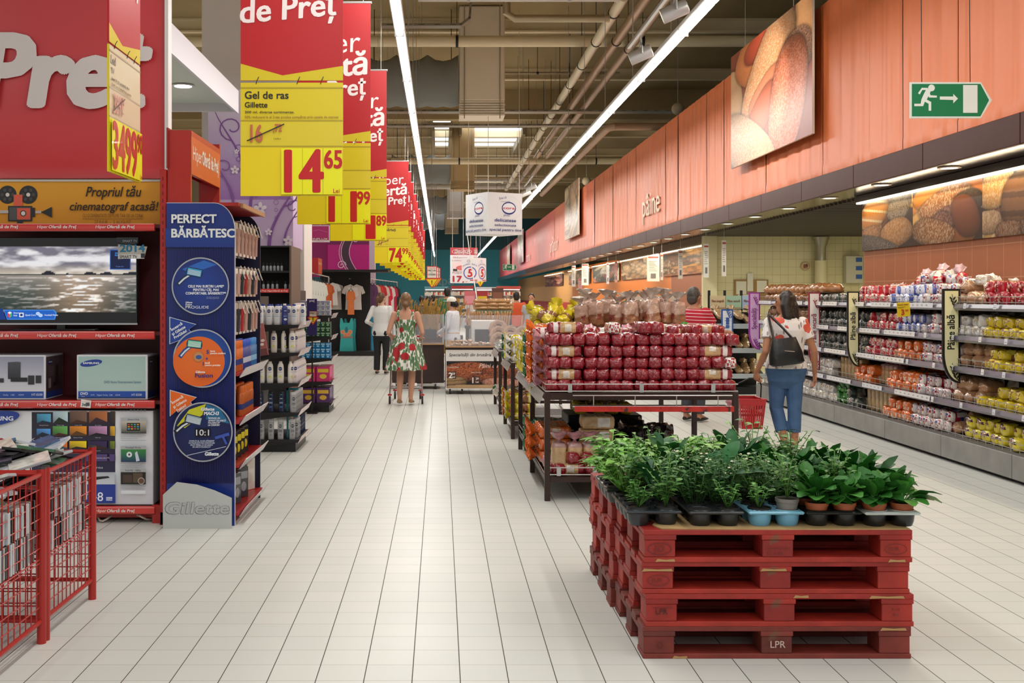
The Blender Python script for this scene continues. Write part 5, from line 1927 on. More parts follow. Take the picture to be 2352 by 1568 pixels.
fill(B4, [(-1.88, 11.68, NZ[3], 0), (-1.77, 11.68, NZ[3], 0), (-1.66, 11.68, NZ[3], 0)], 'dark navy shower gel bottle on the fourth shelf of the black end shelf', 'navy bottles on the fourth shelf')
fill(B5, [(-1.54, 11.68 + k * 0.1, NZ[3], 0.4) for k in range(7)], 'grey shower gel bottle along the fourth shelf front', 'grey bottles on the fourth shelf')
fill(dup(B5), [(-1.87, 11.68, NZ[4], 0), (-1.77, 11.68, NZ[4], 0), (-1.67, 11.68, NZ[4], 0), (-1.55, 11.69, NZ[4], 0.3), (-1.53, 11.83, NZ[4], 0.4), (-1.53, 11.96, NZ[4], 0.4)], 'grey shower gel bottle on the bottom shelf of the black end shelf', 'grey bottles on the bottom shelf')
fill(dup(B4), [(-1.53, 12.1 + k * 0.1, NZ[4], 0.4) for k in range(4)], 'dark navy shower gel bottle at the far end of the bottom shelf', 'navy bottles on the bottom shelf')
for z, lb in ((NZ[3], 'fourth'), (NZ[4], 'bottom')):
	t = thing('acrylic_divider', 'turquoise acrylic divider frame among the bottles on the %s shelf' % lb, 'divider', (-1.61, 11.72, z))
	mb = MB().mat(M('#2f9bb0', 0.2, coat=0.5))
	mb.box(-1.625, -1.605, 11.8, 11.82, z, z + 0.24).box(-1.625, -1.5, 11.8, 11.82, z + 0.22, z + 0.24)
	mb.build('frame', t)
# patterned gift box beside the end shelf
t = thing('gift_bag', 'dusty pink gift bag with white blossoms hanging at the side of the black end shelf', 'gift bag', (-1.86, 11.58, 0.98))
X = Matrix.Translation((-1.88, 11.57, 1.0)) @ Matrix.Rotation(-0.16, 4, 'Y')
MB().mat(M('#a9605c', 0.5)).box(-0.12, 0.1, -0.035, 0.035, 0.0, 0.33, X).build('bag', t)
p = PR(0.0006)
p.rect(-0.12, 0, 0.1, 0.07, '#6d3f3f')
for k in range(13):
	x, y = rnd(-0.1, 0.08), rnd(0.1, 0.31)
	for j in range(5):
		p.ell(x + 0.009 * math.cos(j * 1.256), y + 0.009 * math.sin(j * 1.256), 0.008, 0.006, '#ead6cf', n=8)
p.line([(-0.1, 0.1), (-0.05, 0.2), (0.0, 0.22), (0.06, 0.31)], 0.004, '#5c3434')
o = p.build('bag_print', (0, -0.0355, 0), (1, 0, 0), (0, 0, 1), None)
o.data.transform(Matrix.Translation(-t.location) @ X)
o.parent = t

# goods on the razor display
pk = []
for (c1, c2, nm) in (('#c49a8c', '#e4d2c8', 'pale pink'), ('#2a2a30', '#c8c8cc', 'black'), ('#b02020', '#e8e0dc', 'red')):
	mb = MB().mat(M('#d8cfc8', 0.15, coat=0.6))
	mb.box(-0.003, 0.003, -0.045, 0.045, -0.24, 0.0)
	a = mb.mesh('card')
	mb = MB().mat(M(c1, 0.2, coat=0.4), True)
	mb.tube([(0.012, 0, -0.22), (0.016, 0, -0.1), (0.014, 0.012, -0.05)], [0.012, 0.011, 0.02], 8)
	pk.append((a, mb.mesh('razor'), nm))


def blister(k, x, y, z, s, lab, grp):
	o = tag(link(bpy.data.objects.new('blister_pack', pk[k][0])), lab, 'blister pack', grp)
	o.location, o.scale = (x, y, z), (1, 1, s)
	c = link(bpy.data.objects.new('razor', pk[k][1]))
	c.parent = o


for r, (z, s) in enumerate(((2.152, 1.0), (1.822, 0.85), (1.572, 0.95))):
	for k in range(6):
		for j in range(3):
			kind = (0, 0, 1, 2, 0, 1)[(k + r) % 6] if r else 0
			blister(kind, EX1 - 0.02 - j * 0.09, EY0 + 0.16 + k * 0.155, z, s, '%s blister pack hanging on the %s row of hooks of the razor display' % (pk[kind][2], ('top', 'middle', 'lower')[r]), 'blister packs on the %s hooks' % ('top', 'middle', 'lower')[r])


def can(label, c1, c2, cap, group):
	t = thing('spray_can', label, 'spray can', (0, 0, -50), group)
	mb = MB().mat(M(c1, 0.25, 0.2, coat=0.4), True)
	mb.lathe([(0.02, 0), (0.025, 0.003), (0.025, 0.16), (0.02, 0.172)], 16)
	mb.mat(M(c2, 0.3), True).lathe([(0.0254, 0.05), (0.0254, 0.09)], 16, cap0=False, cap1=False)
	mb.build('can', t, world=False)
	MB().mat(M(cap, 0.35), True).lathe([(0.021, 0.17), (0.022, 0.174), (0.022, 0.215), (0.018, 0.222), (0.001, 0.224)], 16).build('cap', t, world=False)
	return t


SP = 'on the %s shelf of the razor display'
c_or = can('', '#c8601c', '#2a3c80', '#d0651a', None)
c_bl = can('', '#27449c', '#c8cede', '#2b55c0', None)
c_lb = can('', '#2f77b8', '#8cc4e8', '#3a8ad0', None)
XA = EX1 - 0.03
fill(c_or, [(XA - i * 0.06, EY0 + 0.13 + k * 0.055, SHZ[0], 0) for k in range(5) for i in range(2)], 'orange shaving gel can ' + SP % 'upper', 'orange cans on the upper shelf')
fill(c_bl, [(XA - i * 0.06, EY0 + 0.42 + k * 0.055, SHZ[0], 0) for k in range(6) for i in range(2)], 'dark blue shaving gel can ' + SP % 'upper', 'blue cans on the upper shelf')
fill(c_lb, [(XA, EY0 + 0.78 + k * 0.06, SHZ[0], 0) for k in range(4)], 'light blue shaving gel can ' + SP % 'upper', 'light blue cans on the upper shelf')
fill(dup(c_bl), [(XA - 0.06, EY0 + 0.1 + k * 0.06, SHZ[1], 0) for k in range(4)], 'dark blue shaving gel can ' + SP % 'second', 'blue cans on the second shelf')
fill(dup(c_or), [(XA - i * 0.07, EY0 + 0.36 + k * 0.056, SHZ[1], 0) for k in range(9) for i in range(2)], 'orange shaving gel can ' + SP % 'second', 'orange cans on the second shelf')


def pack(name, label, cat, c, c2, w, h, d, group=None, rough=0.25):
	t = thing(name, label, cat, (0, 0, -50), group)
	MB().mat(M(c, rough, coat=0.4)).box(-w / 2, w / 2, -d / 2, d / 2, 0, h, bev=0.004).build('carton', t, world=False)
	p = PR(0.0004)
	p.rect(-w * 0.4, h * 0.62, w * 0.4, h * 0.86, c2).ell(0, h * 0.36, w * 0.26, h * 0.16, c2)
	p.build('front_print', (0, -d / 2, 0), (1, 0, 0), (0, 0, 1), t, world=False)
	return t


g = pack('razor_pack', '', 'razor pack', '#1a1a1c', '#d8c820', 0.09, 0.2, 0.05)
fill(g, [(XA - 0.04 - 0.02 * (k % 2), EY0 + 0.1 + k * 0.075, SHZ[2], 1.2) for k in range(10)], 'black and yellow razor pack on the third shelf of the razor display', 'razor packs on the third shelf')
g = pack('hair_clipper_pack', '', 'clipper pack', '#3c3e44', '#9aa0a8', 0.11, 0.23, 0.06)
fill(g, [(XA - 0.05 - 0.02 * (k % 3), EY0 + 0.1 + k * 0.095, SHZ[3], 1.0 + 0.2 * (k % 2)) for k in range(8)], 'grey and black shaver pack on the bottom shelf of the razor display', 'shaver packs on the bottom shelf')
g = pack('white_box', '', 'box', '#dcd8d0', '#c8c4b8', 0.15, 0.27, 0.06)
fill(g, [(XA - 0.06, EY0 + 0.98, SHZ[3], 1.1)], 'tall plain white box standing at the far end of the bottom shelf', None)
del g['group']

# third end shelf with stacked little boxes
TZ = [1.35, 1.05, 0.75, 0.425, 0.13]
end_shelf('end_shelf', 'black end shelf stacked with white, green, blue and pink boxes', -1.97, -1.53, 15.62, 16.35, TZ, 1.7, '#b9a3a8')


def stack(proto, x0, x1, y, z, nx, nz, dz, lab, grp, ny=2, dy=0.1, front=None):
	sp = [(x0 + (x1 - x0) * (k + 0.5) / nx, y + j * dy, z + r * dz, 0) for r in range(nz) for j in range(ny) for k in range(nx)]
	fill(proto, sp, lab, grp)


EB = '%s carton stacked on the %s shelf of the farther black end shelf'
stack(pack('small_carton', '', 'carton', '#cfd4de', '#7a84a8', 0.068, 0.068, 0.06), -1.96, -1.54, 15.67, TZ[0], 6, 3, 0.07, EB % ('white', 'top'), 'white cartons')
stack(pack('small_carton', '', 'carton', '#2c5a42', '#9ac8a0', 0.066, 0.07, 0.06), -1.96, -1.54, 15.67, TZ[1], 6, 3, 0.072, EB % ('green', 'second'), 'green cartons')
stack(pack('small_carton', '', 'carton', '#2188cc', '#a8dcf4', 0.066, 0.072, 0.06), -1.96, -1.54, 15.67, TZ[2], 6, 3, 0.074, EB % ('bright blue', 'third'), 'blue cartons')
stack(pack('tissue_pack', '', 'pack', '#d83a80', '#f0d040', 0.19, 0.21, 0.1), -1.95, -1.54, 15.69, TZ[3], 2, 1, 0.2, 'pink flowered pack on the fourth shelf of the farther black end shelf', 'pink packs', 4, 0.16)
stack(pack('tissue_pack', '', 'pack', '#56286a', '#e8c040', 0.19, 0.21, 0.1), -1.95, -1.54, 15.69, TZ[4], 2, 1, 0.2, 'purple flowered pack on the bottom shelf of the farther black end shelf', 'purple packs', 4, 0.16)
q = W(722, 770, 15.2)
t = thing('poster_stand', 'dark violet price poster with a yellow warning triangle beside the end shelves', 'poster', (q.x - 0.03, 15.4, 0))
x0, x1 = W(705, 0, 15.4).x, W(728, 0, 15.4).x
MB().mat(M('#2c2466', 0.4)).box(x0, x1, 15.4, 15.42, W(0, 770, 15.4).z, W(0, 686, 15.4).z).build('board', t)
MB().mat(BLACKM).box((x0 + x1) / 2 - 0.01, (x0 + x1) / 2 + 0.01, 15.42, 15.44, 0, 1.2).box(x0, x1, 15.4, 15.6, 0, 0.02).build('stand', t)
p = PR(0.001)
h = W(0, 686, 15.4).z - W(0, 770, 15.4).z
p.text('preț', 0.07, h * 0.92, 0.03, '#f0eef8', 'c', 0.04).rect(0.03, h * 0.5, 0.14, h * 0.66, '#c83a30').rect(0.04, h * 0.52, 0.13, h * 0.65, '#e6e0d4').text('PREȚ', 0.085, h * 0.58, 0.024, '#303030', 'c', 0.04, fit=0.08)
p.poly([(-0.0, h * 0.5), (0.085, h * 0.28), (0.17, h * 0.5)], '#c83a30').poly([(0.025, h * 0.485), (0.085, h * 0.33), (0.145, h * 0.485)], '#ecd020').text('!', 0.085, h * 0.38, 0.06, '#40361a', 'c', 0.05)
p.build('poster_print', (x0, 15.4, W(0, 770, 15.4).z), (1, 0, 0), (0, 0, 1), t)

# black gondola with little vials
t = thing('dark_shelving', 'tall black shelving with tiny bottles under the lavender fascia', 'shelving', (-2.5, 15, 0))
MB().mat(M('#1d1c1e', 0.5)).box(-3.2, -1.975, 15.2, 15.26, 0, 2.28).build('back_panel', t)
MB().mat(M('#6a564a', 0.5)).box(-1.975, -1.95, 14.62, 15.58, 0, 2.28).build('side_panel', t)
MB().mat(M('#1d1c1e', 0.5)).box(-3.2, -1.975, 14.62, 15.58, 2.26, 2.28).build('top_panel', t)
VZ = [W(0, 622, 14.7).z, W(0, 664, 14.7).z, 1.4, 0.9]
for i, z in enumerate(VZ):
	s = MB().mat(M('#1d1c1e', 0.5)).box(-3.2, -1.98, 14.64, 15.2, z - 0.025, z).build('shelf', t)
	if i == 1:
		r_ = MB().mat(M('#d23a34', 0.3)).box(-3.2, -1.985, 14.625, 14.64, z - 0.045, z + 0.005).build('price_rail', s)
		p = PR(0.0005)
		for k in range(3):
			p.text('HiperOfertă de Preț', -2.0 - k * 0.28, z - 0.032, 0.022, '#f2e6e2', 'r', 0.02, 0.12)
		p.build('rail_print', (0, 14.625, 0), (1, 0, 0), (0, 0, 1), r_)
v = thing('small_vial', '', 'vial', (0, 0, -50))
MB().mat(M('#9aa0a8', 0.2), True).lathe([(0.016, 0), (0.018, 0.004), (0.018, 0.06), (0.01, 0.07)], 12).build('body', v, world=False)
MB().mat(BLACKP, True).lathe([(0.011, 0.07), (0.011, 0.105), (0.001, 0.107)], 12).build('cap', v, world=False)
fill(v, [(-2.33 + k * 0.048, 14.72, VZ[0], 0) for k in range(6)], 'tiny bottle on the upper shelf of the black shelving', 'vials on the upper shelf')
fill(dup(v), [(-2.33 + k * 0.06 + 0.05 * (k > 3), 14.72, VZ[1], 0) for k in range(6)], 'tiny bottle on the red-railed shelf of the black shelving', 'vials on the red-railed shelf')

# ------------------------------------------------------------------ clothing department


def garment_mesh(kind, col, w, h, print_=None):
	"""A garment hanging flat in the XZ plane from z=0 downward, facing -Y."""
	def outline():
		if kind == 'tee':
			return [(-0.16, 0), (-0.5, -0.09), (-0.64, -0.34), (-0.46, -0.4), (-0.42, -0.24), (-0.42, -0.62), (-0.45, -1), (0.45, -1), (0.42, -0.62), (0.42, -0.24), (0.46, -0.4), (0.64, -0.34), (0.5, -0.09), (0.16, 0), (0, -0.07)]
		if kind == 'top':
			return [(-0.3, 0.0), (-0.42, 0), (-0.46, -0.2), (-0.4, -0.5), (-0.5, -1), (0.5, -1), (0.4, -0.5), (0.46, -0.2), (0.42, 0), (0.3, 0), (0.2, -0.12), (-0.2, -0.12)]
		return [(-0.4, 0), (-0.45, -0.5), (-0.42, -1), (-0.08, -1), (-0.02, -0.3), (0.02, -0.3), (0.08, -1), (0.42, -1), (0.45, -0.5), (0.4, 0)]
	pts = [(x * w, z * h) for x, z in outline()]
	mb = MB().mat(M(col, 0.75, bump=0.5, bs=9))
	n = len(pts)
	vs = [(x, -0.03, z) for x, z in pts] + [(x, 0.03, z) for x, z in pts]
	mb.add(vs, [tuple(range(n)), tuple(range(2 * n - 1, n - 1, -1))] + [(i, i + n, (i + 1) % n + n, (i + 1) % n) for i in range(n)])
	return mb.mesh('garment')


def garment(kind, label, cat, col, w, h, loc, rz=0, group=None, pr=None):
	name = {'tee': 'hanging_shirt', 'top': 'sleeveless_shirt', 'trousers': 'hanging_trousers'}[kind]
	t = thing(name, label, cat, loc, group, rz)
	o = link(bpy.data.objects.new('cloth', garment_mesh(kind, col, w, h)))
	o.parent = t
	KIDS.setdefault(t.name, []).append(o)
	mb = MB().mat(BLACKM, True)
	mb.tube([(-w * 0.36, 0, -0.03), (0, 0, 0.05), (w * 0.36, 0, -0.03)], 0.008, 6).tube([(0, 0, 0.05), (0, 0, 0.1), (0.02, 0, 0.13), (0, 0, 0.15)], 0.005, 6)
	mb.build('hanger', t, world=False)
	if pr:
		p = PR(0.001)
		pr(p, w, h)
		p.build('chest_print', (0, -0.031, 0), (1, 0, 0), (0, 0, 1), t, world=False)
	return t


CD = 30.6
# black display wall
t = thing('display_wall', 'black clothing display wall with a top ledge hung with tops', 'display wall', (-2.4, 31, 0))
cx0, cx1 = W(735, 0, 30.9).x, W(850, 0, 30.9).x
MB().mat(M('#141214', 0.6)).box(cx0, cx1, 31.0, 31.1, 0.02, 2.3).build('panel', t)
mb = MB().mat(M('#141214', 0.5))
mb.box(cx0, W(892, 0, 30.4).x, 30.2, 31.4, 2.28, 2.34)
mb.build('ledge', t)
MB().mat(M('#141214', 0.5)).box(cx0, cx1 + 0.3, 30.35, 31.0, 0, 0.12).build('plinth', t)
mb = MB().mat(STEEL)
for px, py in ((757, 640), (803, 640), (800, 716)):
	q = W(px, py, CD)
	mb = MB().mat(STEEL).tube([(q.x, 31.0, q.z), (q.x, CD - 0.1, q.z)], 0.01, 6)
	mb.build('rail_arm', t)


def heart(p, w, h):
	p.ell(-0.07, -h * 0.45, 0.06, 0.09, '#e86a9a').ell(0.04, -h * 0.42, 0.07, 0.1, '#e0dc50', a0=0.3)


def cali(p, w, h):
	for (x, y) in ((-0.1, -0.36), (0.1, -0.36), (-0.02, -0.44), (0.06, -0.42)):
		p.ell(x, h * y, 0.06, 0.06, '#d87a50', '#e09a70')
	p.ell(0, -h * 0.3, 0.04, 0.08, '#2a7a8a').text('California', 0, -h * 0.52, 0.06, '#d86a48', 'c', 0.03, 0.15)


def lace(p, w, h):
	p.poly([(-0.16, -h * 0.12), (0.1, -h * 0.12), (0.14, -h * 0.45), (-0.02, -h * 0.55)], '#f0ece8')


def at(px, py, d, dz=0):
	q = W(px, py, d)
	return (q.x, q.y, q.z - 0.15 + dz)


garment('tee', 'white T-shirt with pink and yellow print on the black display wall', 'shirt', '#dedad8', 0.5, 0.62, at(757, 636, CD - 0.05), 0.1, pr=heart)
garment('tee', 'plain pale T-shirt hanging just behind the printed white one', 'shirt', '#bdb6b0', 0.5, 0.72, at(766, 638, CD + 0.14), 0.12)
garment('tee', 'white lace T-shirt hanging at the middle of the black display wall', 'shirt', '#d9d4d0', 0.5, 0.7, at(812, 640, CD + 0.1), 0.05, pr=lace)
garment('tee', 'bright orange lace vest hanging over the white lace T-shirt', 'vest', '#d8763c', 0.2, 0.66, at(806, 654, CD - 0.12), 0.2)
garment('top', 'long turquoise top with a California print below the lace T-shirt', 'top', '#38b0b0', 0.4, 1.04, at(796, 718, CD - 0.05), 0, pr=cali)
garment('top', 'plain turquoise top hanging behind the printed turquoise one', 'top', '#2f9aa0', 0.36, 1.0, at(804, 719, CD + 0.15), 0.05)
garment('tee', 'rust orange T-shirt hanging at the end of the rail beside the white shirts', 'shirt', '#b8541c', 0.36, 0.6, at(745, 637, 27.2), 0.9)
garment('tee', 'deep orange T-shirt hanging behind the rust orange one', 'shirt', '#a84a18', 0.36, 0.58, at(752, 638, 27.6), 0.9)
w0 = garment('tee', 'pale white shirt hanging edge-on in the row on the slanting rail', 'shirt', '#cfd2ca', 0.4, 0.8, at(700, 624, 23.5), 1.1, 'white shirts on the slanting rail')
for k in range(1, 7):
	dup(w0, at(700 + k * 6.2, 624 + k * 1.6, 23.5 + k * 0.35), 1.1)
for (ya, yb, xa, za, xb, zb) in ((23.1, 27.9, W(696, 0, 23.2).x, W(0, 622, 23.2).z, W(755, 0, 27.9).x, W(0, 636, 27.9).z),):
	t = thing('clothes_rail', 'slanting chrome clothes rail carrying the white shirts', 'clothes rail', (xa, ya, 0))
	mb = MB().mat(STEEL, True)
	mb.tube([(xa, ya, za), (xb, yb, zb)], 0.014, 8).tube([(xa, ya, za), (xa, ya, 0)], 0.014, 8).tube([(xb, yb, zb), (xb, yb, 0)], 0.014, 8)
	mb.build('frame', t)
# row of coloured clothes further along
cols = (('tee', '#4a2350', 'purple'), ('tee', '#54285a', 'plum'), ('tee', '#b89a86', 'beige'), ('tee', '#c22a2a', 'red'), ('tee', '#a82024', 'dark red'), ('tee', '#c8b8b0', 'pale grey'), ('tee', '#c81f3a', 'crimson'), ('tee', '#d0d0d0', 'white'), ('tee', '#a91c40', 'raspberry'), ('tee', '#222024', 'black'))
t = thing('clothes_rail', 'long clothes rail hung with purple, red and crimson garments', 'clothes rail', (-1.7, 32, 0))
a, b = W(846, 640, 32), W(912, 648, 34.5)
MB().mat(STEEL, True).tube([a, b], 0.014, 8).tube([a, (a.x, a.y, 0)], 0.014, 8).tube([b, (b.x, b.y, 0)], 0.014, 8).build('frame', t)
for i, (kd, c, nm) in enumerate(cols):
	f = (i + 0.3) / len(cols)
	q = a + (b - a) * f
	garment(kd, nm + ' garment hanging on the long clothes rail behind the shoppers', 'garment', c, 0.34, 0.82 if i != 6 else 1.1, (q.x, q.y - 0.05, q.z - 0.15), 0.75)
for i, (px, c, nm, hh) in enumerate(((851, '#2a8ab0', 'blue', 1.25), (857, '#1f7aa0', 'darker blue', 1.2))):
	garment('trousers', nm + ' trousers hanging below the purple garments', 'trousers', c, 0.24, hh, at(px, 705, 31.9 + i * 0.1), 0.3)
t = thing('clothes_rail', 'low rail carrying the blue trousers', 'clothes rail', (-2.0, 31.9, 0))
q = W(846, 705, 32)
MB().mat(STEEL, True).tube([(q.x - 0.1, 31.95, q.z), (q.x + 0.35, 31.95, q.z)], 0.012, 8).tube([(q.x - 0.1, 31.95, q.z), (q.x - 0.1, 31.95, 0)], 0.012, 8).build('frame', t)

# magenta decoration walls
t = thing('decor_panel', 'magenta decoration panel with white scrolls above the clothing', 'decoration panel', (-2.5, 33, 2.3))
mx0, mx1, mz0, mz1 = W(753, 0, 33).x, W(848, 0, 33).x, W(0, 623, 33).z, W(0, 505, 33).z
MB().mat(M('#b01878', 0.5)).box(mx0, mx1, 33, 33.1, mz0, mz1).build('panel', t)
MB().mat(M('#cbb8cc', 0.5)).box(mx1, mx1 + 0.17, 33, 33.3, 0, mz1 + 0.4).build('post', t)
p = PR(0.002)
p.rect(0, 0, mx1 - mx0, (mz1 - mz0) * 0.52, '#c01c84').rect(0, (mz1 - mz0) * 0.52, mx1 - mx0, mz1 - mz0, '#7c1f5c')
pw, ph = mx1 - mx0, mz1 - mz0
p.line([(pw * 0.6 - 0.22 * math.sin(k * 0.35), ph * k / 12) for k in range(11)], 0.2, '#4a3348')
for dx in (-0.16, -0.1, 0.14):
	p.line([(pw * 0.6 + dx - 0.24 * math.sin(k * 0.35), ph * k / 12) for k in range(11)], 0.02, '#e0c0d8')
for (x, y, r) in ((0.33, 0.12, 0.14), (0.68, 0.62, 0.12)):
	p.line([(pw * x + r * (1 - k / 26) * math.cos(k * 0.4), ph * y + r * (1 - k / 26) * math.sin(k * 0.4)) for k in range(26)], 0.02, '#ecd8e6')
p.build('panel_print', (mx0, 33, mz0), (1, 0, 0), (0, 0, 1), t)
mb = MB().mat(M('#a81c78', 0.4))
mb.box(W(690, 0, 34).x, W(755, 0, 34).x, 34, 34.1, 2.2, W(0, 500, 34).z)
struct(mb.build('wall_left_decor'))
q = W(714, 556, 26)
t = thing('hanging_sign', 'small pink and white INFLUX sign hanging beside the lavender fascia', 'hanging sign', (q.x, 26, q.z))
s = 43 * 26 / F
MB().mat(M('#e8e2e4', 0.4)).box(q.x, q.x + s, 26, 26.03, q.z, q.z + s * 0.9).build('panel', t)
p = PR(0.001)
p.rect(s * 0.04, s * 0.2, s * 0.96, s * 0.86, '#b0246e').rect(s * 0.04, s * 0.1, s * 0.96, s * 0.24, '#a01c50').text('INFLUX', s * 0.5, s * 0.12, s * 0.1, '#f0e6ea', 'c', 0.03, fit=s * 0.8)
p.line([(s * 0.1, s * 0.6), (s * 0.4, s * 0.66), (s * 0.9, s * 0.54)], s * 0.012, '#d88ab4').text('cumpără cool', s * 0.5, s * 0.03, s * 0.05, '#c04a80', 'c')
p.build('sign_print', (q.x, 26, q.z), (1, 0, 0), (0, 0, 1), t)
MB().mat(STEEL).tube([(q.x + s / 2, 26.015, q.z + s * 0.9), (q.x + s / 2, 26.015, CEIL_Z)], 0.008, 5).build('suspension_wire', t)
for i, (px0, px1, y0, y1, d) in enumerate(((691, 702, 575, 625, 20), (706, 731, 592, 628, 25))):
	a, b = W(px0, y1, d), W(px1, y0, d)
	t = thing('header_sign', 'red promotion header box over the clothing aisle, ' + ('nearer one', 'farther one')[i], 'header sign', (a.x, d, 0))
	MB().mat(M('#b01c20', 0.4)).box(a.x, b.x, d, d + 0.8, a.z, b.z).build('box', t)
	MB().mat(REDM).box(a.x - 0.04, a.x, d, d + 0.05, 0, b.z).build('post', t)
	p = PR(0.001)
	p.text('HiperOfertă de Preț', 0.05, (b.z - a.z) * 0.6, 0.05, '#f0dcd8', fit=0.7)
	p.build('header_print', (b.x, d, a.z), (0, 1, 0), (0, 0, 1), t)
# ------------------------------------------------------------------ wrapped loaves
def wrapm(c, v=0.18):
	return M(c, 0.2, spec=0.6, var=v, vs=16, bump=1.0, bs=20, coat=0.8)


CLEAR = wrapm('#cdb9a4', 0.35)


def loaf(L, W_, H_, rings, seed=0, ex=4.0, crink=0.004, tail=None, dome=0.0, label=None, taper=0.88, endpat=None):
	"""A wrapped loaf along Y; rings: list of (share of length, colour); tail: colour of a gathered bag end; label: (start ring share, end share, colour) patch on the upper sides."""
	r = random.Random(seed)
	n, k = 16, 15
	mb = MB()
	stops, acc = [], 0
	tot = sum(a for a, _ in rings)
	for a, c in rings:
		acc += a / tot
		stops.append((acc, c))
	R = []
	for i in range(k + 1):
		f = i / k
		e = min(f, 1 - f)
		s = taper + (1 - taper) * min(1, (e / 0.12)) ** 0.6
		ring = []
		for j in range(n):
			a = 2 * math.pi * j / n
			ca, sa = math.cos(a), math.sin(a)
			x = math.copysign(abs(ca) ** (2 / ex), ca) * W_ / 2 * s
			z = math.copysign(abs(sa) ** (2 / ex), sa) * H_ / 2 * (s if sa > 0 else 0.5 + s / 2)
			if sa > 0:
				z *= 1 + dome * math.sin(math.pi * f)
			ring.append((x + r.uniform(-crink, crink), (f - 0.5) * L + r.uniform(-crink, crink), z + H_ / 2 + r.uniform(-crink, crink) * (sa > -0.5)))
		R.append(ring)
	vs = [p for g in R for p in g]
	b = 0
	for i in range(k):
		f = (i + 0.5) / k
		c = next(c for s_, c in stops if f <= s_ + 1e-6)
		for j in range(n):
			cc = c
			if label and label[0] < f < label[1] and (j in (0, 1, 7, 8) or (j in (3, 4) and len(label) > 3)):
				cc = label[2]
			mb.mat(wrapm(cc), True)
			mb.f.append([i * n + j, i * n + (j + 1) % n, (i + 1) * n + (j + 1) % n, (i + 1) * n + j][::-1])
			mb.m.append(mb.cur)
			mb.sm.append(True)
	mb.v = [tuple(p) for p in vs]
	mb.mat(wrapm(rings[0][1]), True)
	for (base, order, c, y) in ((0, 1, rings[0][1], -L / 2), (k * n, -1, rings[-1][1], L / 2)):
		q = len(mb.v)
		sg = 1 if y < 0 else -1
		for f, dy in ((0.72, 0.006), (0.3, 0.012)):
			for j in range(n):
				v = mb.v[base + j]
				mb.v.append((v[0] * f + r.uniform(-crink, crink), y - (dy + r.uniform(-crink, crink)) * sg, (v[2] - H_ / 2) * f + H_ / 2 + r.uniform(-crink, crink)))
		mb.v.append((0, y - 0.01 * sg, H_ * 0.5))
		for lv in range(3):
			for j in range(n):
				cc = c if not endpat else endpat[(j // max(1, n // len(endpat)) + (lv == 1)) % len(endpat)] if len(endpat) > 2 or lv < 2 else c
				mb.mat(wrapm(cc), True)
				a, b_ = (base if lv == 0 else q + (lv - 1) * n), q + lv * n
				mb.f.append(([a + j, a + (j + 1) % n, b_ + (j + 1) % n, b_ + j] if lv < 2 else [a + j, a + (j + 1) % n, q + 2 * n])[::order])
				mb.m.append(mb.cur)
				mb.sm.append(True)
	if tail:
		mb.mat(wrapm(tail, 0.3), True)
		rg = []
		for (f, rr) in ((0.0, 0.42), (0.25, 0.16), (0.4, 0.1), (0.6, 0.24), (1.0, 0.5)):
			rg.append([(W_ * rr * math.cos(2 * math.pi * j / 14) * (1 + 0.3 * (j % 2) * (f > 0.5)), L / 2 + 0.1 * f - 0.01 + r.uniform(-.01, .01) * (f > .5), H_ * (0.5 + 0.25 * f) + H_ * rr * math.sin(2 * math.pi * j / 14) * (1 + 0.3 * (j % 2) * (f > 0.5))) for j in range(14)])
		mb.loft(rg, caps=False)
		mb.loft([g[::-1] for g in rg], caps=False)
	me = mb.mesh('wrapped_loaf', sharp=75)
	return me


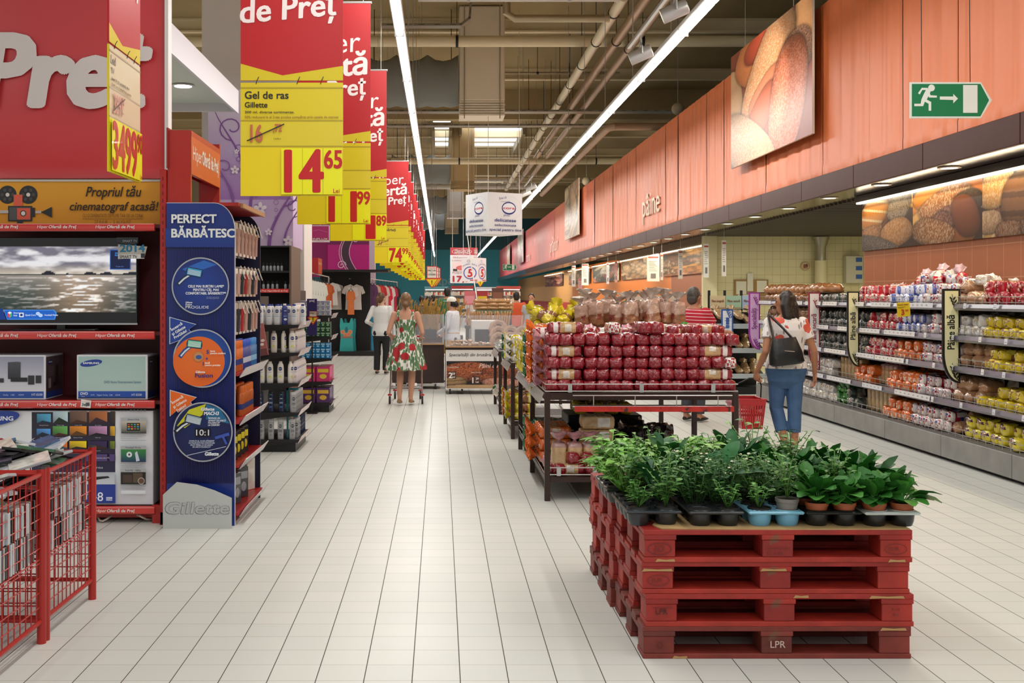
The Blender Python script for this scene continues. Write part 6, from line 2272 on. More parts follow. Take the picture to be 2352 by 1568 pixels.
RD, RDK, TAN = '#8f1624', '#7a1220', '#c9a06c'
KIND = {
	'red': [loaf(0.27, 0.104, 0.093, [(1, RD)], s, crink=0.006, taper=0.94, ex=4.5) for s in (1, 2, 3)],
	'redside': [loaf(0.27, 0.104, 0.093, [(.17, RD), (.05, '#e6dcd4'), (.45, TAN), (.05, RD), (.05, '#e6dcd4'), (.05, RD), (.05, '#e6dcd4'), (.13, RD)], s, crink=0.003, label=(0.3, 0.52, '#ddd2c2')) for s in (4, 5)],
	'redstripe': [loaf(0.27, 0.1, 0.09, [(.05, '#e6dcd4'), (.05, RD), (.05, '#e6dcd4'), (.05, RD), (.6, TAN), (.2, RD)], 6, endpat=['#e6dcd4', '#a01c2c', '#e6dcd4', '#a01c2c', '#e6dcd4', '#a01c2c', '#e6dcd4', '#a01c2c'])],
	'redtail': [loaf(0.25, 0.104, 0.09, [(.2, RD), (.6, TAN), (.2, '#b8808a')], 7, tail='#c58a94', crink=0.005)],
	'orange': [loaf(0.26, 0.11, 0.105, [(.3, '#d8651c'), (.4, '#c98a58'), (.3, '#d8651c')], s, label=(0.36, 0.62, '#e0cdb8'), tail='#d8651c', endpat=['#d8651c', '#d8651c', '#c98a58', '#e0cdb8']) for s in (8, 9)],
	'green': [loaf(0.25, 0.12, 0.1, [(.3, '#24543a'), (.4, '#8a7458'), (.3, '#24543a')], 10, tail='#2f6a48', crink=0.008)],
	'yellow': [loaf(0.24, 0.13, 0.11, [(.35, '#d8c01a'), (.25, '#8a5a34'), (.4, '#d8c01a')], s, tail='#d8c41c', crink=0.012, ex=2.6) for s in (11, 12)],
	'yellowpack': [loaf(0.26, 0.13, 0.095, [(.25, '#d6bb22'), (.2, '#9a6a40'), (.2, '#d6bb22'), (.35, '#8f5f3a')], s, crink=0.006, label=(0.1, 0.4, '#e6d84a'), endpat=['#d6bb22', '#d6bb22', '#8f5f3a', '#e2d040', '#b08a50', '#d6bb22', '#6e4a2c', '#d6bb22']) for s in (13, 14)],
	'purple': [loaf(0.26, 0.125, 0.1, [(.3, '#d2bf2a'), (.25, '#4a2140'), (.25, '#b48a5c'), (.2, '#d2bf2a')], 15, crink=0.007, endpat=['#d2bf2a', '#4a2140', '#b48a5c', '#d2bf2a'])],
	'brownbag': [loaf(0.3, 0.13, 0.12, [(.3, '#6e4126'), (.3, '#a06a48'), (.4, '#c4a08c')], s, tail='#d8ccc2', crink=0.008, label=(0.45, 0.7, '#8e4034')) for s in (16, 17)],
	'toast': [loaf(0.25, 0.11, 0.11, [(1, '#cdaa78')], s, ex=5, crink=0.0025, label=(0.1, 0.55, '#e3ded4')) for s in (18, 19)],
	'toasttail': [loaf(0.22, 0.12, 0.12, [(.85, '#c9a678'), (.15, '#b9908a')], 20, ex=5, tail='#c08a92', crink=0.003)],
	'whiteblue': [loaf(0.26, 0.105, 0.1, [(.12, '#4a5aa8'), (.2, '#dcdce6'), (.08, '#5a68b4'), (.25, '#dcdce6'), (.1, '#4a5aa8'), (.25, '#dcdce6')], s, label=(0.4, 0.55, '#6a78bc'), endpat=['#dcdce6', '#dcdce6', '#5a68b4', '#dcdce6']) for s in (21, 22)],
	'redblue': [loaf(0.26, 0.105, 0.1, [(.15, '#e0d8d4'), (.2, '#a01c2c'), (.12, '#3a4f9c'), (.13, '#e4dcd8'), (.25, '#a01c2c'), (.15, '#7c1420')], s, label=(0.2, 0.5, '#dfd6d4'), endpat=['#e0d8d4', '#a01c2c', '#dcd4d0', '#3a4f9c', '#a01c2c', '#e0d8d4', '#8a1626', '#c8b8b0']) for s in (23, 24)],
	'redwhite': [loaf(0.25, 0.11, 0.1, [(.2, '#c02434'), (.3, '#e0d0c8'), (.2, '#c89878'), (.3, '#c02434')], s, tail='#dcb8bc', crink=0.008, endpat=['#c02434', '#e0d0c8', '#c89878', '#c02434', '#d8b0b0', '#a81c2c', '#e0d0c8', '#c06060']) for s in (25, 26)],
	'round': [loaf(0.2, 0.18, 0.11, [(1, '#b08562')], s, ex=2.0, crink=0.006, dome=0.25, taper=0.35, tail='#d6cabc', endpat=['#b08562', '#c8b09a', '#b08562', '#a87a58']) for s in (27, 28)],
	'darkround': [loaf(0.24, 0.17, 0.1, [(1, '#6b4a34')], s, ex=2.0, crink=0.006, dome=0.25, taper=0.4) for s in (29, 30)],
	'brownround': [loaf(0.26, 0.17, 0.11, [(1, '#a06a3c')], s, ex=2.0, crink=0.005, dome=0.3, taper=0.4) for s in (31, 32)],
	'darkpack': [loaf(0.22, 0.12, 0.1, [(.3, '#3a4440'), (.4, '#b0a698'), (.3, '#2c3634')], s, crink=0.008, tail='#6a7470', label=(0.3, 0.6, '#7a8078'), endpat=['#3a4440', '#8a8078', '#b0a698', '#2c3634']) for s in (33, 34)],
	'redpack': [loaf(0.24, 0.13, 0.11, [(.35, '#b01c2c'), (.3, '#b88a6a'), (.35, '#98141f')], s, crink=0.011, tail='#b01c2c', endpat=['#b01c2c', '#98141f', '#b88a6a', '#b01c2c']) for s in (35, 36)],
	'kraft': [loaf(0.42, 0.13, 0.09, [(1, '#a08058')], s, ex=2.4, crink=0.008, tail='#a88a62', taper=0.5) for s in (37, 38)],
	'black': [loaf(0.26, 0.17, 0.13, [(1, '#221a18')], s, crink=0.016, ex=2.4, tail='#2c2422') for s in (39, 40)],
	'white': [loaf(0.24, 0.12, 0.1, [(.3, '#dcd8d4'), (.3, '#b8a890'), (.4, '#dcd8d4')], s, crink=0.007, tail='#e0ded8', endpat=['#dcd8d4', '#b8a890', '#cfc2ae', '#e0dcd8']) for s in (41, 42)],
	'greenbag': [loaf(0.2, 0.16, 0.13, [(1, '#3f8a38')], 43, crink=0.02, ex=2.0, taper=0.5)],
	'bare': [loaf(0.3, 0.12, 0.085, [(1, '#b98a58')], s, ex=2.0, crink=0.003, dome=0.2, taper=0.4) for s in (44, 45)],
	'baguette': [loaf(0.55, 0.075, 0.06, [(1, '#a8763e')], s, ex=2.0, crink=0.002, taper=0.35) for s in (46, 47)],
}
NAME = {'red': 'red_loaf', 'redside': 'labelled_loaf', 'redtail': 'bagged_loaf', 'orange': 'orange_loaf', 'yellow': 'yellow_bread_bag', 'yellowpack': 'yellow_loaf', 'brownbag': 'brown_bread_bag', 'toast': 'toast_loaf', 'toasttail': 'toast_loaf', 'whiteblue': 'striped_loaf', 'redblue': 'sandwich_loaf', 'redpack': 'red_bread_pack', 'round': 'round_loaf', 'darkround': 'rye_loaf', 'brownround': 'crusty_loaf', 'darkpack': 'dark_loaf', 'kraft': 'paper_bread_bag', 'black': 'dark_bread_bag', 'white': 'clear_bread_pack', 'green': 'green_loaf', 'bare': 'bread_loaf', 'baguette': 'baguette', 'greenbag': 'wrapped_bag'}


def put(kind, x, y, z, rz=0.0, lab='', grp=None, rx=0.0, ry=0.0, s=1.0):
	o = link(bpy.data.objects.new(NAME.get(kind, 'wrapped_loaf'), random.choice(KIND[kind])))
	o.location = (x, y, z)
	o.rotation_euler = (rx, ry, rz)
	if s != 1.0:
		o.scale = (s,) * 3 if not hasattr(s, '__len__') else s
	return tag(o, lab, 'bread', grp)


# ------------------------------------------------------------------ brown steel bread tables
BRN = M('#33201a', 0.4, spec=0.4)
RAILM = M('#c2beb8', 0.3, 0.6)


def bread_table(label, x0, x1, y0, y1, mids, zt=0.84):
	t = thing('bread_table', label, 'table', ((x0 + x1) / 2, (y0 + y1) / 2, 0))
	for y in [y0] + mids + [y1]:
		for x in (x0, x1):
			MB().mat(BRN).box(x - 0.022, x + 0.022, y - 0.022, y + 0.022, 0, zt + 0.02, bev=0.003).build('leg', t)
	mb = MB().mat(BRN)
	for y in (y0, y1):
		mb.box(x0, x1, y - 0.02, y + 0.02, zt - 0.04, zt + 0.015)
	for x in (x0, x1):
		mb.box(x - 0.02, x + 0.02, y0, y1, zt - 0.04, zt + 0.015)
	mb.box(x0 + 0.02, x1 - 0.02, y0 + 0.02, y1 - 0.02, zt - 0.015, zt)
	mb.build('top_frame', t)
	mb = MB().mat(BRN)
	zl = 0.19
	for y in (y0, y1):
		mb.box(x0, x1, y - 0.015, y + 0.015, zl - 0.04, zl)
	for x in (x0, x1):
		mb.box(x - 0.015, x + 0.015, y0, y1, zl - 0.04, zl)
	mb.box(x0, x0 + 0.75, y0 + 0.02, y1 - 0.02, zl - 0.012, zl)
	mb.build('lower_shelf', t)
	for z in (zt + 0.03, zl + 0.02):
		mb = MB().mat(RAILM, True)
		xe = x1 if z > 0.5 else x0 + 0.75
		for dz in (0.0, 0.055):
			mb.tube([(x0 + 0.02, y1, z + dz), (x0 - 0.015, y1, z + dz), (x0 - 0.015, y0 - 0.02, z + dz), (xe - 0.02, y0 - 0.02, z + dz)] + ([(x1 + 0.015, y0 - 0.02, z + dz), (x1 + 0.015, y1, z + dz)] if z > 0.5 else []), 0.0045, 6)
		mb.build('wire_rail', t)
		for f in (0.12, 0.5, 0.88):
			xx = x0 + (xe - x0) * f
			MB().mat(M('#b9c0bc', 0.3, 0.3)).box(xx - 0.016, xx + 0.016, y0 - 0.024, y0 - 0.018, z - 0.01, z + 0.06).build('rail_clip', t)
	mb = MB().mat(M('#b8b6b2', 0.2, alpha=0.8, coat=0.5))
	mb.add([(x0 - 0.02, y0 + 0.05, zt + 0.01), (x0 - 0.055, y0 + 0.05, zt - 0.075), (x0 - 0.055, y1 - 0.05, zt - 0.075), (x0 - 0.02, y1 - 0.05, zt + 0.01), (x0 - 0.024, y0 + 0.05, zt + 0.012), (x0 - 0.06, y0 + 0.05, zt - 0.073), (x0 - 0.06, y1 - 0.05, zt - 0.073), (x0 - 0.024, y1 - 0.05, zt + 0.012)], [(0, 1, 2, 3), (7, 6, 5, 4), (0, 4, 5, 1), (1, 5, 6, 2), (2, 6, 7, 3)])
	mb.build('ticket_rail', t)
	return t


T1 = bread_table('long brown steel bread table heaped with red-wrapped loaves, nearest of the bread tables', 0.845, 2.335, 8.87, 11.85, [10.3])
# fold-down ledge with chipped red edge and its rail
mb = MB().mat(M('#3a2620', 0.5))
mb.box(1.04, 2.24, 8.6, 8.83, 0.745, 0.765)
mb.mat(M('#b02318', 0.45, var=0.2, vs=20, dirt=('#3a1c16', 14, 0.6))).box(1.03, 2.25, 8.575, 8.6, 0.735, 0.775)
lg = mb.build('front_ledge', T1)
mb = MB().mat(RAILM, True)
for z in (0.77, 0.855):
	mb.tube([(1.02, 8.63, z), (2.25, 8.63, z)], 0.0045, 6)
for k in range(4):
	mb.tube([(1.18 + k * 0.32, 8.63, 0.765), (1.18 + k * 0.32, 8.63, 0.855)], 0.004, 6)
mb.build('ledge_rail', lg)
mb = MB().mat(M('#d8cf9a', 0.5))
mb.box(0.79, 0.8, 9.9, 9.97, 0.68, 0.82)
mb.build('price_ticket', T1)
mb = MB().mat(BRN)
mb.box(1.25, 2.3, 10.35, 11.3, 1.22, 1.24).box(1.25, 1.29, 10.35, 10.39, 0.84, 1.22).box(2.26, 2.3, 10.35, 10.39, 0.84, 1.22).box(1.25, 1.29, 11.26, 11.3, 0.84, 1.22).box(2.26, 2.3, 11.26, 11.3, 0.84, 1.22)
ur = mb.build('upper_rack', T1)
mb = MB().mat(RAILM, True)
for z in (1.27, 1.31):
	mb.tube([(1.22, 11.3, z), (1.22, 10.3, z), (2.32, 10.3, z), (2.32, 11.3, z)], 0.004, 6)
mb.build('wire_rail', ur)

RZ, RP = 0.858, 0.0925
G = 'red-wrapped loaves on the bread table'
L_ = 'red-wrapped loaf, end outward, in the %s layer of the table-front stack'
LAY = ['bottom', 'second', 'third', 'fourth', 'fifth']
YF = 9.05
for r in range(5):
	z = RZ + RP * r
	if r in (1, 3):
		for (x, nm) in ((0.985, 'near the outer left leg'), (2.19, 'near the shopper with the basket')):
			put('redside', x, 8.98, z, math.pi / 2 * (-1 if x > 1.5 else 1), 'loaf lying lengthwise, label showing, in the %s layer, %s' % (LAY[r], 'aisle end' if x < 1.5 else 'shopper end'))
		xs = [1.195 + k * 0.103 for k in range(9)]
	else:
		xs = [0.885 + 0.004 * r + k * 0.1015 for k in range(14 if r == 2 else 15)]
		if r == 2:
			put('redstripe', 2.31, YF, z, 0, 'loaf with red and white striped end in the third layer of the front stack')
	for x in xs:
		put('red', x + rnd(-0.003, 0.003), YF + rnd(-0.012, 0.012), z + rnd(-0.002, 0.003), rnd(-0.05, 0.05), L_ % LAY[r], G, ry=rnd(-0.06, 0.06))
z5 = RZ + RP * 5
put('redside', 1.0, 8.99, z5, math.pi / 2, 'loaf lying lengthwise on top of the front stack above the aisle end', ry=0.05)
put('redstripe', 1.385, 9.03, z5, 0, 'loaf with striped end standing alone on top of the front stack')
put('red', 1.62, 9.02, z5, 0.1, 'red-wrapped loaf on top of the front stack, first of a pair', ry=0.05)
put('red', 1.73, 9.02, z5, -0.05, 'red-wrapped loaf on top of the front stack, second of a pair')
for k in range(9):      # second row behind, top layer seen over the front
	put('redtail' if k % 3 else 'redside', 0.93 + k * 0.165, 9.36, RZ + RP * 4.4, math.pi / 2 if k % 3 == 0 else rnd(-.2, .2), 'wrapped loaf lying behind the top edge of the front stack', 'loaves behind the front stack')
for k in range(6):
	put('red' if k % 2 else 'redside', 1.9 + (k % 3) * 0.16, 9.28 + 0.25 * (k // 3), RZ + RP * 5 - 0.03, 0.3 * k, 'red loaf heaped behind the shopper end of the front stack', 'red loaves heaped behind')
for r in range(5):      # bag ends along the aisle side
	for k in range(2):
		put('redtail', 0.99, 9.26 + k * 0.13, RZ + RP * r, math.pi / 2, 'red loaf with gathered clear bag end on the aisle side, %s layer' % LAY[r], 'red bag ends on the aisle side')
	for k in range(4):
		put('orange', 0.98, 9.56 + k * 0.13, RZ + 0.104 * r, math.pi / 2, 'orange-wrapped loaf on the aisle side of the long table, %s layer' % LAY[r], 'orange loaves on the aisle side')
for r in range(4):
	for k in range(4):
		put('green' if k < 2 else 'yellow', 0.98, 10.12 + k * 0.15, RZ + 0.1 * r, math.pi / 2, '%s-wrapped loaf beyond the orange ones, %s layer' % (('green', 'yellow')[k >= 2], LAY[r]), 'green and yellow loaves beyond the orange')
for r in range(3):
	for k in range(5):
		put('white' if k % 2 else 'yellow', 0.98, 10.85 + k * 0.17, RZ + 0.1 * r, math.pi / 2, 'clear or yellow bagged loaf at the far aisle corner of the long table', 'bagged loaves at the far corner')
for k in range(16):     # brown bags standing on the upper rack
	x, y = 1.36 + (k % 8) * 0.118 + rnd(-.015, .015), 10.47 + (k // 8) * 0.3
	put('brownbag', x, y, 1.40 + rnd(0, 0.02) + 0.02 * (k // 8), rnd(-1.5, 1.5), 'brown loaf standing in a clear bag on the raised rack', 'brown bagged loaves on the raised rack', rx=math.pi / 2 - rnd(-0.1, 0.22), s=rnd(0.9, 1.12))
for (x, y, z) in ((2.2, 10.42, 1.3), (2.1, 10.9, 1.45), (1.9, 11.0, 1.5)):
	put('greenbag', x, y, z - 0.06, rnd(0, 3), 'crumpled green bag among the brown bagged loaves', 'green bags on the raised rack')
# lower shelf
for k in range(3):
	put('toasttail', 0.95 + 0.12 * k, 9.07, 0.33, 0.1 * k, 'toast loaf standing in a bag on the lower shelf near the front', 'toast loaves on the lower shelf', rx=math.pi / 2)
for r in range(3):
	for k in range(2):
		put('toast', 1.28 + r * 0.01, 9.25 + k * 0.13, 0.3 + 0.113 * r, math.pi / 2, 'sliced toast loaf stacked lengthwise on the lower shelf', 'stacked toast on the lower shelf')
put('redside', 1.02, 8.99, 0.195, math.pi / 2, 'loaf lying lengthwise at the front of the lower shelf')
for k in range(3):
	put('red', 1.21 + k * 0.105, 9.05, 0.195, 0, 'red-wrapped loaf at the front of the lower shelf', 'red loaves on the lower shelf')
	put('redtail', 0.93 + k * 0.11, 9.04, 0.285 if k else 0.195, 0.2, 'red loaf in a clear bag by the front leg of the lower shelf', 'red bag loaves by the front leg')
for r in range(3):
	for k in range(6):
		put('orange' if k < 4 else 'green', 0.98, 9.6 + k * 0.135, 0.195 + 0.105 * r, math.pi / 2, '%s-wrapped loaf on the lower shelf along the aisle' % ('orange' if k < 4 else 'green'), 'loaves on the lower shelf along the aisle')
for k in range(14):
	put('black', 1.3 + (k % 5) * 0.17, 10.0 + (k // 5) * 0.22, 0.2 + 0.13 * (k % 2), rnd(0, 3), 'dark crumpled bread bag under the long table', 'dark bags under the table')
for k in range(8):
	put('yellow', 1.35 + (k % 4) * 0.13, 10.7 + 0.2 * (k // 4), 0.5, rnd(-.3, .3), 'yellow bread bag lying at the rear under the long table', 'yellow bags under the table')
t = thing('dark_crate', 'dark crate under the long bread table carrying the yellow bags', 'crate', (1.55, 10.8, 0.19))
MB().mat(BLACKP).box(1.2, 1.9, 10.55, 11.1, 0.19, 0.5, bev=0.01).build('body', t)

bread_table('second brown bread table along the aisle, behind the long one', 0.82, 1.95, 12.7, 14.2, [])
bread_table('third brown bread table along the aisle, next to the bread counter', 0.82, 1.8, 15.35, 16.8, [])
for k in range(24):
	put('yellow', 1.15 + (k % 5) * 0.14 + rnd(-.02, .02), 12.85 + ((k // 5) % 3) * 0.2, 1.16 + 0.11 * (k // 15) + 0.1 * rnd(0, 1), rnd(-1, 1), 'bright yellow bread bag heaped on the second bread table', 'yellow bags on the second table', rx=rnd(0.2, 1.1))
t = thing('dark_crate', 'dark wire crate raising the yellow bags on the second table', 'crate', (1.45, 13, 0.84))
MB().mat(BLACKP).box(1.05, 1.88, 12.75, 13.5, 0.84, 1.15, bev=0.01).build('body', t)
for r in range(3):
	for k in range(5):
		put(('white', 'yellow', 'white', 'green', 'white')[k], 0.95, 12.8 + k * 0.16, 0.86 + 0.1 * r, math.pi / 2, 'bagged loaf along the aisle edge of the second bread table', 'bagged loaves on the second table edge')
		put(('yellow', 'white', 'orange', 'yellow', 'white')[k], 0.95, 12.8 + k * 0.2, 0.2 + 0.1 * r, math.pi / 2, 'bagged loaf on the lower shelf of the second bread table', 'loaves on the second lower shelf')
		put(('white', 'redwhite', 'white', 'round', 'white')[k], 1.5 + 0.02 * r, 13.6 + k * 0.13, 1.2 + 0.1 * r - 0.33, 0, 'pale packaged loaf at the rear of the second bread table', 'pale loaves at the rear')
for k in range(12):
	put('round' if k % 3 else 'white', 0.95 + 0.17 * (k % 3), 15.45 + 0.24 * (k // 3), 0.86, rnd(0, 3), 'clear bagged round loaf on the third bread table', 'bagged rounds on the third table')
	put('round' if k % 2 else 'green', 0.95 + 0.17 * (k % 3), 15.5 + 0.24 * (k // 3), 0.2, rnd(0, 3), 'clear bagged loaf on the lower shelf of the third bread table', 'loaves on the third lower shelf')
put('greenbag', 0.95, 15.45, 0.96, 0.5, 'small green net bag on the third bread table', s=0.8)
# ------------------------------------------------------------------ long bread wall shelving
SX = 4.96
t = thing('bread_shelving', 'long grey five-tier bread shelving against the brown tiled wall', 'shelving', (5.25, 13, 0))
SY0, SY1 = 7.2, 17.6
SH = [1.53, 1.225, 0.93, 0.585, 0.262]
MB().mat(M('#3b2a26', 0.6)).box(5.5, 5.53, SY0, SY1, 0, 1.62).build('back_panel', t)
GREYW = M('#8b8984', 0.5, var=0.14, vs=5)
y = SY0
edges7 = [7.2, 9.72, 11.1, 12.5, 14.1, 15.8, 17.6]
for i in range(6):
	MB().mat(GREYW).box(SX, SX + 0.03, edges7[i] + 0.006, edges7[i + 1] - 0.006, 0.035, 0.245, bev=0.004).build('base_board', t)
MB().mat(M('#2b2a2a', 0.7)).box(SX + 0.06, SX + 0.5, SY0, SY1, 0.0, 0.06).build('plinth', t)
for i, z in enumerate(SH):
	x0 = SX + (0.06 if i < 4 else 0.02)
	s = MB().mat(M('#6a6662', 0.5)).box(x0, 5.5, SY0, SY1, z - 0.02, z).build('shelf', t)
	if i < 4:
		mb = MB().mat(M('#6e6a78', 0.25, coat=0.5), True)
		mb.loft([[(x0 - 0.03, yy, z - 0.045), (x0 - 0.05, yy, z - 0.02), (x0 - 0.04, yy, z + 0.015), (x0, yy, z + 0.02), (x0, yy, z - 0.045)] for yy in (SY0, SY1)])
		r_ = mb.build('ticket_rail', s)
		p = PR()
		yy = SY1
		while yy > SY0:
			w = rnd(0.5, 0.9) if yy > 12 else 0.055
			c = random.choice(('#d8d6d6', '#cfd0d6', '#e0dcd6'))
			p.rect(SY1 - yy, 0, SY1 - yy + w, 0.05, c)
			if w > 0.1:
				for k in range(int(w / 0.11)):
					p.ell(SY1 - yy + 0.05 + k * 0.11, 0.026, 0.02, 0.008, '#a89c94', n=8)
			else:
				p.rect(SY1 - yy + 0.008, 0.012, SY1 - yy + 0.046, 0.02, '#9a9aa4')
			yy -= w + (rnd(0.02, 0.4) if w > 0.1 else rnd(0.3, 0.6))
		p.build('ticket_print', (x0 - 0.0495, SY1, z - 0.028), (0, -1, 0), (0.1, 0, 1), r_)
	mb = MB().mat(STEEL, True)
	xb = x0 - 0.01
	for dz in (0.035, 0.085):
		mb.tube([(xb, SY0, z + dz), (xb, SY1, z + dz)], 0.0035, 5)
	yy = SY0
	while yy < SY1:
		mb.tube([(xb, yy, z + 0.005), (xb, yy, z + 0.09)], 0.0025, 4)
		yy += 0.15
	mb.build('wire_basket', s)

TIER = ['top', 'second', 'third', 'fourth', 'bottom']
NM = {'round': 'clear-bagged round brown', 'brownround': 'dark-crusted round', 'darkpack': 'dark green packed', 'redwhite': 'red and white bagged', 'whiteblue': 'white and blue striped', 'redblue': 'red, white and blue packed', 'redpack': 'glossy red packed', 'yellowpack': 'yellow packed', 'orange': 'orange-wrapped', 'toast': 'tall sliced toast', 'purple': 'yellow and purple packed', 'white': 'pale clear-packed', 'toasttail': 'red-tied toast', 'darkround': 'dark rye', 'greenbag': 'green bagged', 'brownbag': 'brown bagged'}
rows = [
	[(17.4, 14.9, 'brownround'), (14.9, 13.5, 'darkpack'), (13.5, 12.45, 'redwhite'), (12.45, 11.6, 'whiteblue'), (11.6, 10.95, 'redblue'), (10.95, 10.35, 'round'), (10.35, 7.3, 'redpack')],
	[(17.4, 15.0, 'round'), (15.0, 13.3, 'darkpack'), (13.2, 12.35, 'redwhite'), (12.35, 11.75, 'whiteblue'), (11.7, 10.95, 'redblue'), (10.9, 10.4, 'white'), (10.35, 9.55, 'yellowpack'), (9.5, 7.3, 'round')],
	[(17.4, 15.0, 'darkround'), (15.0, 13.3, 'darkpack'), (13.2, 12.45, 'redwhite'), (12.4, 11.75, 'orange'), (11.7, 10.95, 'redblue'), (10.9, 10.35, 'round'), (10.3, 9.5, 'yellowpack'), (9.4, 7.3, 'white')],
	[(17.4, 14.4, 'white'), (14.4, 13.65, 'toast'), (13.6, 13.15, 'orange'), (13.1, 12.65, 'toasttail'), (12.6, 11.8, 'orange'), (11.75, 11.05, 'redblue'), (11.0, 10.5, 'round'), (10.45, 7.3, 'yellowpack')],
	[(17.4, 14.3, 'white'), (14.3, 13.9, 'greenbag'), (13.9, 13.55, 'darkpack'), (13.5, 12.8, 'toast'), (12.75, 12.0, 'orange'), (12.0, 11.1, 'redblue'), (11.05, 10.75, 'round'), (10.7, 9.55, 'purple'), (9.5, 7.3, 'white')]]
for i, segs in enumerate(rows):
	z0 = SH[i] + 0.003
	for (ya, yb, kd) in segs:
		step = {'round': 0.19, 'brownround': 0.19, 'darkround': 0.19, 'greenbag': 0.17, 'yellowpack': 0.14, 'purple': 0.14, 'redpack': 0.145}.get(kd, 0.118)
		hz = {'round': 0.115, 'brownround': 0.12, 'darkround': 0.1, 'greenbag': 0.12}.get(kd, 0.1)
		lab = '%s loaf on the %s tier of the long bread wall' % (NM[kd], TIER[i])
		grp = '%s loaves on the %s tier' % (NM[kd], TIER[i])
		tiers = 2 if i else 1
		if i == 0 and kd in ('redwhite', 'whiteblue', 'redblue', 'redpack', 'round', 'brownround'):
			tiers = 2
		if kd in ('toast', 'toasttail'):
			y = ya
			while y > yb:
				put(kd, SX + 0.2, y, z0 + 0.125, math.pi / 2, lab, grp, rx=math.pi / 2)
				y -= 0.125
			continue
		for tr in range(tiers):
			y = ya - rnd(0, 0.03)
			while y > yb:
				if not (tr and random.random() < 0.12):
					put(kd, SX + 0.22 + 0.03 * tr + rnd(-.02, .015), y, z0 + tr * hz, -math.pi / 2 + rnd(-.28, .28), lab, grp, ry=rnd(-.12, .12), s=rnd(1.0, 1.2))
				y -= step * rnd(1.02, 1.25)
for k in range(9):      # the heap on the top tier
	put(('redwhite', 'redblue', 'white')[k % 3], SX + 0.28 + rnd(-.05, .05), 12.2 - k * 0.17, SH[0] + 0.21 + 0.03 * math.sin(k * 0.7), rnd(-.8, .8), 'clear-bagged loaf crowning the heap on the top tier of the bread wall', 'loaves crowning the top tier heap', rx=rnd(-.3, .6))


def blade_sign(d, px0, px1, py0, py1, txt, edge, fillc, ink_c, label):
	x0, x1 = W(px0, 0, d).x, W(px1, 0, d).x
	z0, z1 = W(0, py1, d).z, W(0, py0, d).z
	t = thing('blade_sign', label, 'sign', ((x0 + x1) / 2, d, z0))
	w, h = x1 - x0, z1 - z0
	R = w * 0.95

	def outl(m):
		return [(m, h - m)] + [(m, z0_) for z0_ in (h * 0.3,)] + [(m + (R - m) * (1 - math.cos(a)), m + h * 0.3 * (1 - math.sin(a)) * 0.98) for a in [math.pi / 2 * k / 8 for k in range(1, 9)]] + [(w - m, m), (w - m, h - m)]
	MB().mat(M(edge, 0.4)).prism([(x0 + a, z0 + b) for a, b in outl(0)], d, d + 0.02).build('panel', t)
	p = PR(0.0006)
	p.poly(outl(w * 0.12), fillc)
	p.text(txt, w * 0.66, h * 0.36, w * 0.4, ink_c, bold=0.03, rot=math.pi / 2, fit=h * 0.36)
	for (cy, s) in ((h * 0.85, 1), (h * 0.12, 1)):
		for k in range(4):
			for sg in (-1, 1):
				p.ell(w * 0.58 + sg * w * 0.09 + (0.03 - k * 0.012) * w / 0.17, cy + (k - 1.5) * w * 0.17, w * 0.12, w * 0.045, ink_c, n=10, a0=1.0 if sg > 0 else 2.3)
		p.line([(w * 0.75, cy - w * 0.45), (w * 0.5, cy + w * 0.5)], w * 0.025, ink_c)
	p.build('sign_print', (x0, d, z0), (1, 0, 0), (0, 0, 1), t)
	MB().mat(BLACKM).tube([(x0 + w * 0.3, d + 0.03, z1 - 0.01), (x1 + 0.35, d + 0.03, z1 - 0.0)], 0.005, 6).build('bracket', t)


blade_sign(10.85, 2165, 2206, 663, 880, 'Pâine albă', '#1d1a18', '#e9e3b0', '#1d1a18', 'cream and black bread sign on the bread wall reading Pâine albă, nearer one')
blade_sign(13.4, 1946, 1974, 669, 842, 'Pâine albă', '#1d1a18', '#e6dfae', '#1d1a18', 'cream and black bread sign on the bread wall reading Pâine albă, farther one')
blade_sign(14.8, 1857, 1884, 671, 850, 'Pâine secară', '#8e2f44', '#e8e0dc', '#8e2f44', 'white and burgundy bread sign on the bread wall reading Pâine secară')
blade_sign(17.5, 1720, 1746, 671, 803, 'Specialități', '#a03a9c', '#dcb0dc', '#8a2a88', 'violet bread sign at the far end of the bread wall reading Specialități')
q = W(2062, 728, 11.7)
t = thing('price_card', 'yellow price card clipped to the second tier of the bread wall', 'price card', (q.x, 11.7, q.z))
X = Matrix.Translation(q) @ Matrix.Rotation(-0.08, 4, 'Y')
MB().mat(M('#d8b81c', 0.4)).box(0, 0.135, 0, 0.006, 0, 0.15, X).build('card', t)
p = PR()
p.text('French toast', 0.008, 0.118, 0.016, '#7a3a18', bold=0.03, fit=0.11).rect(0.008, 0.1, 0.09, 0.104, '#8a6a18').rect(0.008, 0.09, 0.07, 0.094, '#8a6a18').text('3', 0.04, 0.02, 0.055, '#b82a20', bold=0.05).text('99', 0.085, 0.05, 0.022, '#b82a20', bold=0.04)
o = p.build('card_print', (0, -0.0006, 0), (1, 0, 0), (0, 0, 1))
o.data.transform(Matrix.Translation(-t.location) @ X)
o.parent = t
MB().mat(STEEL).tube([q + Vector((0.07, 0.01, 0.02)), (SX + 0.05, 11.7, SH[1])], 0.004, 5).build('clip', t)
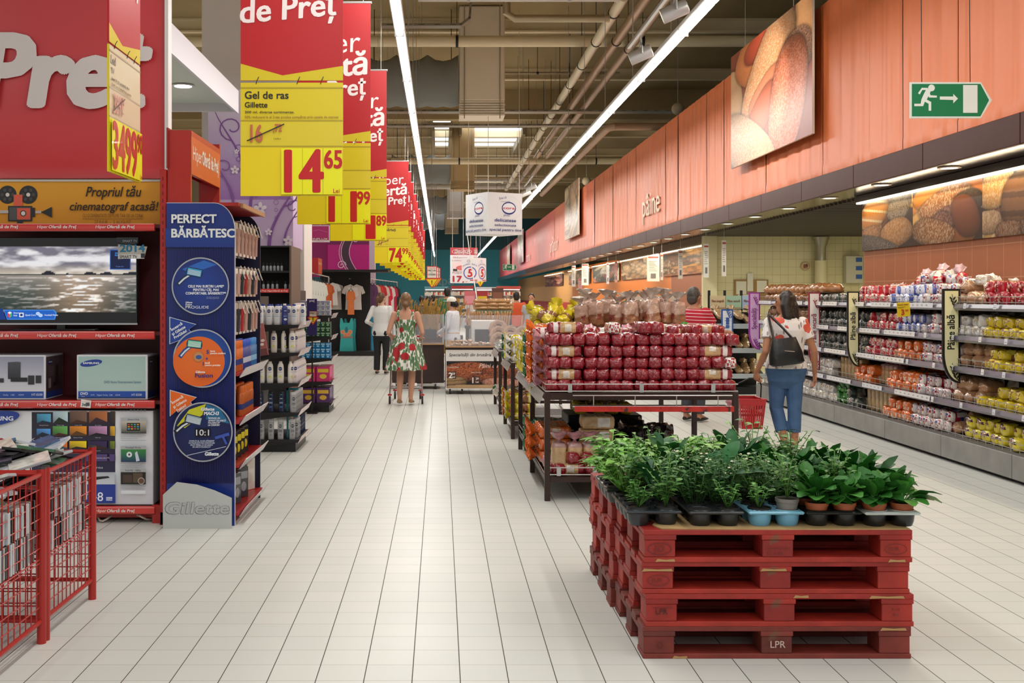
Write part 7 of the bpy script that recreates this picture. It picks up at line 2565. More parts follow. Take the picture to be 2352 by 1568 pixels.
# ------------------------------------------------------------------ stacked red pallets with trays of potted plants
def pallet_proto(cols):
	t = thing('wooden_pallet', '', 'pallet', (0, 0, -60))

	def wd(i):
		return M(cols[i % len(cols)], 0.55, var=0.25, vs=7, bump=0.35, bs=30, dirt=('#6e4a34', 5.5, 0.66))
	for k in range(5):
		w = (0.145, 0.1, 0.145, 0.1, 0.145)[k]
		y = (0.0, 0.187, 0.3275, 0.513, 0.655)[k]
		MB().mat(wd(k)).box(0, 1.2, y, y + w, 0.122, 0.144, bev=0.002).build('deck_board', t, world=False)
	for k in range(3):
		x = (0, 0.5275, 1.055)[k]
		MB().mat(wd(k + 1)).box(x, x + 0.145, 0, 0.8, 0.1, 0.122, bev=0.002).build('stringer', t, world=False)
		for j in range(3):
			y = (0.004, 0.3275, 0.651)[j]
			MB().mat(wd(k + j)).box(x + 0.004, x + 0.141, y, y + 0.145, 0.022, 0.1, bev=0.003).build('block', t, world=False)
	for j in range(3):
		y = (0.0, 0.3275, 0.655)[j]
		MB().mat(wd(j + 2)).box(0, 1.2, y, y + 0.145, 0, 0.022, bev=0.002).build('skid', t, world=False)
	return t


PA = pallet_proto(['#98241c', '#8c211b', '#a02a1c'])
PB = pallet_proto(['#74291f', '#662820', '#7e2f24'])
ORD = ['top', 'second from top', 'third from top', 'bottom']
STK = []
for st, (x, y) in enumerate(((0.905, 5.005), (0.885, 5.84))):
	for k in range(4):
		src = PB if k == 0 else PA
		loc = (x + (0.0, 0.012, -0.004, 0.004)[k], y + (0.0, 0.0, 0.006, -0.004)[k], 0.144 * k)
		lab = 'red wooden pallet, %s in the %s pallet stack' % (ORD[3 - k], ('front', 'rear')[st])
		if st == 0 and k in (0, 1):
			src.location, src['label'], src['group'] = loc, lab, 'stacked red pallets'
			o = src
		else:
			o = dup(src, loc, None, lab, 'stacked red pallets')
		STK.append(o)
for st, k in ((0, 0), (0, 1), (0, 2), (0, 3)):
	if True:
		o = STK[k]
		if True:
			p = PR()
			for a, b, c in (((0.13, 0.0, 0.07), (1.06, 0.125, 0.12)), ((1.0, 0.124, 0.16), (0.66, 0.127, 0.07)), ((0.0, 0.1, 0.14), (0.53, 0.101, 0.12)), ((0.05, 0.002, 0.09), (1.09, 0.0, 0.08)))[k]:
				p.poly([(a, b), (a + c * 0.3, b + 0.002), (a + c, b + 0.001), (a + c * 0.95, b + 0.013), (a + c * 0.5, b + 0.01), (a + 0.01, b + 0.014)], '#b08a58')
			if k == 0:
				p.text('LPR', 0.57, 0.05, 0.03, '#c8a8a0', bold=0.02).ring(0.075, 0.06, 0.014, 0.014, 0.003, '#5a1a14')
			elif k == 1:
				p.text('LPR', 0.045, 0.055, 0.024, '#4a1410', bold=0.01).rect(0.03, 0.084, 0.12, 0.087, '#5a1a14').text('9-10', 1.1, 0.07, 0.014, '#5a1a14').text('9-1', 1.105, 0.045, 0.014, '#5a1a14')
			elif k == 2:
				p.ring(0.075, 0.06, 0.05, 0.025, 0.003, '#6a201a').text('EUR', 0.045, 0.052, 0.018, '#6a201a')
			else:
				p.ring(0.07, 0.06, 0.055, 0.028, 0.004, '#6a1c16').text('ED', 0.045, 0.048, 0.026, '#6a1c16', shear=0.2).text('57-3-84', 0.55, 0.032, 0.016, '#6a1c16').rect(0.55, 0.06, 0.65, 0.063, '#6a1c16').ring(1.125, 0.06, 0.05, 0.025, 0.003, '#6a1c16').text('EUR', 1.095, 0.052, 0.018, '#6a1c16')
			p.build('stamp_print', (0, -0.0002, 0), (1, 0, 0), (0, 0, 1), o, world=False)
t = thing('cardboard_sheet', 'torn tan cardboard sheet lying on the front red pallet stack under the trays', 'cardboard', (1.5, 5.3, 0.576))
pts = [(0.99, 5.012), (0.975, 5.05), (0.965, 5.1), (0.99, 5.16), (0.96, 5.3), (0.97, 5.75), (2.1, 5.75), (2.1, 5.006), (1.6, 5.003), (1.2, 5.006)]
MB().mat(M('#b09060', 0.9, var=0.15, vs=12)).prism(pts, 0.5765, 0.5815, 'z').build('sheet', t)
ZT = 0.582
TRW, TRD = 0.252, 0.47


def tray_mesh(cbody, crim):
	mb = MB().mat(M(crim, 0.35, coat=0.2))
	w, d, h = TRW, TRD, 0.072
	mb.mat(M(crim, 0.35, coat=0.2)).rbox(-w / 2, w / 2, 0, d, h - 0.018, h - 0.004, 0.006)
	rim = mb
	cups = []
	for i in range(2):
		for j in range(4):
			x, y = -w / 4 + i * w / 2, 0.06 + j * 0.117
			c = MB().mat(M(cbody, 0.35, coat=0.2), True)
			c.lathe([(0.043, 0.0), (0.05, 0.02), (0.054, h - 0.018)], 14, Matrix.Translation((x, y, 0)), cap1=False)
			c.mat(M('#0f0d0b', 0.8)).lathe([(0.05, h - 0.002), (0.001, h - 0.002)], 14, Matrix.Translation((x, y, 0)), cap0=False)
			r2 = c.mat(M(crim, 0.35), True).lathe([(0.05, h - 0.003), (0.053, h), (0.056, h - 0.003)], 14, Matrix.Translation((x, y, 0)), cap0=False, cap1=False)
			cups.append(c)
	return rim, cups


def plant_tray(x, y, z, cb, cr, label, rz=0.0):
	t = thing('plant_tray', label, 'plant tray', (x, y, z), None, rz)
	rim, cups = tray_mesh(cb, cr)
	rim.build('rim', t, world=False)
	for c in cups:
		c.build('cell', t, world=False)


TR = [(0.97, 5.07, '#22272b', '#2a3036', 'long dark grey plant tray at the aisle corner of the pallets'), (1.245, 5.04, '#1c1f22', '#24282c', 'dark tray of feathery plants second along the pallet front'), (1.516, 5.04, '#6aa6c4', '#7cb8d2', 'light blue plant tray at the middle of the pallet front'),
	  (1.776, 5.04, '#17181a', '#1c1e20', 'black plant tray holding terracotta pots beside the blue tray'), (2.036, 5.03, '#17181a', '#d6dcda', 'plant tray with white rim and black cells at the pallet corner')]
for (x, y, a, b, lab) in TR:
	plant_tray(x, y, ZT if x > 1 else ZT - 0.003, a, b, lab)
for k, x in enumerate((0.96, 1.235, 1.51, 1.78, 2.04)):
	plant_tray(x, 5.62, ZT if x > 1 else ZT - 0.003, '#1c1f22', '#2a2f34', 'dark plant tray in the second row on the pallets, ' + ('at the aisle side', 'second from the aisle', 'third from the aisle', 'fourth from the aisle', 'at the bread wall side')[k])


def leaf(mb, o, d, L, w, droop=0.4, fold=0.15, prof=(0.12, 0.7, 1.0, 0.75, 0.05), roll=0.0):
	"""A leaf from point o growing along d."""
	o, d = Vector(o), Vector(d).normalized()
	s = d.cross(Vector((0, 0, 1)))
	s = s.normalized() if s.length > 0.1 else Vector((1, 0, 0))
	s = (Matrix.Rotation(roll, 3, d) @ s)
	vs, p, n = [], o, len(prof)
	for i in range(n):
		up = s.cross(d).normalized()
		w_ = w * prof[i] / 2
		vs += [p - s * w_ + up * fold * w_, p, p + s * w_ + up * fold * w_]
		d = (d + Vector((0, 0, -droop / n))).normalized()
		p = p + d * L / (n - 1)
	fs = [(3 * i + a, 3 * i + a + 1, 3 * i + a + 4, 3 * i + a + 3) for i in range(n - 1) for a in (0, 1)]
	mb.add(vs, fs)


def gm(c, v=0.3):
	return M(c, 0.45, spec=0.35, var=v, vs=18)


def foliage(kind, seed):
	r = random.Random(seed)
	mb = MB()
	U = r.uniform
	ROUND = (0.15, 0.62, 1.0, 0.92, 0.3)
	if kind == 'broad':
		for k in range(30):
			a, el = k * 2.4 + U(-.3, .3), U(0.15, 1.25)
			h = 0.02 + 0.10 * math.sin(el) + U(0, 0.02)
			mb.mat(gm(r.choice(('#3a7a2c', '#2f6c26', '#4a8a36', '#2a6024'))), True)
			d = Vector((math.cos(a) * math.cos(el), math.sin(a) * math.cos(el), math.sin(el)))
			b = Vector((0, 0, 0.02)) + d * U(0.02, 0.06)
			mb.tube([(0, 0, 0), b], 0.003, 4)
			leaf(mb, b, d, U(0.085, 0.13), U(0.055, 0.08), U(0.5, 1.0), 0.25, ROUND, U(-.5, .5))
	elif kind == 'dark':
		for k in range(34):
			a, el = k * 2.4, U(0.35, 1.35)
			mb.mat(gm(r.choice(('#1f5a1e', '#27661f', '#2f7026', '#184a18'))), True)
			d = Vector((math.cos(a) * math.cos(el), math.sin(a) * math.cos(el), math.sin(el)))
			b = d * U(0.05, 0.12)
			mb.tube([(0, 0, 0), b], 0.003, 4)
			leaf(mb, b, d, U(0.09, 0.15), U(0.045, 0.065), U(0.7, 1.3), 0.3, (0.1, 0.75, 1.0, 0.8, 0.1), U(-.6, .6))
	elif kind == 'spath':
		for k in range(13):
			a, el = k * 2.4, U(0.8, 1.4)
			mb.mat(gm(r.choice(('#1e4f2a', '#275c30', '#2d6636'))), True)
			d = Vector((math.cos(a) * math.cos(el), math.sin(a) * math.cos(el), math.sin(el)))
			b = d * U(0.08, 0.16)
			mb.tube([(0, 0, 0), b], 0.0035, 4)
			leaf(mb, b, d, U(0.1, 0.15), U(0.055, 0.08), U(0.8, 1.3), 0.2, (0.2, 0.8, 1.0, 0.85, 0.25), U(-.5, .5))
	elif kind == 'feathery':
		for k in range(30):
			a, rr = U(0, 6.28), U(0, 0.06)
			tip = Vector((math.cos(a) * (rr + U(0.02, 0.09)), math.sin(a) * (rr + U(0.02, 0.09)), U(0.12, 0.23)))
			mb.mat(gm(r.choice(('#3f6a34', '#3f6c34', '#4c763c'))), True)
			mb.tube([(0.3 * tip.x, 0.3 * tip.y, 0), tip], 0.0016, 3)
			for j in range(16):
				f = 0.3 + 0.7 * j / 15
				b = Vector((tip.x * (0.3 + 0.7 * f), tip.y * (0.3 + 0.7 * f), tip.z * f))
				q = U(0, 6.28)
				leaf(mb, b, (math.cos(q), math.sin(q), U(0.1, 0.8)), U(0.02, 0.034), U(0.005, 0.009), 0.5, 0.1, (0.4, 1.0, 0.2), U(-1, 1))
	elif kind == 'herb':
		for k in range(14):
			a = U(0, 6.28)
			tip = Vector((math.cos(a) * U(0.02, 0.13), math.sin(a) * U(0.02, 0.13), U(0.12, 0.27)))
			mb.mat(gm(r.choice(('#54843a', '#467634', '#6a9448', '#4e7c3a'))), True)
			mb.tube([(0, 0, 0), (tip.x * 0.3, tip.y * 0.3, tip.z * 0.6), tip], 0.0022, 4)
			for j in range(8):
				f = 0.35 + 0.65 * j / 7
				q = a + (1.6 if j % 2 else -1.6) + U(-.5, .5)
				leaf(mb, (tip.x * f ** 1.6, tip.y * f ** 1.6, tip.z * f), (math.cos(q), math.sin(q), U(0.1, 0.7)), U(0.03, 0.05), U(0.016, 0.028), 0.7, 0.2, (0.15, 0.9, 0.8, 0.1), U(-.4, .4))
	elif kind == 'celery':
		for k in range(18):
			a, el = U(0, 6.28), U(0.7, 1.45)
			d = Vector((math.cos(a) * math.cos(el), math.sin(a) * math.cos(el), math.sin(el)))
			mb.mat(gm(r.choice(('#7cb04a', '#6aa43c', '#7cac48', '#5a9434'))), True)
			L = U(0.12, 0.24)
			b = d * L
			mb.tube([(0, 0, 0), b * 0.6, b], [0.004, 0.003, 0.002], 4)
			for j in range(5):
				q = a + (j - 2) * 0.7
				leaf(mb, b - d * 0.012 * abs(j - 2), (math.cos(q), math.sin(q), U(0.1, 0.6)), U(0.05, 0.085), U(0.022, 0.036), 0.8, 0.2, (0.15, 0.7, 1.0, 0.5, 0.05), U(-.4, .4))
	else:       # seedlings
		for k in range(12):
			a = U(0, 6.28)
			tip = Vector((math.cos(a) * U(0.02, 0.07), math.sin(a) * U(0.02, 0.07), U(0.04, 0.12)))
			mb.mat(gm(r.choice(('#5a9040', '#4c8038', '#6ca04c'))), True)
			mb.tube([(0, 0, 0), tip], 0.0018, 3)
			for j in range(5):
				q = U(0, 6.28)
				leaf(mb, tip * (0.5 + 0.12 * j), (math.cos(q), math.sin(q), 0.4), U(0.025, 0.045), U(0.014, 0.022), 0.6, 0.2, (0.15, 0.9, 0.8, 0.1), 0)
	return mb.mesh('leafage', sharp=0)


FOL = {k: [foliage(k, i + 1) for i in range(3)] for k in ('broad', 'dark', 'spath', 'feathery', 'herb', 'celery', 'seedling')}
pots = {}
for nm, c in (('black', '#1b1c1e'), ('terracotta', '#a4552f'), ('grey', '#77736c')):
	mb = MB().mat(M(c, 0.5), True)
	mb.lathe([(0.038, 0), (0.05, 0.07), (0.053, 0.07), (0.054, 0.085), (0.048, 0.085), (0.047, 0.076)], 18, cap1=False)
	mb.mat(M('#2a1d14', 0.95)).lathe([(0.0475, 0.078), (0.001, 0.08)], 18, cap0=False)
	pots[nm] = mb.mesh('pot')
flw = MB().mat(M('#e8e2c0', 0.6), True)
rr_ = random.Random(5)
for k in range(6):
	a = rr_.uniform(0, 6.28)
	q = rr_.uniform(0.02, 0.09)
	flw.ball((math.cos(a) * q, math.sin(a) * q, rr_.uniform(0.13, 0.22)), (0.007, 0.007, 0.004), 8, 5)
FLW = flw.mesh('flower_heads')
KN = {'broad': 'leafy primrose', 'dark': 'dark green leafy plant', 'spath': 'broad dark-leaved plant', 'feathery': 'feathery chrysanthemum', 'herb': 'herb', 'celery': 'light green lovage', 'seedling': 'small herb seedling'}


def plant(kind, x, y, z, s, pot, label, grp=None):
	t = thing('potted_plant', label, 'potted plant', (x, y, z), grp, rnd(0, 6.28))
	o = link(bpy.data.objects.new('pot', pots[pot]))
	o.parent = t
	f = link(bpy.data.objects.new('leafage', random.choice(FOL[kind])))
	f.parent, f.location, f.scale = t, (0, 0, 0.075), (s,) * 3
	if kind == 'feathery':
		w = link(bpy.data.objects.new('flower_heads', FLW))
		w.parent, w.location, w.scale = t, (0, 0, 0.075), (s,) * 3


TLN = ['dark grey corner tray', 'second tray', 'light blue tray', 'black tray beside the blue one', 'white-rimmed tray']
lay = [[('seedling', 'herb'), ('seedling', 'seedling'), ('herb', 'spath'), ('celery', 'herb')],
	   [(None, 'seedling'), ('feathery', 'feathery'), ('feathery', 'spath'), ('feathery', 'feathery')],
	   [('seedling', 'herb'), ('herb', 'feathery'), ('feathery', 'herb'), ('herb', 'herb')],
	   [('broad', 'broad'), ('broad', 'herb'), ('broad', 'broad'), ('dark', 'dark')],
	   [('broad', 'broad'), ('broad', 'broad'), ('dark', 'broad'), ('dark', 'dark')]]
for k, (x, y, *_r) in enumerate(TR):
	for j in range(4):
		for i in range(2):
			kd = lay[k][j][i]
			if kd is None:
				continue
			front = k >= 3
			pot = 'terracotta' if k >= 3 else 'grey' if (k == 2 and j == 0 and i == 1) else 'black'
			sc = {'seedling': 1.0, 'herb': 0.85 if k else 1.0, 'celery': 1.15, 'feathery': 1.0, 'spath': 1.0, 'broad': 0.95, 'dark': 1.0}[kd] * rnd(0.92, 1.1)
			plant(kd, x - TRW / 4 + i * TRW / 2, y + 0.06 + j * 0.117, ZT + (0.018 if pot == 'terracotta' else 0.035 if pot == 'grey' else -0.006), sc, pot,
				  '%s in the %s, %s row back' % (KN[kd], TLN[k], ('front', 'second', 'third', 'fourth')[j]), 'plants in the ' + TLN[k])
back = ['celery', 'celery', 'spath', 'celery', 'herb', 'spath', 'dark', 'herb', 'dark', 'dark']
for j in range(3):
	for i in range(10):
		kd = back[i] if j < 2 else ('celery', 'celery', 'herb', 'celery', 'celery', 'dark', 'herb', 'dark', 'dark', 'dark')[i]
		plant(kd, 0.9 + i * 0.127, 5.7 + j * 0.13, ZT - 0.006, rnd(0.9, 1.15), 'black', '%s in the second tray row, %s' % (KN[kd], 'at the aisle half' if i < 5 else 'at the bread wall half'), 'plants of the second tray row')
# ------------------------------------------------------------------ people
RM = []


def remesh(o, vox, it=5):
	m = o.modifiers.new('surface', 'REMESH')
	m.mode, m.voxel_size, m.use_smooth_shade = 'VOXEL', vox, True
	m = o.modifiers.new('relax', 'SMOOTH')
	m.factor, m.iterations = 0.5, it
	RM.append(o)
	return o


def ell_ring(c, rx, ry, n=18, ax=None):
	return [(c[0] + rx * math.cos(2 * math.pi * j / n), c[1] + ry * math.sin(2 * math.pi * j / n), c[2]) for j in range(n)]


def limb(mb, pts, rs):
	mb.tube(pts, rs, 12)
	for p, r in zip(pts, rs):
		mb.ball(p, r, 12, 8)


def hand(mb, w, d, nrm, curl, side, s=1.0):
	"""w wrist, d pointing direction, nrm the way the palm faces, side: +1/-1 thumb side along nrm x d."""
	w, d, nrm = Vector(w), Vector(d).normalized(), Vector(nrm).normalized()
	lat = nrm.cross(d).normalized() * side
	nrm = d.cross(lat).normalized() * (1 if d.cross(lat).dot(nrm) > 0 else -1)
	for k in range(4):
		o = lat * (0.027 - 0.018 * k) * s
		mb.tube([w + o * 0.6, w + d * 0.045 * s + o, w + d * 0.088 * s + o], [0.014 * s, 0.0155 * s, 0.011 * s], 8)
		L = (0.068, 0.076, 0.071, 0.055)[k] * s
		p, a, pts = w + d * 0.082 * s + o, 0.0, [w + d * 0.075 * s + o]
		for q in (0.45, 0.32, 0.25):
			a += curl * (0.8 + 0.1 * k)
			p = p + (d * math.cos(a) + nrm * math.sin(a)) * L * q
			pts.append(p)
		mb.tube(pts, [0.0105 * s, 0.0095 * s, 0.009 * s, 0.0075 * s], 8)
		mb.ball(pts[-1], 0.0075 * s, 8, 6)
	t0 = w + d * 0.02 * s + lat * 0.022 * s
	t1 = t0 + (d * 0.7 + lat * 0.6 + nrm * 0.25).normalized() * 0.04 * s
	t2 = t1 + (d * 0.9 + nrm * (0.3 + curl) + lat * 0.1).normalized() * 0.032 * s
	mb.tube([t0, t1, t2], [0.014 * s, 0.0115 * s, 0.009 * s], 8)
	mb.ball(t2, 0.009 * s, 8, 6)


J0 = dict(hip=(0.088, 0, 0.9), knee=(0.095, 0.015, 0.48), ankle=(0.095, -0.03, 0.085), sho=(0.175, -0.01, 1.375), elb=(0.225, -0.04, 1.09), wri=(0.235, 0.04, 0.84))


def person(label, x, y, rz, h, skin, hair, top, bot, style='short', J=None, vox=0.012, slv=0.45, hem=0.86, leg=0.1, fem=True, dress=None, turn=0.0, bulk=1.0, shoe='#1b1a1c', curl=(0.25, 0.25), hd=None, lean=0.0, apron=None):
	t = thing('person', label, 'person', (x, y, 0), None, rz)
	k = h / 1.7
	J = J or {}

	def jt(nm, sd):
		v = J.get(nm + ('R' if sd > 0 else 'L'), J0[nm])
		return Vector((abs(v[0]) * sd if nm + ('R' if sd > 0 else 'L') not in J else v[0], v[1], v[2]))
	b = MB().mat(M(skin, 0.5, spec=0.3))
	ln = lambda z: -lean * 0 + lean * max(0, z - 0.9)
	T = [(0.80, .15, .1), (0.88, .172, .118), (0.96, .165, .115), (1.06, .138, .1), (1.18, .15, .108), (1.3, .172, .108), (1.375, .16, .09), (1.42, .1, .07), (1.46, .055, .055)]
	T = [(z, rx * (1.0 if fem else 1.06) * bulk, ry * bulk * (1 if fem else 1.08)) for z, rx, ry in T]
	if fem:
		T[0], T[1] = (T[0][0], T[0][1] * 1.08, T[0][2] * 1.12), (T[1][0], T[1][1] * 1.06, T[1][2] * 1.1)

	def rings(inf, z0, z1):
		out = [ell_ring((0, ln(z), z), rx + inf, ry + inf, 20) for z, rx, ry in T if z0 < z < z1]

		def at(z):
			for (a, p, q), (c, r, s) in zip(T[:-1], T[1:]):
				if a <= z <= c:
					f = (z - a) / (c - a)
					return ell_ring((0, ln(z), z), p + (r - p) * f + inf, q + (s - q) * f + inf, 20)
			return ell_ring((0, ln(z), z), T[0][1] + inf, T[0][2] + inf, 20)
		return [at(z0)] + out + [at(z1)]
	b.loft(rings(0, 0.78, 1.46))
	hc = Vector((0, 0.025 + ln(1.58), 1.585))
	R = Matrix.Translation(hc) @ Matrix.Rotation(turn, 4, 'Z')
	b.tube([(0, ln(1.4), 1.38), (0, 0.01 + ln(1.5), 1.52)], [0.06, 0.052], 12)
	b.ball((0, -0.005, 0.01), (0.074, 0.094, 0.105), 16, 12, R)
	b.ball((0, 0.03, -0.055), (0.052, 0.058, 0.06), 12, 8, R)
	b.tube([R @ Vector((0, 0.085, 0.02)), R @ Vector((0, 0.108, -0.025)), R @ Vector((0, 0.086, -0.035))], [0.009, 0.015, 0.012], 8)
	b.ball((0, 0.083, -0.062), (0.022, 0.012, 0.007), 8, 6, R).ball((0, 0.08, -0.074), (0.02, 0.012, 0.007), 8, 6, R)
	for sd in (-1, 1):
		b.ball((0.075 * sd, -0.005, -0.01), (0.009, 0.018, 0.03), 8, 8, R)
		s, e, w = jt('sho', sd), jt('elb', sd), jt('wri', sd)
		s.y += ln(s.z)
		f = 1.0 if fem else 1.18
		limb(b, [s, (s + e) / 2, e, e + (w - e) * 0.3, w], [0.05 * f, 0.043 * f, 0.036 * f, 0.036 * f, 0.025 * f])
		d = (w - e).normalized()
		hv = J.get('hand' + ('R' if sd > 0 else 'L'), (d, Vector((-sd, 0.25, 0))))
		hand(b, w, hv[0], hv[1], curl[0 if sd < 0 else 1], sd if len(hv) < 3 else hv[2], 1.0 if fem else 1.1)
		hp, kn, an = jt('hip', sd), jt('knee', sd), jt('ankle', sd)
		limb(b, [hp, (hp + kn) / 2, kn, kn + (an - kn) * 0.3, an], [0.09, 0.075, 0.055, 0.056, 0.034])
		tz = J.get('toe' + ('R' if sd > 0 else 'L'), an + Vector((0.015 * sd, 0.15, -0.055)))
		b.tube([an + Vector((0, -0.03, -0.04)), an + Vector((0, 0.04, -0.02)), Vector(tz)], [0.032, 0.034, 0.022], 10)
		sh = MB().mat(M(shoe, 0.4), True)
		a0 = an + Vector((0, -0.045, -0.055))
		sh.loft([[p + Vector(((w_) * math.cos(a), 0, (hh) * math.sin(a) + hh * 0.3)) for a in [2 * math.pi * q / 10 for q in range(10)]] for p, w_, hh in ((a0, 0.025, 0.022), (a0 + (Vector(tz) - a0) * 0.35, 0.04, 0.028), (a0 + (Vector(tz) - a0) * 0.75, 0.047, 0.022), (a0 + (Vector(tz) - a0) * 1.12, 0.02, 0.012))])
		o = sh.build('shoe', t, world=False)
		o.scale = (k,) * 3
	o = remesh(b.build('body', t, world=False), vox)
	o.scale = (k,) * 3
	for sd in (-1, 1):
		e = MB().mat(M('#2a1c14', 0.2), True)
		e.ball((0.031 * sd, 0.083, 0.012), (0.012, 0.008, 0.008), 8, 6, R)
		o = e.build('eye', t, world=False)
		o.scale = (k,) * 3
	# hair
	hm = MB().mat(M(hair, 0.45, var=0.3, vs=30, bump=0.4, bs=60))
	if style == 'cap':
		c = MB().mat(M('#e6e2d4', 0.7), True)
		c.loft([ell_ring((0, -0.01, z), rx, ry) for z, rx, ry in ((0.03, .084, .104), (0.07, .082, .1), (0.11, .06, .076), (0.13, .02, .03))], X=R)
		c.loft([[(0.07 * math.cos(a), 0.08 + 0.09 * max(0, math.sin(a)), 0.035 + dz) for a in [math.pi * q / 9 for q in range(10)]] for dz in (0, 0.01)], X=R)
		o = c.build('cap', t, world=False)
		o.scale = (k,) * 3
		hm.ball((0, -0.03, 0.0), (0.08, 0.085, 0.09), 14, 10, R).ball((0, -0.11, -0.02), (0.05, 0.05, 0.07), 12, 8, R)
	else:
		hm.ball((0, -0.022, 0.03), (0.083, 0.094, 0.102), 16, 12, R).ball((0, -0.05, -0.02), (0.076, 0.066, 0.085), 14, 10, R)
	if style == 'long':
		for q in (-1, -0.5, 0, 0.5, 1):
			hm.tube([R @ Vector((0.05 * q, -0.04, 0.07)), R @ Vector((0.088 * q, -0.085 + 0.06 * abs(q), -0.03)), R @ Vector((0.1 * q, -0.1 + 0.05 * abs(q), -0.15)), R @ Vector((0.075 * q, -0.105 + 0.03 * abs(q), -0.25 - 0.05 * math.cos(q * 3)))], [0.05, 0.052, 0.05, 0.012], 10)
	elif style == 'bun':
		hm.ball((0, -0.11, -0.055), (0.045, 0.045, 0.04), 12, 8, R).tube([R @ Vector((0, -0.11, -0.07)), R @ Vector((0.005, -0.11, -0.15))], [0.025, 0.006], 8)
	elif style == 'pony':
		hm.tube([R @ Vector((0, -0.08, 0.05)), R @ Vector((0, -0.135, 0.0)), R @ Vector((0, -0.14, -0.11)), R @ Vector((0, -0.12, -0.2))], [0.03, 0.038, 0.034, 0.01], 10)
	o = remesh(hm.build('hair', t, world=False), max(vox, 0.008), 3)
	o.scale = (k,) * 3
	# clothes
	tm = top if hasattr(top, 'node_tree') else M(top, 0.8, bump=0.4, bs=14)
	c = MB().mat(tm)
	c.loft(rings(0.03 if not dress else 0.01, hem, 1.432 if not dress else 1.3))
	for sd in (-1, 1):
		s, e, w = jt('sho', sd), jt('elb', sd), jt('wri', sd)
		s.y += ln(s.z)
		f = 1.0 if fem else 1.18
		if slv > 0:
			if slv <= 1:
				m_ = s + (e - s) * slv
				c.tube([s + Vector((-0.06 * sd, 0, 0.01)), s, m_], [0.05, 0.066 * f, 0.064 * f], 14)
				c.ball(s, 0.066 * f, 14, 8)
			else:
				m_ = e + (w - e) * (slv - 1)
				limb(c, [s, (s + e) / 2, e, m_], [0.064 * f, 0.057 * f, 0.05 * f, 0.044 * f])
		elif dress:
			c.tube([(0.085 * sd, -0.085, 1.28), (0.115 * sd, -0.075, 1.39), (0.105 * sd, -0.0, 1.435), (0.1 * sd, 0.09, 1.36)], [0.02, 0.022, 0.022, 0.02], 8)
	o = remesh(c.build('bodice' if dress else 'shirt', t, world=False), vox)
	o.scale = (k,) * 3
	if dress:
		n = 96
		sk = MB().mat(tm, True)
		prof = ((1.1, .148, .112), (1.04, .165, .13), (0.92, .215, .18), (0.75, .255, .22), (0.6, .285, .25), (0.535, .3, .262))
		sk.loft([[((rx + (1.1 - z) * 0.055 * math.sin(a * 13 + 0.6 * math.sin(a * 3))) * math.cos(a), ry * math.sin(a) + (1.1 - z) * 0.05 * math.sin(a * 13) * math.sin(a), z + (1.1 - z) * 0.02 * math.sin(a * 13)) for a in [2 * math.pi * q / n for q in range(n)]] for z, rx, ry in prof], caps=False)
		o = sk.build('skirt', t, world=False, sharp=0)
		o.scale = (k,) * 3
	elif bot:
		bm = bot if hasattr(bot, 'node_tree') else M(bot, 0.75, var=0.15, vs=10, bump=0.4, bs=16)
		c = MB().mat(bm)
		c.loft([ell_ring((0, 0, 0.69), 0.13 * bulk, 0.075, 20)] + rings(0.02, 0.77, 0.95))
		if fem:
			for sd in (-1, 1):
				c.ball((0.08 * sd, -0.05, 0.87), (0.095, 0.095, 0.1), 14, 10)
		for sd in (-1, 1):
			hp, kn, an = jt('hip', sd), jt('knee', sd), jt('ankle', sd)
			f = (0.48 - leg) / 0.4
			en = kn + (an - kn) * min(1.0, f)
			limb(c, [hp, (hp + kn) / 2, kn, (kn + en) / 2], [0.107, 0.09, 0.072, 0.07])
			c.tube([(kn + en) / 2, en], [0.07, 0.066], 14)
		o = remesh(c.build('trousers', t, world=False), vox)
		o.scale = (k,) * 3
	if apron:
		c = MB().mat(M(apron, 0.8), True)
		c.loft([ell_ring((0, 0, z), rx, ry, 24) for z, rx, ry in ((0.6, .215, .17), (0.8, .21, .16), (0.97, .188, .142), (1.0, .186, .14))], caps=False)
		o = c.build('apron', t, world=False)
		o.scale = (k,) * 3
	return t


def flower_mat(name, base, blob, leafc, sc, thr, lsc=9.0, lth=0.36, keep=0.35, wob=0.25):
	m, nt, b, N, ramp, mix, math_ = node_mat(name, 0.75)
	tc = N('TexCoord')
	n = N('TexNoise', i_Scale=lsc, i_Detail=2.0)
	nt.links.new(tc.outputs['Object'], n.inputs['Vector'])
	mp = N('Mapping')
	mp.inputs['Rotation'].default_value = (0.4, 0.6, 0.5)
	mp.inputs['Scale'].default_value = (3.2, 3.2, 1.1)
	nt.links.new(tc.outputs['Object'], mp.inputs[0])
	lv = N('TexVoronoi', i_Scale=lsc)
	nt.links.new(mp.outputs[0], lv.inputs['Vector'])
	c = mix(ramp(lv.outputs['Distance'], [(0.0, (1, 1, 1)), (lth, (1, 1, 1)), (lth + 0.05, (0, 0, 0)), (1, (0, 0, 0))]), base, mix(n.outputs['Fac'], leafc[0], leafc[1]))
	v = N('TexVoronoi', i_Scale=sc)
	nt.links.new(tc.outputs['Object'], v.inputs['Vector'])
	d = math_('ADD', v.outputs['Distance'], math_('MULTIPLY', n.outputs['Fac'], wob))
	wn = N('TexWhiteNoise')
	nt.links.new(v.outputs['Color'], wn.inputs['Vector'])
	f = math_('MULTIPLY', math_('LESS_THAN', d, thr), math_('GREATER_THAN', wn.outputs['Value'], keep))
	nt.links.new(mix(f, c, mix(n.outputs['Fac'], blob[0], blob[1])), b.inputs['Base Color'])
	return m


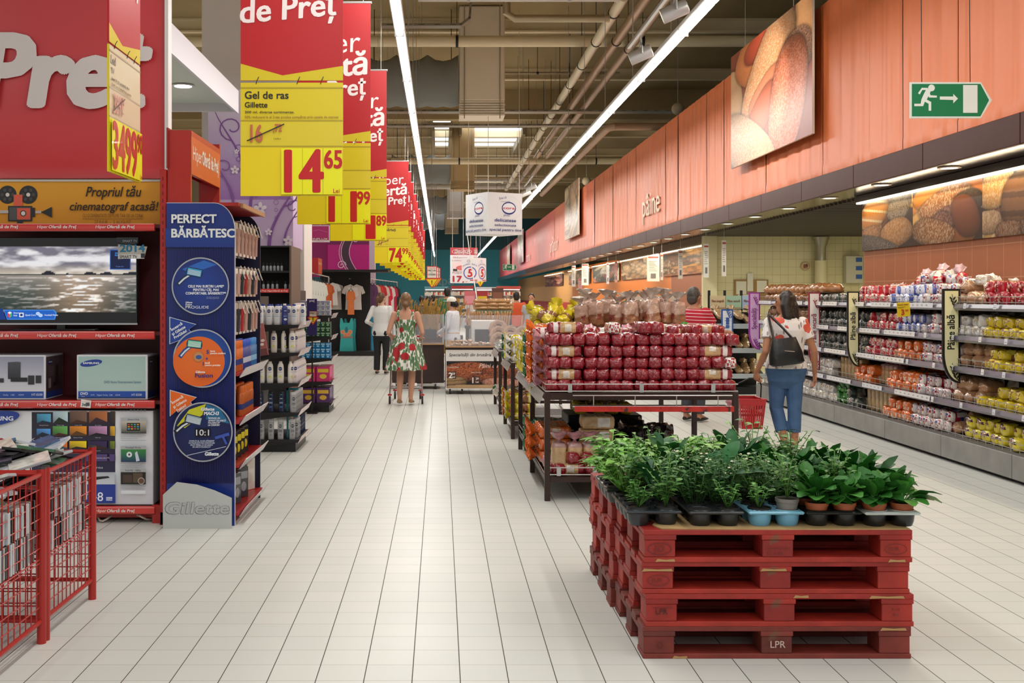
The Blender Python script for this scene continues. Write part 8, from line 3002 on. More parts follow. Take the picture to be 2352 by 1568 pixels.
DRESS = flower_mat('flower_dress_cloth', '#e4e2da', ('#8e1420', '#c82a34'), ('#2f5a34', '#6f9468'), 7.0, 0.56, 11.0, 0.56, 0.2)
BLOUSE = flower_mat('flower_blouse_cloth', '#e8e2de', ('#c8402c', '#e0705c'), ('#3c4668', '#c8b4b0'), 7.5, 0.74, 9.0, 0.3, 0.3, 0.75)
m, nt, b, N, ramp, mix, math_ = node_mat('striped_cloth', 0.8)
tc = N('TexCoord')
sp = N('SeparateXYZ')
nt.links.new(tc.outputs['Object'], sp.inputs[0])
f = math_('FRACT', math_('MULTIPLY', math_('ADD', sp.outputs[2], math_('MULTIPLY', sp.outputs[0], 0.04)), 24.0))
nt.links.new(mix(math_('LESS_THAN', f, 0.17), '#b5142e', '#e8d6d6'), b.inputs['Base Color'])
STRIPE = m
SK, SKT = '#c08a6c', '#b07a5c'

person('woman with long dark hair in floral blouse and blue capri jeans holding a red basket', 3.55, 11.5, 0.12, 1.665, SKT, '#21150f', BLOUSE, '#3f6088', 'long', dict(
	shoL=(-0.185, -0.01, 1.375), elbL=(-0.265, -0.1, 1.08), wriL=(-0.30, 0.05, 0.86), handL=((0, 0.15, -1), (0.9, 0.3, 0.2), -1),
	elbR=(0.285, -0.05, 1.08), wriR=(0.345, 0.06, 0.84), handR=((0.12, 0.2, -1), (-1, 0.1, 0)),
	kneeL=(-0.08, 0.06, 0.48), ankleL=(-0.05, -0.1, 0.1), kneeR=(0.075, -0.04, 0.48), ankleR=(0.065, -0.06, 0.085)), vox=0.0065, slv=0.55, hem=0.9, leg=0.23, turn=0.9, bulk=1.1, shoe='#d8d4d0', curl=(0.95, 0.35))
# her handbag and basket
t = thing('handbag', 'black leather handbag hanging behind the shoulder of the woman in floral blouse', 'handbag', (3.5, 11.3, 0.9))
LEA = M('#141416', 0.35, bump=0.5, bs=12)
X = Matrix.Translation((3.49, 11.27, 0.93)) @ Matrix.Rotation(-0.12, 4, 'Y')
mb = MB().mat(LEA, True)
mb.loft([[(hw * math.copysign(abs(math.cos(a)) ** 0.6, math.cos(a)), hd_ * math.copysign(abs(math.sin(a)) ** 0.6, math.sin(a)), z) for a in [2 * math.pi * q / 20 for q in range(20)]] for z, hw, hd_ in ((0.0, 0.15, 0.05), (0.02, 0.175, 0.066), (0.12, 0.165, 0.065), (0.22, 0.135, 0.045), (0.27, 0.12, 0.025))], X=X)
mb.build('bag', t)
mb = MB().mat(LEA, True)
mb.tube([X @ Vector(p) for p in ((-0.1, 0, 0.25), (-0.1, 0.05, 0.38), (-0.09, 0.13, 0.5), (-0.06, 0.24, 0.535), (-0.03, 0.33, 0.46))], 0.013, 8)
mb.tube([X @ Vector(p) for p in ((0.09, 0, 0.25), (0.02, 0.03, 0.36), (-0.07, 0.12, 0.5))], 0.012, 8)
mb.build('strap', t)
MB().mat(CHROME).tube([X @ Vector((-0.03, -0.067, 0.15)), X @ Vector((0.07, -0.067, 0.13))], 0.004, 6).build('zip', t)
t = thing('shopping_basket', 'red plastic shopping basket with a bagged loaf, carried by the woman in floral blouse', 'shopping basket', (3.17, 11.5, 0.27))
RP_ = M('#b8141c', 0.35, coat=0.3)
mb = MB().mat(RP_)
bx0, by0, bz = 3.17, 11.55, 0.27


def bq(u, v, f):
	return Vector((bx0 + u * (0.105 + 0.03 * f), by0 + v * (0.17 + 0.03 * f), bz + 0.3 * f))


for (a, b_) in (((-1, -1), (1, -1)), ((1, -1), (1, 1)), ((1, 1), (-1, 1)), ((-1, 1), (-1, -1))):
	n = 10
	for (f0, f1) in ((0.0, 0.12), (0.44, 0.52), (0.8, 1.0)):
		mb.quad(bq(*a, f0), bq(*b_, f0), bq(*b_, f1), bq(*a, f1))
	for i in range(n + 1):
		u0, u1 = i / n - 0.035, i / n + 0.035
		L_r = lambda u: (a[0] + (b_[0] - a[0]) * min(1, max(0, u)), a[1] + (b_[1] - a[1]) * min(1, max(0, u)))
		mb.quad(bq(*L_r(u0), 0.1), bq(*L_r(u1), 0.1), bq(*L_r(u1), 0.82), bq(*L_r(u0), 0.82))
	mb.tube([bq(*a, 1.0), bq(*b_, 1.0)], 0.008, 6)
mb.quad(bq(-1, -1, 0), bq(1, -1, 0), bq(1, 1, 0), bq(-1, 1, 0))
mb.build('body', t)
hx = Vector((3.245, 11.55, 0.775))
MB().mat(BLACKP, True).tube([bq(1, 0, 0.9), bq(1, 0, 1.0) + Vector((0.005, 0, 0.13)), hx + Vector((0.04, 0, 0.005)), hx, hx - Vector((0.06, 0, 0.0)), bq(-1, 0, 1.0) + Vector((-0.005, 0, 0.13)), bq(-1, 0, 0.9)], 0.007, 8).build('handle', t)
put('redtail', 3.17, 11.52, 0.46, 1.0, 'bagged loaf in the red shopping basket')

person('woman in white floral summer dress with red flowers pushing a shopping trolley', -0.52, 16.72, -0.05, 1.665, '#c6947a', '#7a5a3c', DRESS, None, 'bun', dict(
	elbL=(-0.26, -0.08, 1.1), wriL=(-0.215, 0.19, 1.02), elbR=(0.26, -0.08, 1.1), wriR=(0.225, 0.19, 1.02), handL=((0.1, 1, -0.1), (0, 0, -1)), handR=((-0.1, 1, -0.1), (0, 0, -1)),
	ankleL=(-0.085, -0.14, 0.13), kneeL=(-0.085, 0.02, 0.5), toeL=(-0.09, -0.02, 0.03), ankleR=(0.075, -0.02, 0.11), toeR=(0.085, 0.13, 0.03)), vox=0.008, slv=0, hem=1.02, dress=True, shoe='#9a7650', curl=(0.9, 0.9))
t = thing('shopping_trolley', 'chrome shopping trolley with red handle pushed by the woman in the dress', 'shopping trolley', (-0.52, 17.2, 0))
mb = MB().mat(CHROME, True)
for sd in (-1, 1):
	X_ = -0.52 + 0.235 * sd
	mb.tube([(X_, 16.98, 1.0), (X_, 17.02, 0.6), (X_, 16.92, 0.36), (X_ + 0.01 * sd, 16.86, 0.14)], 0.012, 8)
	mb.tube([(X_, 16.95, 0.42), (X_, 17.3, 0.25), (X_ - 0.03 * sd, 17.7, 0.14)], 0.011, 8)
for z, y_ in ((0.26, 16.9), (0.21, 17.1), (0.2, 17.5)):
	mb.tube([(-0.755, y_, z), (-0.285, y_, z)], 0.008, 6)
mb.build('frame', t)
mb = MB().mat(CHROME, True)
for i in range(9):
	f = i / 8
	mb.tube([(-0.75 + 0.46 * f, 17.0, 0.98), (-0.74 + 0.44 * f, 17.02, 0.55), (-0.72 + 0.4 * f, 17.75, 0.62), (-0.72 + 0.4 * f, 17.85, 0.95)], 0.0035, 5)
for z in (0.6, 0.75, 0.9, 0.98):
	mb.tube([(-0.75, 17.0, z), (-0.72, 17.82, z), (-0.32, 17.82, z), (-0.29, 17.0, z)], 0.0035, 5, closed=True)
mb.build('wire_basket', t)
MB().mat(M('#b01c24', 0.4), True).tube([(-0.78, 16.94, 1.015), (-0.26, 16.94, 1.015)], 0.017, 10).build('handle', t)
for (x_, y_) in ((-0.765, 16.84), (-0.275, 16.84), (-0.72, 17.68), (-0.32, 17.68)):
	c = MB().mat(M('#2a2a2c', 0.5), True)
	c.tube([(x_ - 0.014, y_, 0.06), (x_ + 0.014, y_, 0.06)], 0.06, 16)
	c.build('wheel', t)
	MB().mat(M('#b8242a', 0.4)).box(x_ - 0.03, x_ + 0.03, y_ - 0.03, y_ + 0.03, 0.125, 0.15, bev=0.006).build('bumper', t)

person('woman with brown ponytail in white shirt and black trousers looking at the clothes', -1.23, 23.3, -0.2, 1.69, '#c39a80', '#5a3a24', '#d8d6d4', '#161619', 'pony', dict(elbL=(-0.29, -0.1, 1.1), wriL=(-0.2, 0.17, 1.0)), slv=1.9, hem=0.8, leg=0.06, turn=-0.6)
person('man in red and white striped polo shirt reaching for bread', 3.28, 14.5, -0.75, 1.73, '#b88468', '#4a443e', STRIPE, '#3a3c44', 'short', dict(
	elbR=(0.26, 0.14, 1.12), wriR=(0.24, 0.4, 1.13), handR=((0.05, 1, 0.1), (-0.3, 0, -1)), elbL=(-0.24, 0.1, 1.1), wriL=(-0.1, 0.3, 1.05)), vox=0.009, slv=0.5, hem=0.84, fem=False, bulk=1.14, turn=-0.15, curl=(0.3, 0.4))
person('baker in white cap, white coat and yellow apron behind the bread counter', 0.22, 21.0, 1.15, 1.60, '#b98a6c', '#17110e', '#dcdde4', '#3a3a40', 'cap', dict(elbL=(-0.25, 0.02, 1.1), wriL=(-0.2, 0.22, 0.98), elbR=(0.25, 0.02, 1.1), wriR=(0.2, 0.22, 0.98)), slv=1.9, hem=0.78, apron='#c89a4c')
for (lab, px, d, h, rz, hair, top, bot, st, fem, kw) in (
		('woman with dark ponytail in grey top with a bag strap, near the back aisle', 985, 27.5, 1.62, 0.1, '#1d1512', '#55585a', '#2a2c34', 'pony', True, {}),
		('man in green T-shirt and black cap walking away along the back aisle', 1027, 29.5, 1.84, 0.0, '#14110f', '#2f6b46', '#3a3a3c', 'short', False, {}),
		('man in orange T-shirt standing by the far bread counter', 1186, 27.5, 1.73, 0.2, '#1e1612', '#d2552c', '#4a4a3c', 'short', False, {}),
		('dark-haired woman in pale grey top facing the bread tables', 1221, 26.5, 1.68, 2.9, '#1c1411', '#a8a8a6', '#333640', 'short', True, {}),
		('woman with auburn hair in white coat bending over the far counter', 1110, 25.5, 1.55, 2.2, '#5a361c', '#d4d4d6', '#333338', 'short', True, dict(lean=0.3)),
		('shopper in dark clothes half hidden behind the ponytailed woman', 968, 32, 1.62, 0.3, '#1c1614', '#3a2c30', '#22242c', 'short', True, {}),
		('shopper with backpack in dark jacket farther down the aisle', 995, 35, 1.66, -0.2, '#15110f', '#26282e', '#22242c', 'short', False, {}),
		('distant shopper in a white top by the refrigerated shelves', 1080, 40, 1.62, 1.0, '#1b1512', '#d0ccca', '#33353c', 'short', True, {}),
		('distant shopper in a pale pink top near the fascia', 1165, 38, 1.66, 0.8, '#8a7264', '#c8a8a4', '#4a4650', 'short', True, {})):
	person(lab, (px - CX) * d / F, d, rz, h, SK, hair, top, bot, st, fem=fem, vox=0.02, **kw)
# ------------------------------------------------------------------ bread counter in the aisle
DKC = M('#38231c', 0.4, var=0.08, vs=4)
GLS = M('#dfe6f2', 0.05, alpha=0.14, coat=0.6)


def counter(label, x0, x1, y0, y1):
	t = thing('bread_counter', label, 'counter', ((x0 + x1) / 2, y0, 0))
	MB().mat(DKC).box(x0, x1, y0, y1, 0.11, 0.78, bev=0.008).build('body', t)
	MB().mat(M('#b08a66', 0.4)).box(x0 + 0.02, x1 - 0.02, y0 - 0.06, y0 + 0.02, 0.775, 0.8).build('ledge', t)
	g = MB().mat(GLS)
	g.box(x0, x1, y0 + 0.02, y0 + 0.028, 0.8, 1.3).box(x0, x1, y0 + 0.02, y0 + 0.45, 1.292, 1.3)
	g.build('glass_screen', t)
	for x in (x0 + 0.015, x1 - 0.015):
		MB().mat(CHROME).box(x - 0.012, x + 0.012, y0 + 0.03, y0 + 0.055, 0.8, 1.31).build('post', t)
	for x in (x0 + 0.08, x0 + 0.28, x1 - 0.15):
		c = MB().mat(M('#2a2a2c', 0.5), True).tube([(x - 0.015, y0 + 0.06, 0.05), (x + 0.015, y0 + 0.06, 0.05)], 0.05, 14)
		c.mat(CHROME).box(x - 0.03, x + 0.03, y0 + 0.03, y0 + 0.09, 0.085, 0.11)
		c.build('castor', t)
	return t


t = counter('dark brown bread counter with glass screen and a bakery poster on its front', 0.075, 1.5, 18.5, 19.3)
PW_, PH_ = 1.2, 0.645
b_ = MB().mat(M('#e8e6e2', 0.4)).box(0.085, 0.085 + PW_, 18.475, 18.495, 0.09, 0.735).build('poster', t)
p = PR(0.0008)
p.rect(0.012, 0.012, PW_ - 0.01, 0.46, '#1c1512').rect(0.012, 0.475, PW_ - 0.01, PH_ - 0.01, '#dfddd9')
im = bread_image(110, 50, [(0.3, 0.62, 0.36, 0.36, 0.15, '#c4693a', 5), (0.8, 0.6, 0.3, 0.24, -0.1, '#b85f38', 5), (0.6, 0.38, 0.3, 0.17, 0.05, '#b0603c', 5), (0.12, 0.25, 0.16, 0.2, 0.2, '#a5845a', 4), (0.78, 0.2, 0.28, 0.18, -0.2, '#c9846a', 3), (0.45, 0.04, 0.5, 0.1, 0, '#c8a478', 0)], '#120d0a', 77)
p.grid(0.012, 0.012, PW_ - 0.01, 0.45, im)
p.text('Specialități din brutăria noastră', 0.05, 0.54, 0.05, '#2a2622', bold=0.008, shear=0.3, fit=0.95)
p.text('Pâini cu', 0.55, 0.35, 0.07, '#f0dccf', shear=0.3).text('Franzelă Viena', 0.03, 0.35, 0.022, '#e8ddd4').text('Baton Monaco', 0.42, 0.265, 0.02, '#e8ddd4')
for (x, y, a, c_) in ((0.05, 0.18, '2', '59'), (0.44, 0.1, '1', '29')):
	p.rect(x - 0.01, y - 0.01, x + 0.12, y + 0.11, '#4a2a1c').text(a, x, y, 0.09, '#f4efe8', bold=0.04).text(c_, x + 0.055, y + 0.055, 0.035, '#f4efe8', bold=0.03).text('Lei', x + 0.055, y + 0.005, 0.03, '#f4efe8', bold=0.03)
p.build('poster_print', (0.085, 18.475, 0.09), (1, 0, 0), (0, 0, 1), b_)
counter('plain dark brown bread counter set back behind the shopper in the dress', -0.85, 0.06, 19.5, 20.2)
for k in range(10):
	put('bare', 0.2 + (k % 5) * 0.075, 18.68 + 0.16 * (k // 5), 0.785 + 0.06 * (k % 2), rnd(-.4, .4), 'small brown bread on the glass-fronted counter beside the baker', 'small breads on the counter', s=0.5)
	put('round', 0.55 + (k % 5) * 0.09, 18.7 + 0.18 * (k // 5), 0.785, rnd(0, 3), 'pale floured roll heaped on the bread counter', 'pale rolls on the counter', s=0.5)
for k in range(7):
	t = tag(link(bpy.data.objects.new('braided_bread', None)), 'ring-shaped braided bread heaped at the table end of the bread counter', 'bread', 'braided breads')
	t.location = (0.98 + (k % 3) * 0.2, 18.75 + 0.1 * (k // 3), 0.86 + 0.1 * (k // 3))
	mb = MB().mat(M('#b08c6e', 0.5, var=0.2, vs=14), True)
	mb.tube([(0.11 * math.cos(a), 0.06 * math.sin(a), 0.11 * math.sin(a)) for a in [2 * math.pi * q / 18 for q in range(18)]], [0.05 + 0.012 * (q % 2) for q in range(18)], 8, closed=True)
	mb.build('crust', t, world=False)
q = W(1083, 0, 20.3)
t = thing('bread_slicer', 'white bread slicing machine with a dark window behind the counter', 'machine', (q.x + 0.27, 20.4, 0))
MB().mat(WHITEP).box(q.x, q.x + 0.53, 20.3, 20.8, 0.0, 1.18, bev=0.01).build('cabinet', t)
MB().mat(M('#2c2e30', 0.2)).box(q.x + 0.06, q.x + 0.47, 20.285, 20.3, 0.66, 1.02).build('window', t)
t = thing('cash_till', 'dark till screen standing on the plain brown counter', 'till', (-0.2, 19.7, 0.78))
MB().mat(BLACKP).box(-0.3, -0.1, 19.65, 19.85, 0.78, 0.8).box(-0.21, -0.19, 19.74, 19.76, 0.8, 0.88).build('stand', t)
MB().mat(BLACKP).box(-0.33, -0.07, 19.72, 19.75, 0.86, 1.04, bev=0.005).build('screen', t)
for i, (x, y) in enumerate(((-0.62, 20.7), (-0.3, 20.9), (-0.1, 21.9), (0.3, 22.1))):
	t = thing('wheat_sheaf', 'dried wheat sheaf in a dark crate behind the counter, ' + ('first', 'second', 'third', 'fourth')[i] + ' from the aisle', 'wheat', (x, y, 0))
	MB().mat(DKC).box(x - 0.14, x + 0.14, y - 0.1, y + 0.1, 0, 0.85).build('crate', t)
	mb = MB().mat(M('#a8823a', 0.8))
	for k in range(60):
		a, r_ = rnd(0, 6.28), rnd(0.0, 0.2)
		tip = Vector((x + r_ * math.cos(a), y + r_ * math.sin(a), rnd(1.2, 1.5)))
		mb.tube([(x + 0.3 * r_ * math.cos(a), y + 0.3 * r_ * math.sin(a), 0.85), tip], 0.003, 3)
		mb.tube([tip, tip + Vector((0.01, 0, 0.04)), tip + Vector((0.03, 0, 0.09))], [0.006, 0.011, 0.002], 4)
	mb.build('wheat_ears', t)
for i, (x0, x1, y, z0, n) in enumerate(((0.75, 1.52, 23.6, 1.32, 26), (0.5, 1.5, 22.8, 1.02, 0))):
	t = thing('bread_shelf', ('upper green-edged bread shelf heaped with brown loaves', 'lower glass bread shelf with upright baguettes')[i] + ' behind the counter', 'shelf', ((x0 + x1) / 2, y, 0))
	MB().mat(M(('#6f7a5c', '#4a3a30')[i], 0.4)).box(x0, x1, y, y + 0.5, z0 - 0.06, z0).build('board', t)
	for x in (x0 + 0.04, x1 - 0.04):
		MB().mat(BRN).box(x - 0.02, x + 0.02, y, y + 0.5, 0, z0 - 0.06).build('leg', t)
for k in range(26):
	put('bare', 0.86 + (k % 9) * 0.068, 23.75 + 0.1 * (k % 3), 1.325 + 0.075 * (k // 9), rnd(-.5, .5) + 1.57, 'brown crusty loaf heaped on the green-edged shelf behind the counter', 'crusty loaves behind the counter')
for k in range(18):
	put('baguette', 0.56 + k * 0.05, 23.05, 1.14, 0, 'baguette standing upright behind the bread counter', 'upright baguettes', rx=1.45, ry=rnd(-.2, .2), s=0.62)
# kraft-bagged bread island
t = thing('bread_island', 'black bread island with coloured header cards holding paper-bagged loaves', 'shelving', (4.3, 18.7, 0))
MB().mat(BLACKP).box(3.2, 5.35, 18.5, 19.2, 0.0, 0.12).box(3.2, 5.35, 18.95, 19.2, 0.12, 1.35).build('base', t)
for z in (0.3, 0.72, 1.12):
	X = Matrix.Translation((4.275, 18.4, z)) @ Matrix.Rotation(0.28, 4, 'X')
	s = MB().mat(BLACKP).box(-1.075, 1.075, 0, 0.62, -0.02, 0.0, X).build('shelf', t)
	MB().mat(M('#b9c2c8', 0.3)).box(-1.075, 1.075, -0.015, 0.0, -0.03, 0.05, X).build('ticket_rail', s)
for i, (px0, px1, c, s) in enumerate(((1450, 1500, '#d8c4b4', 'Pâine de casă'), (1503, 1560, '#d4cbb8', 'Pâine cu semințe'), (1631, 1666, '#dcc9a0', 'Pâine integrală'), (1667, 1703, '#a8cbb0', 'Pâine natură'), (1705, 1742, '#a9bfd8', 'Pâine rustică'))):
	a, b_ = W(px0, 0, 19).x, W(px1, 0, 19).x
	o = MB().mat(M(c, 0.5)).box(a, b_, 19.0, 19.02, 1.4, 1.63).build('header_card', t)
	p = PR(0.001)
	p.text(s, (b_ - a) / 2, 0.12, 0.04, '#8a4a3a', 'c', 0.03, fit=(b_ - a) * 0.8).rect(0.01, 0.01, b_ - a - 0.01, 0.03, '#b89a78')
	p.build('card_print', (a, 19.0, 1.4), (1, 0, 0), (0, 0, 1), o)
	MB().mat(BLACKP).box(a - 0.03, a + 0.01, 19.02, 19.05, 1.3, 1.72).build('post', t)
for r in range(3):
	for k in range(14):
		put('kraft', 3.32 + k * 0.147, 18.68, (0.38, 0.8, 1.2)[r] + 0.08 * (k % 2 if r == 2 else 0), rnd(-.25, .25), 'paper-bagged loaf on the %s slanting shelf of the black bread island' % ('lowest', 'middle', 'upper')[r], 'paper-bagged loaves on the %s shelf' % ('lowest', 'middle', 'upper')[r], rx=0.28)
blade_sign(18.37, 1657, 1684, 710, 778, 'Rețete internaționale', '#2f5ea8', '#e6e8ec', '#2f5ea8', 'white and blue sign on the bread island reading Rețete internaționale')

# ------------------------------------------------------------------ far counter wall, hanging notices, bakery room fittings
BX = 6.6
mb = MB().mat(M('#8a5238', 0.5)).box(BX, BX + 0.15, CW_Y + 0.2, 32, 0, 3.0).mat(M('#cf7424', 0.45)).box(BX, BX + 0.15, 32, 56, 0, 3.0).mat(M('#d09a5c', 0.5)).box(BX, BX + 0.15, 56, 95, 0, 3.0)
mb.mat(M('#4a2c22', 0.5)).box(BX - 0.02, BX, CW_Y + 0.2, 56, 0, 1.25).mat(M('#b02020', 0.5)).box(BX - 0.02, BX, 56, 95, 0, 1.3)
struct(mb.build('wall_right_counter'))
for i, (ya, yb, cols_, bg, nm) in enumerate(((33.0, 24.3, BREADC, '#3a1e0c', 'baguettes'), (40.5, 33.4, ['#c89a6a', '#d8b088', '#a87a50'], '#5a3a24', 'pale rolls'), (48, 41, ['#2a1a18', '#b8302a', '#e0d4cc', '#3a2420'], '#1c1210', 'chocolate and strawberries'), (57, 49, ['#e0a24a', '#4a2a1c', '#c86428'], '#3a2014', 'cakes'), (70, 60, ['#8a2430', '#c05048', '#d8a090'], '#501820', 'meat'))):
	t = thing('photo_panel', 'photo panel of %s on the far counter wall under the fascia' % nm, 'photo panel', (BX, (ya + yb) / 2, 2.2), 'far photo panels')
	MB().mat(M('#5a3a22', 0.6)).box(BX - 0.06, BX - 0.03, yb, ya, 2.2, 2.84).build('board', t)
	p = PR(0.002)
	p.grid(0, 0, ya - yb, 0.64, bread_image(70, 24, [(a, b, c * 0.35, d * 1.7, e + (0 if i else 1.2), f, g) for a, b, c, d, e, f, g in random_loaves(60 + i, 26, cols_)], bg, 60 + i))
	p.build('photo_print', (BX - 0.06, ya, 2.2), (0, -1, 0), (0, 0, 1), t)
	MB().mat(M('#ffe9c0', 0.5, emit=4.0)).box(BX - 0.12, BX - 0.08, yb, ya, 2.86, 2.89).build('strip_lamp', t)
for i, (px0, px1, y0, y1, d, c) in enumerate(((1616, 1628, 560, 637, 22.5, '#e4e2dc'), (1558, 1568, 574, 640, 24, '#e8ddd4'), (1486, 1515, 586, 646, 26, '#dcd6cc'), (1517, 1523, 582, 643, 25, '#e4d4cc'), (1658, 1668, 552, 634, 22, '#e4dcd4'), (1412, 1418, 600, 648, 30, '#d8a8a0'), (1393, 1399, 603, 652, 31, '#d4d4dc'), (1336, 1352, 605, 655, 34, '#dedad4'), (1313, 1322, 610, 658, 36, '#e0dcd8'), (1328, 1337, 640, 672, 35, '#d8a0a8'))):
	d = 5.25 * F / (px0 - CX)
	a, b_ = W(px0, y1, d), W(px1, y0, d)
	t = thing('hanging_notice', 'narrow printed notice hanging under the slatted canopy, ' + ('nearest white one', 'third nearest', 'wide one with recipes', 'slim one beside the wide notice', 'one before the cream tiles', 'pinkish one', 'grey-white one by the orange wall', 'white one by the orange wall', 'farthest white one', 'pink one low by the orange wall')[i], 'notice', (a.x, d, a.z))
	MB().mat(M(c, 0.5)).box(a.x, b_.x, d, d + 0.01, a.z, b_.z).build('sheet', t)
	w, h = b_.x - a.x, b_.z - a.z
	p = PR(0.001)
	for k in range(7):
		p.rect(w * 0.15, h * (0.4 + k * 0.06), w * (0.8 - 0.1 * (k % 3)), h * (0.415 + k * 0.06), '#8a8078')
	p.rect(w * 0.3, h * 0.12, w * 0.7, h * 0.3, '#7a7470').rect(w * 0.1, h * 0.9, w * 0.9, h * 0.95, '#b04a3c')
	p.build('sheet_print', (a.x, d, a.z), (1, 0, 0), (0, 0, 1), t)
	MB().mat(STEEL).tube([((a.x + b_.x) / 2, d + 0.005, b_.z), ((a.x + b_.x) / 2, d + 0.005, 2.93)], 0.005, 5).build('suspension_wire', t)
CY_ = CW_Y - 0.01
a, b_ = W(1936, 650, CY_), W(1975, 588, CY_)
t = thing('control_cabinet', 'grey-white control cabinet with small blue displays on the cream tiled wall', 'control cabinet', (a.x, CY_, a.z))
MB().mat(M('#c8c4ac', 0.4)).box(a.x, b_.x, CY_ - 0.2, CY_, a.z, b_.z, bev=0.01).build('casing', t)
for k in range(3):
	MB().mat(M('#3a62a8', 0.3)).box(b_.x - 0.16, b_.x - 0.03, CY_ - 0.21, CY_ - 0.2, b_.z - 0.13 - k * 0.18, b_.z - 0.04 - k * 0.18).build('display', t)
c = W(1849, 611, CY_)
t = thing('wall_plaque', 'round cream plaque with a brown emblem on the tiled wall', 'plaque', c)
MB().mat(M('#cdb88a', 0.5), True).tube([(c.x, CY_ - 0.03, c.z), (c.x, CY_, c.z)], 0.1, 24).build('disc', t)
p = PR(0.001)
p.ring(0, 0, 0.09, 0.09, 0.008, '#8a5a3a').ell(-0.02, 0, 0.03, 0.045, '#8a4a34').ell(0.025, 0.01, 0.03, 0.04, '#6e3c2c').rect(-0.05, -0.05, 0.05, -0.035, '#8a5a3a')
p.build('disc_print', (c.x, CY_ - 0.03, c.z), (1, 0, 0), (0, 0, 1), t)
c = W(1886, 520, CY_ - 0.2)
t = thing('flue_pipe', 'cream vertical flue pipe with a metal funnel on the bakery wall', 'pipe', (c.x, CY_ - 0.2, 1.4))
MB().mat(M('#d4cba0', 0.45), True).cyl(c.x, CY_ - 0.2, 1.2, 2.38, 0.13, n=18).build('pipe_run', t)
MB().mat(M('#a8a490', 0.3, 0.7), True).lathe([(0.1, 0), (0.1, 0.3), (0.17, 0.5), (0.17, 0.52)], 18, Matrix.Translation((c.x, CY_ - 0.2, 2.36))).build('funnel', t)
t = thing('notice_board', 'cork notice board with pinned papers on the cream tiled wall', 'notice board', W(1720, 670, CY_))
a, b_ = W(1686, 690, CY_), W(1764, 642, CY_)
MB().mat(M('#9a7a48', 0.8)).box(a.x, b_.x, CY_ - 0.03, CY_, a.z, b_.z).build('cork', t)
for (u0, u1, v0, v1) in ((0.05, 0.35, 0.3, 0.92), (0.38, 0.55, 0.45, 1.3), (0.66, 0.95, 0.4, 0.95), (0.1, 0.5, 0.02, 0.28)):
	MB().mat(M('#d8d4c0', 0.6)).box(a.x + (b_.x - a.x) * u0, a.x + (b_.x - a.x) * u1, CY_ - 0.035, CY_ - 0.031, a.z + (b_.z - a.z) * v0, a.z + (b_.z - a.z) * v1).build('paper', t)

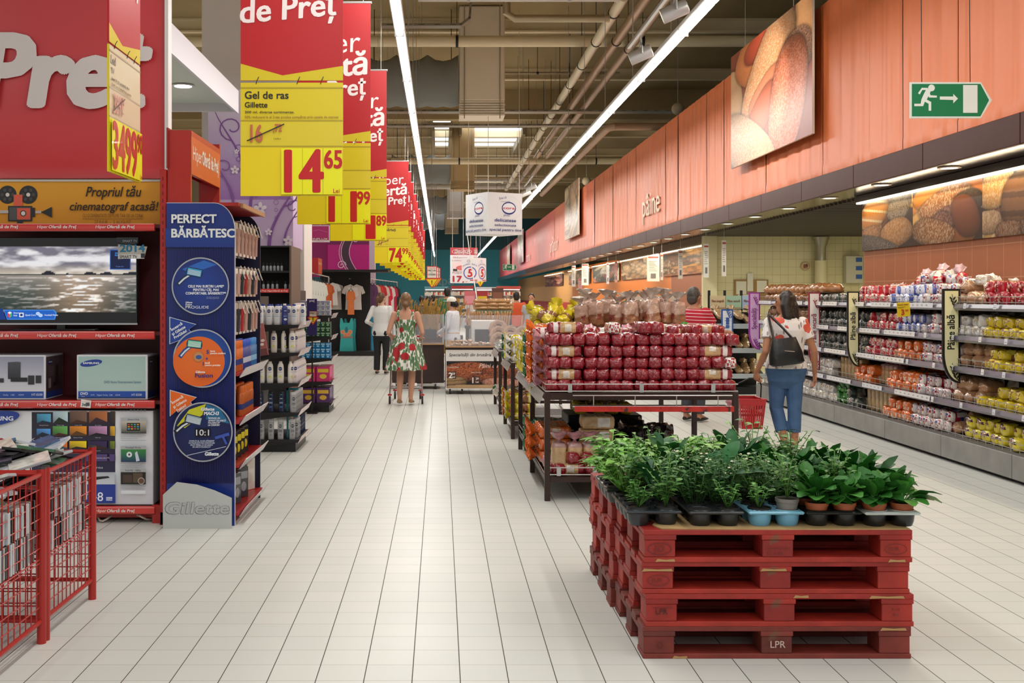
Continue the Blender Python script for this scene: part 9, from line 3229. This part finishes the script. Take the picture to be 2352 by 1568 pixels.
# far end of the hall: refrigerated cases, lettering on the teal wall
for i, (px0, px1, d, lab) in enumerate(((975, 1030, 62, 'long lit refrigerated case before the teal wall, aisle side'), (1036, 1088, 58, 'lit refrigerated case with red top edge before the teal wall'), (1094, 1140, 66, 'far refrigerated case near the corner by the fascia'), (1142, 1196, 60, 'refrigerated meat case under the far fascia'))):
	x0, x1 = W(px0, 0, d).x, W(px1, 0, d).x
	t = thing('refrigerated_case', lab, 'refrigerated case', ((x0 + x1) / 2, d, 0))
	mb = MB().mat(M('#c8ccd0', 0.4)).box(x0, x1, d, d + 0.9, 0, 0.5).box(x0, x1, d + 0.8, d + 0.9, 0.5, 2.0)
	mb.build('body', t)
	MB().mat(M(('#5a8a94', '#b03a3a', '#b8bcc0', '#b84a40')[i], 0.4)).box(x0, x1, d - 0.02, d + 0.9, 2.0, 2.16).build('canopy', t)
	MB().mat(M('#fff6e4', 0.5, emit=3.0)).box(x0 + 0.05, x1 - 0.05, d + 0.05, d + 0.1, 1.96, 1.99).build('strip_lamp', t)
	for r in range(4):
		s = MB().mat(M('#d8d8d4', 0.4)).box(x0, x1, d + 0.15, d + 0.8, 0.6 + r * 0.35, 0.63 + r * 0.35).build('shelf', t)
		mb = MB()
		n = int((x1 - x0) / 0.09)
		for k in range(n):
			mb.mat(M(('#e0dcd4', '#c84040', '#e8d8b0', '#d8a050', '#e8e6e0')[(k * 7 + r * 3) // 4 % 5], 0.4)).box(x0 + 0.01 + k * 0.09, x0 + 0.085 + k * 0.09, d + 0.2, d + 0.4, 0.63 + r * 0.35, 0.63 + r * 0.35 + 0.14 + 0.06 * ((k * 5 + r) % 3) / 3)
		o = mb.build('packed_goods', s)
		o['kind'] = 'stuff'
p = PR(0.002)
p.text('apă', 0, 0, 0.75, '#8fc0cc', bold=0.02)
tag(p.build('wall_lettering', (W(1002, 0, 95.9).x, 95.98, W(0, 654, 95.9).z), (1, 0, 0), (0, 0, 1)), 'pale lettering on the teal end wall', 'lettering')
for i, (px, py0, py1, w, c1, c2, d) in enumerate(((1108, 668, 702, 0.42, '#a83038', '#e0c41c', 42), (1143, 661, 690, 0.38, '#5a3424', '#7a4a34', 36), (1079, 668, 700, 0.4, '#c86a70', '#d89098', 39))):
	a, b_ = W(px, py1, d), W(px, py0, d)
	t = thing('floor_sign', ('red and yellow', 'dark brown', 'pink')[i] + ' promotion sign on a pole in the far bread area', 'sign', (a.x, d, 0))
	MB().mat(M(c1, 0.5)).box(a.x - w / 2, a.x + w / 2, d, d + 0.02, a.z, b_.z).build('board', t)
	MB().mat(M(c2, 0.5)).box(a.x - w * 0.4, a.x + w * 0.4, d - 0.004, d - 0.001, a.z + 0.05, a.z + (b_.z - a.z) * 0.65).build('board_insert', t)
	MB().mat(STEEL).tube([(a.x, d + 0.03, 0), (a.x, d + 0.03, b_.z)], 0.015, 6).build('pole', t)
# ------------------------------------------------------------------ fix the smoothed body and clothing surfaces
bpy.context.view_layer.update()
dg = bpy.context.evaluated_depsgraph_get()
done = []
for o in RM:
	done.append((o, bpy.data.meshes.new_from_object(o.evaluated_get(dg))))
for o, me in done:
	o.modifiers.clear()
	o.data = me
	me.polygons.foreach_set('use_smooth', [True] * len(me.polygons))
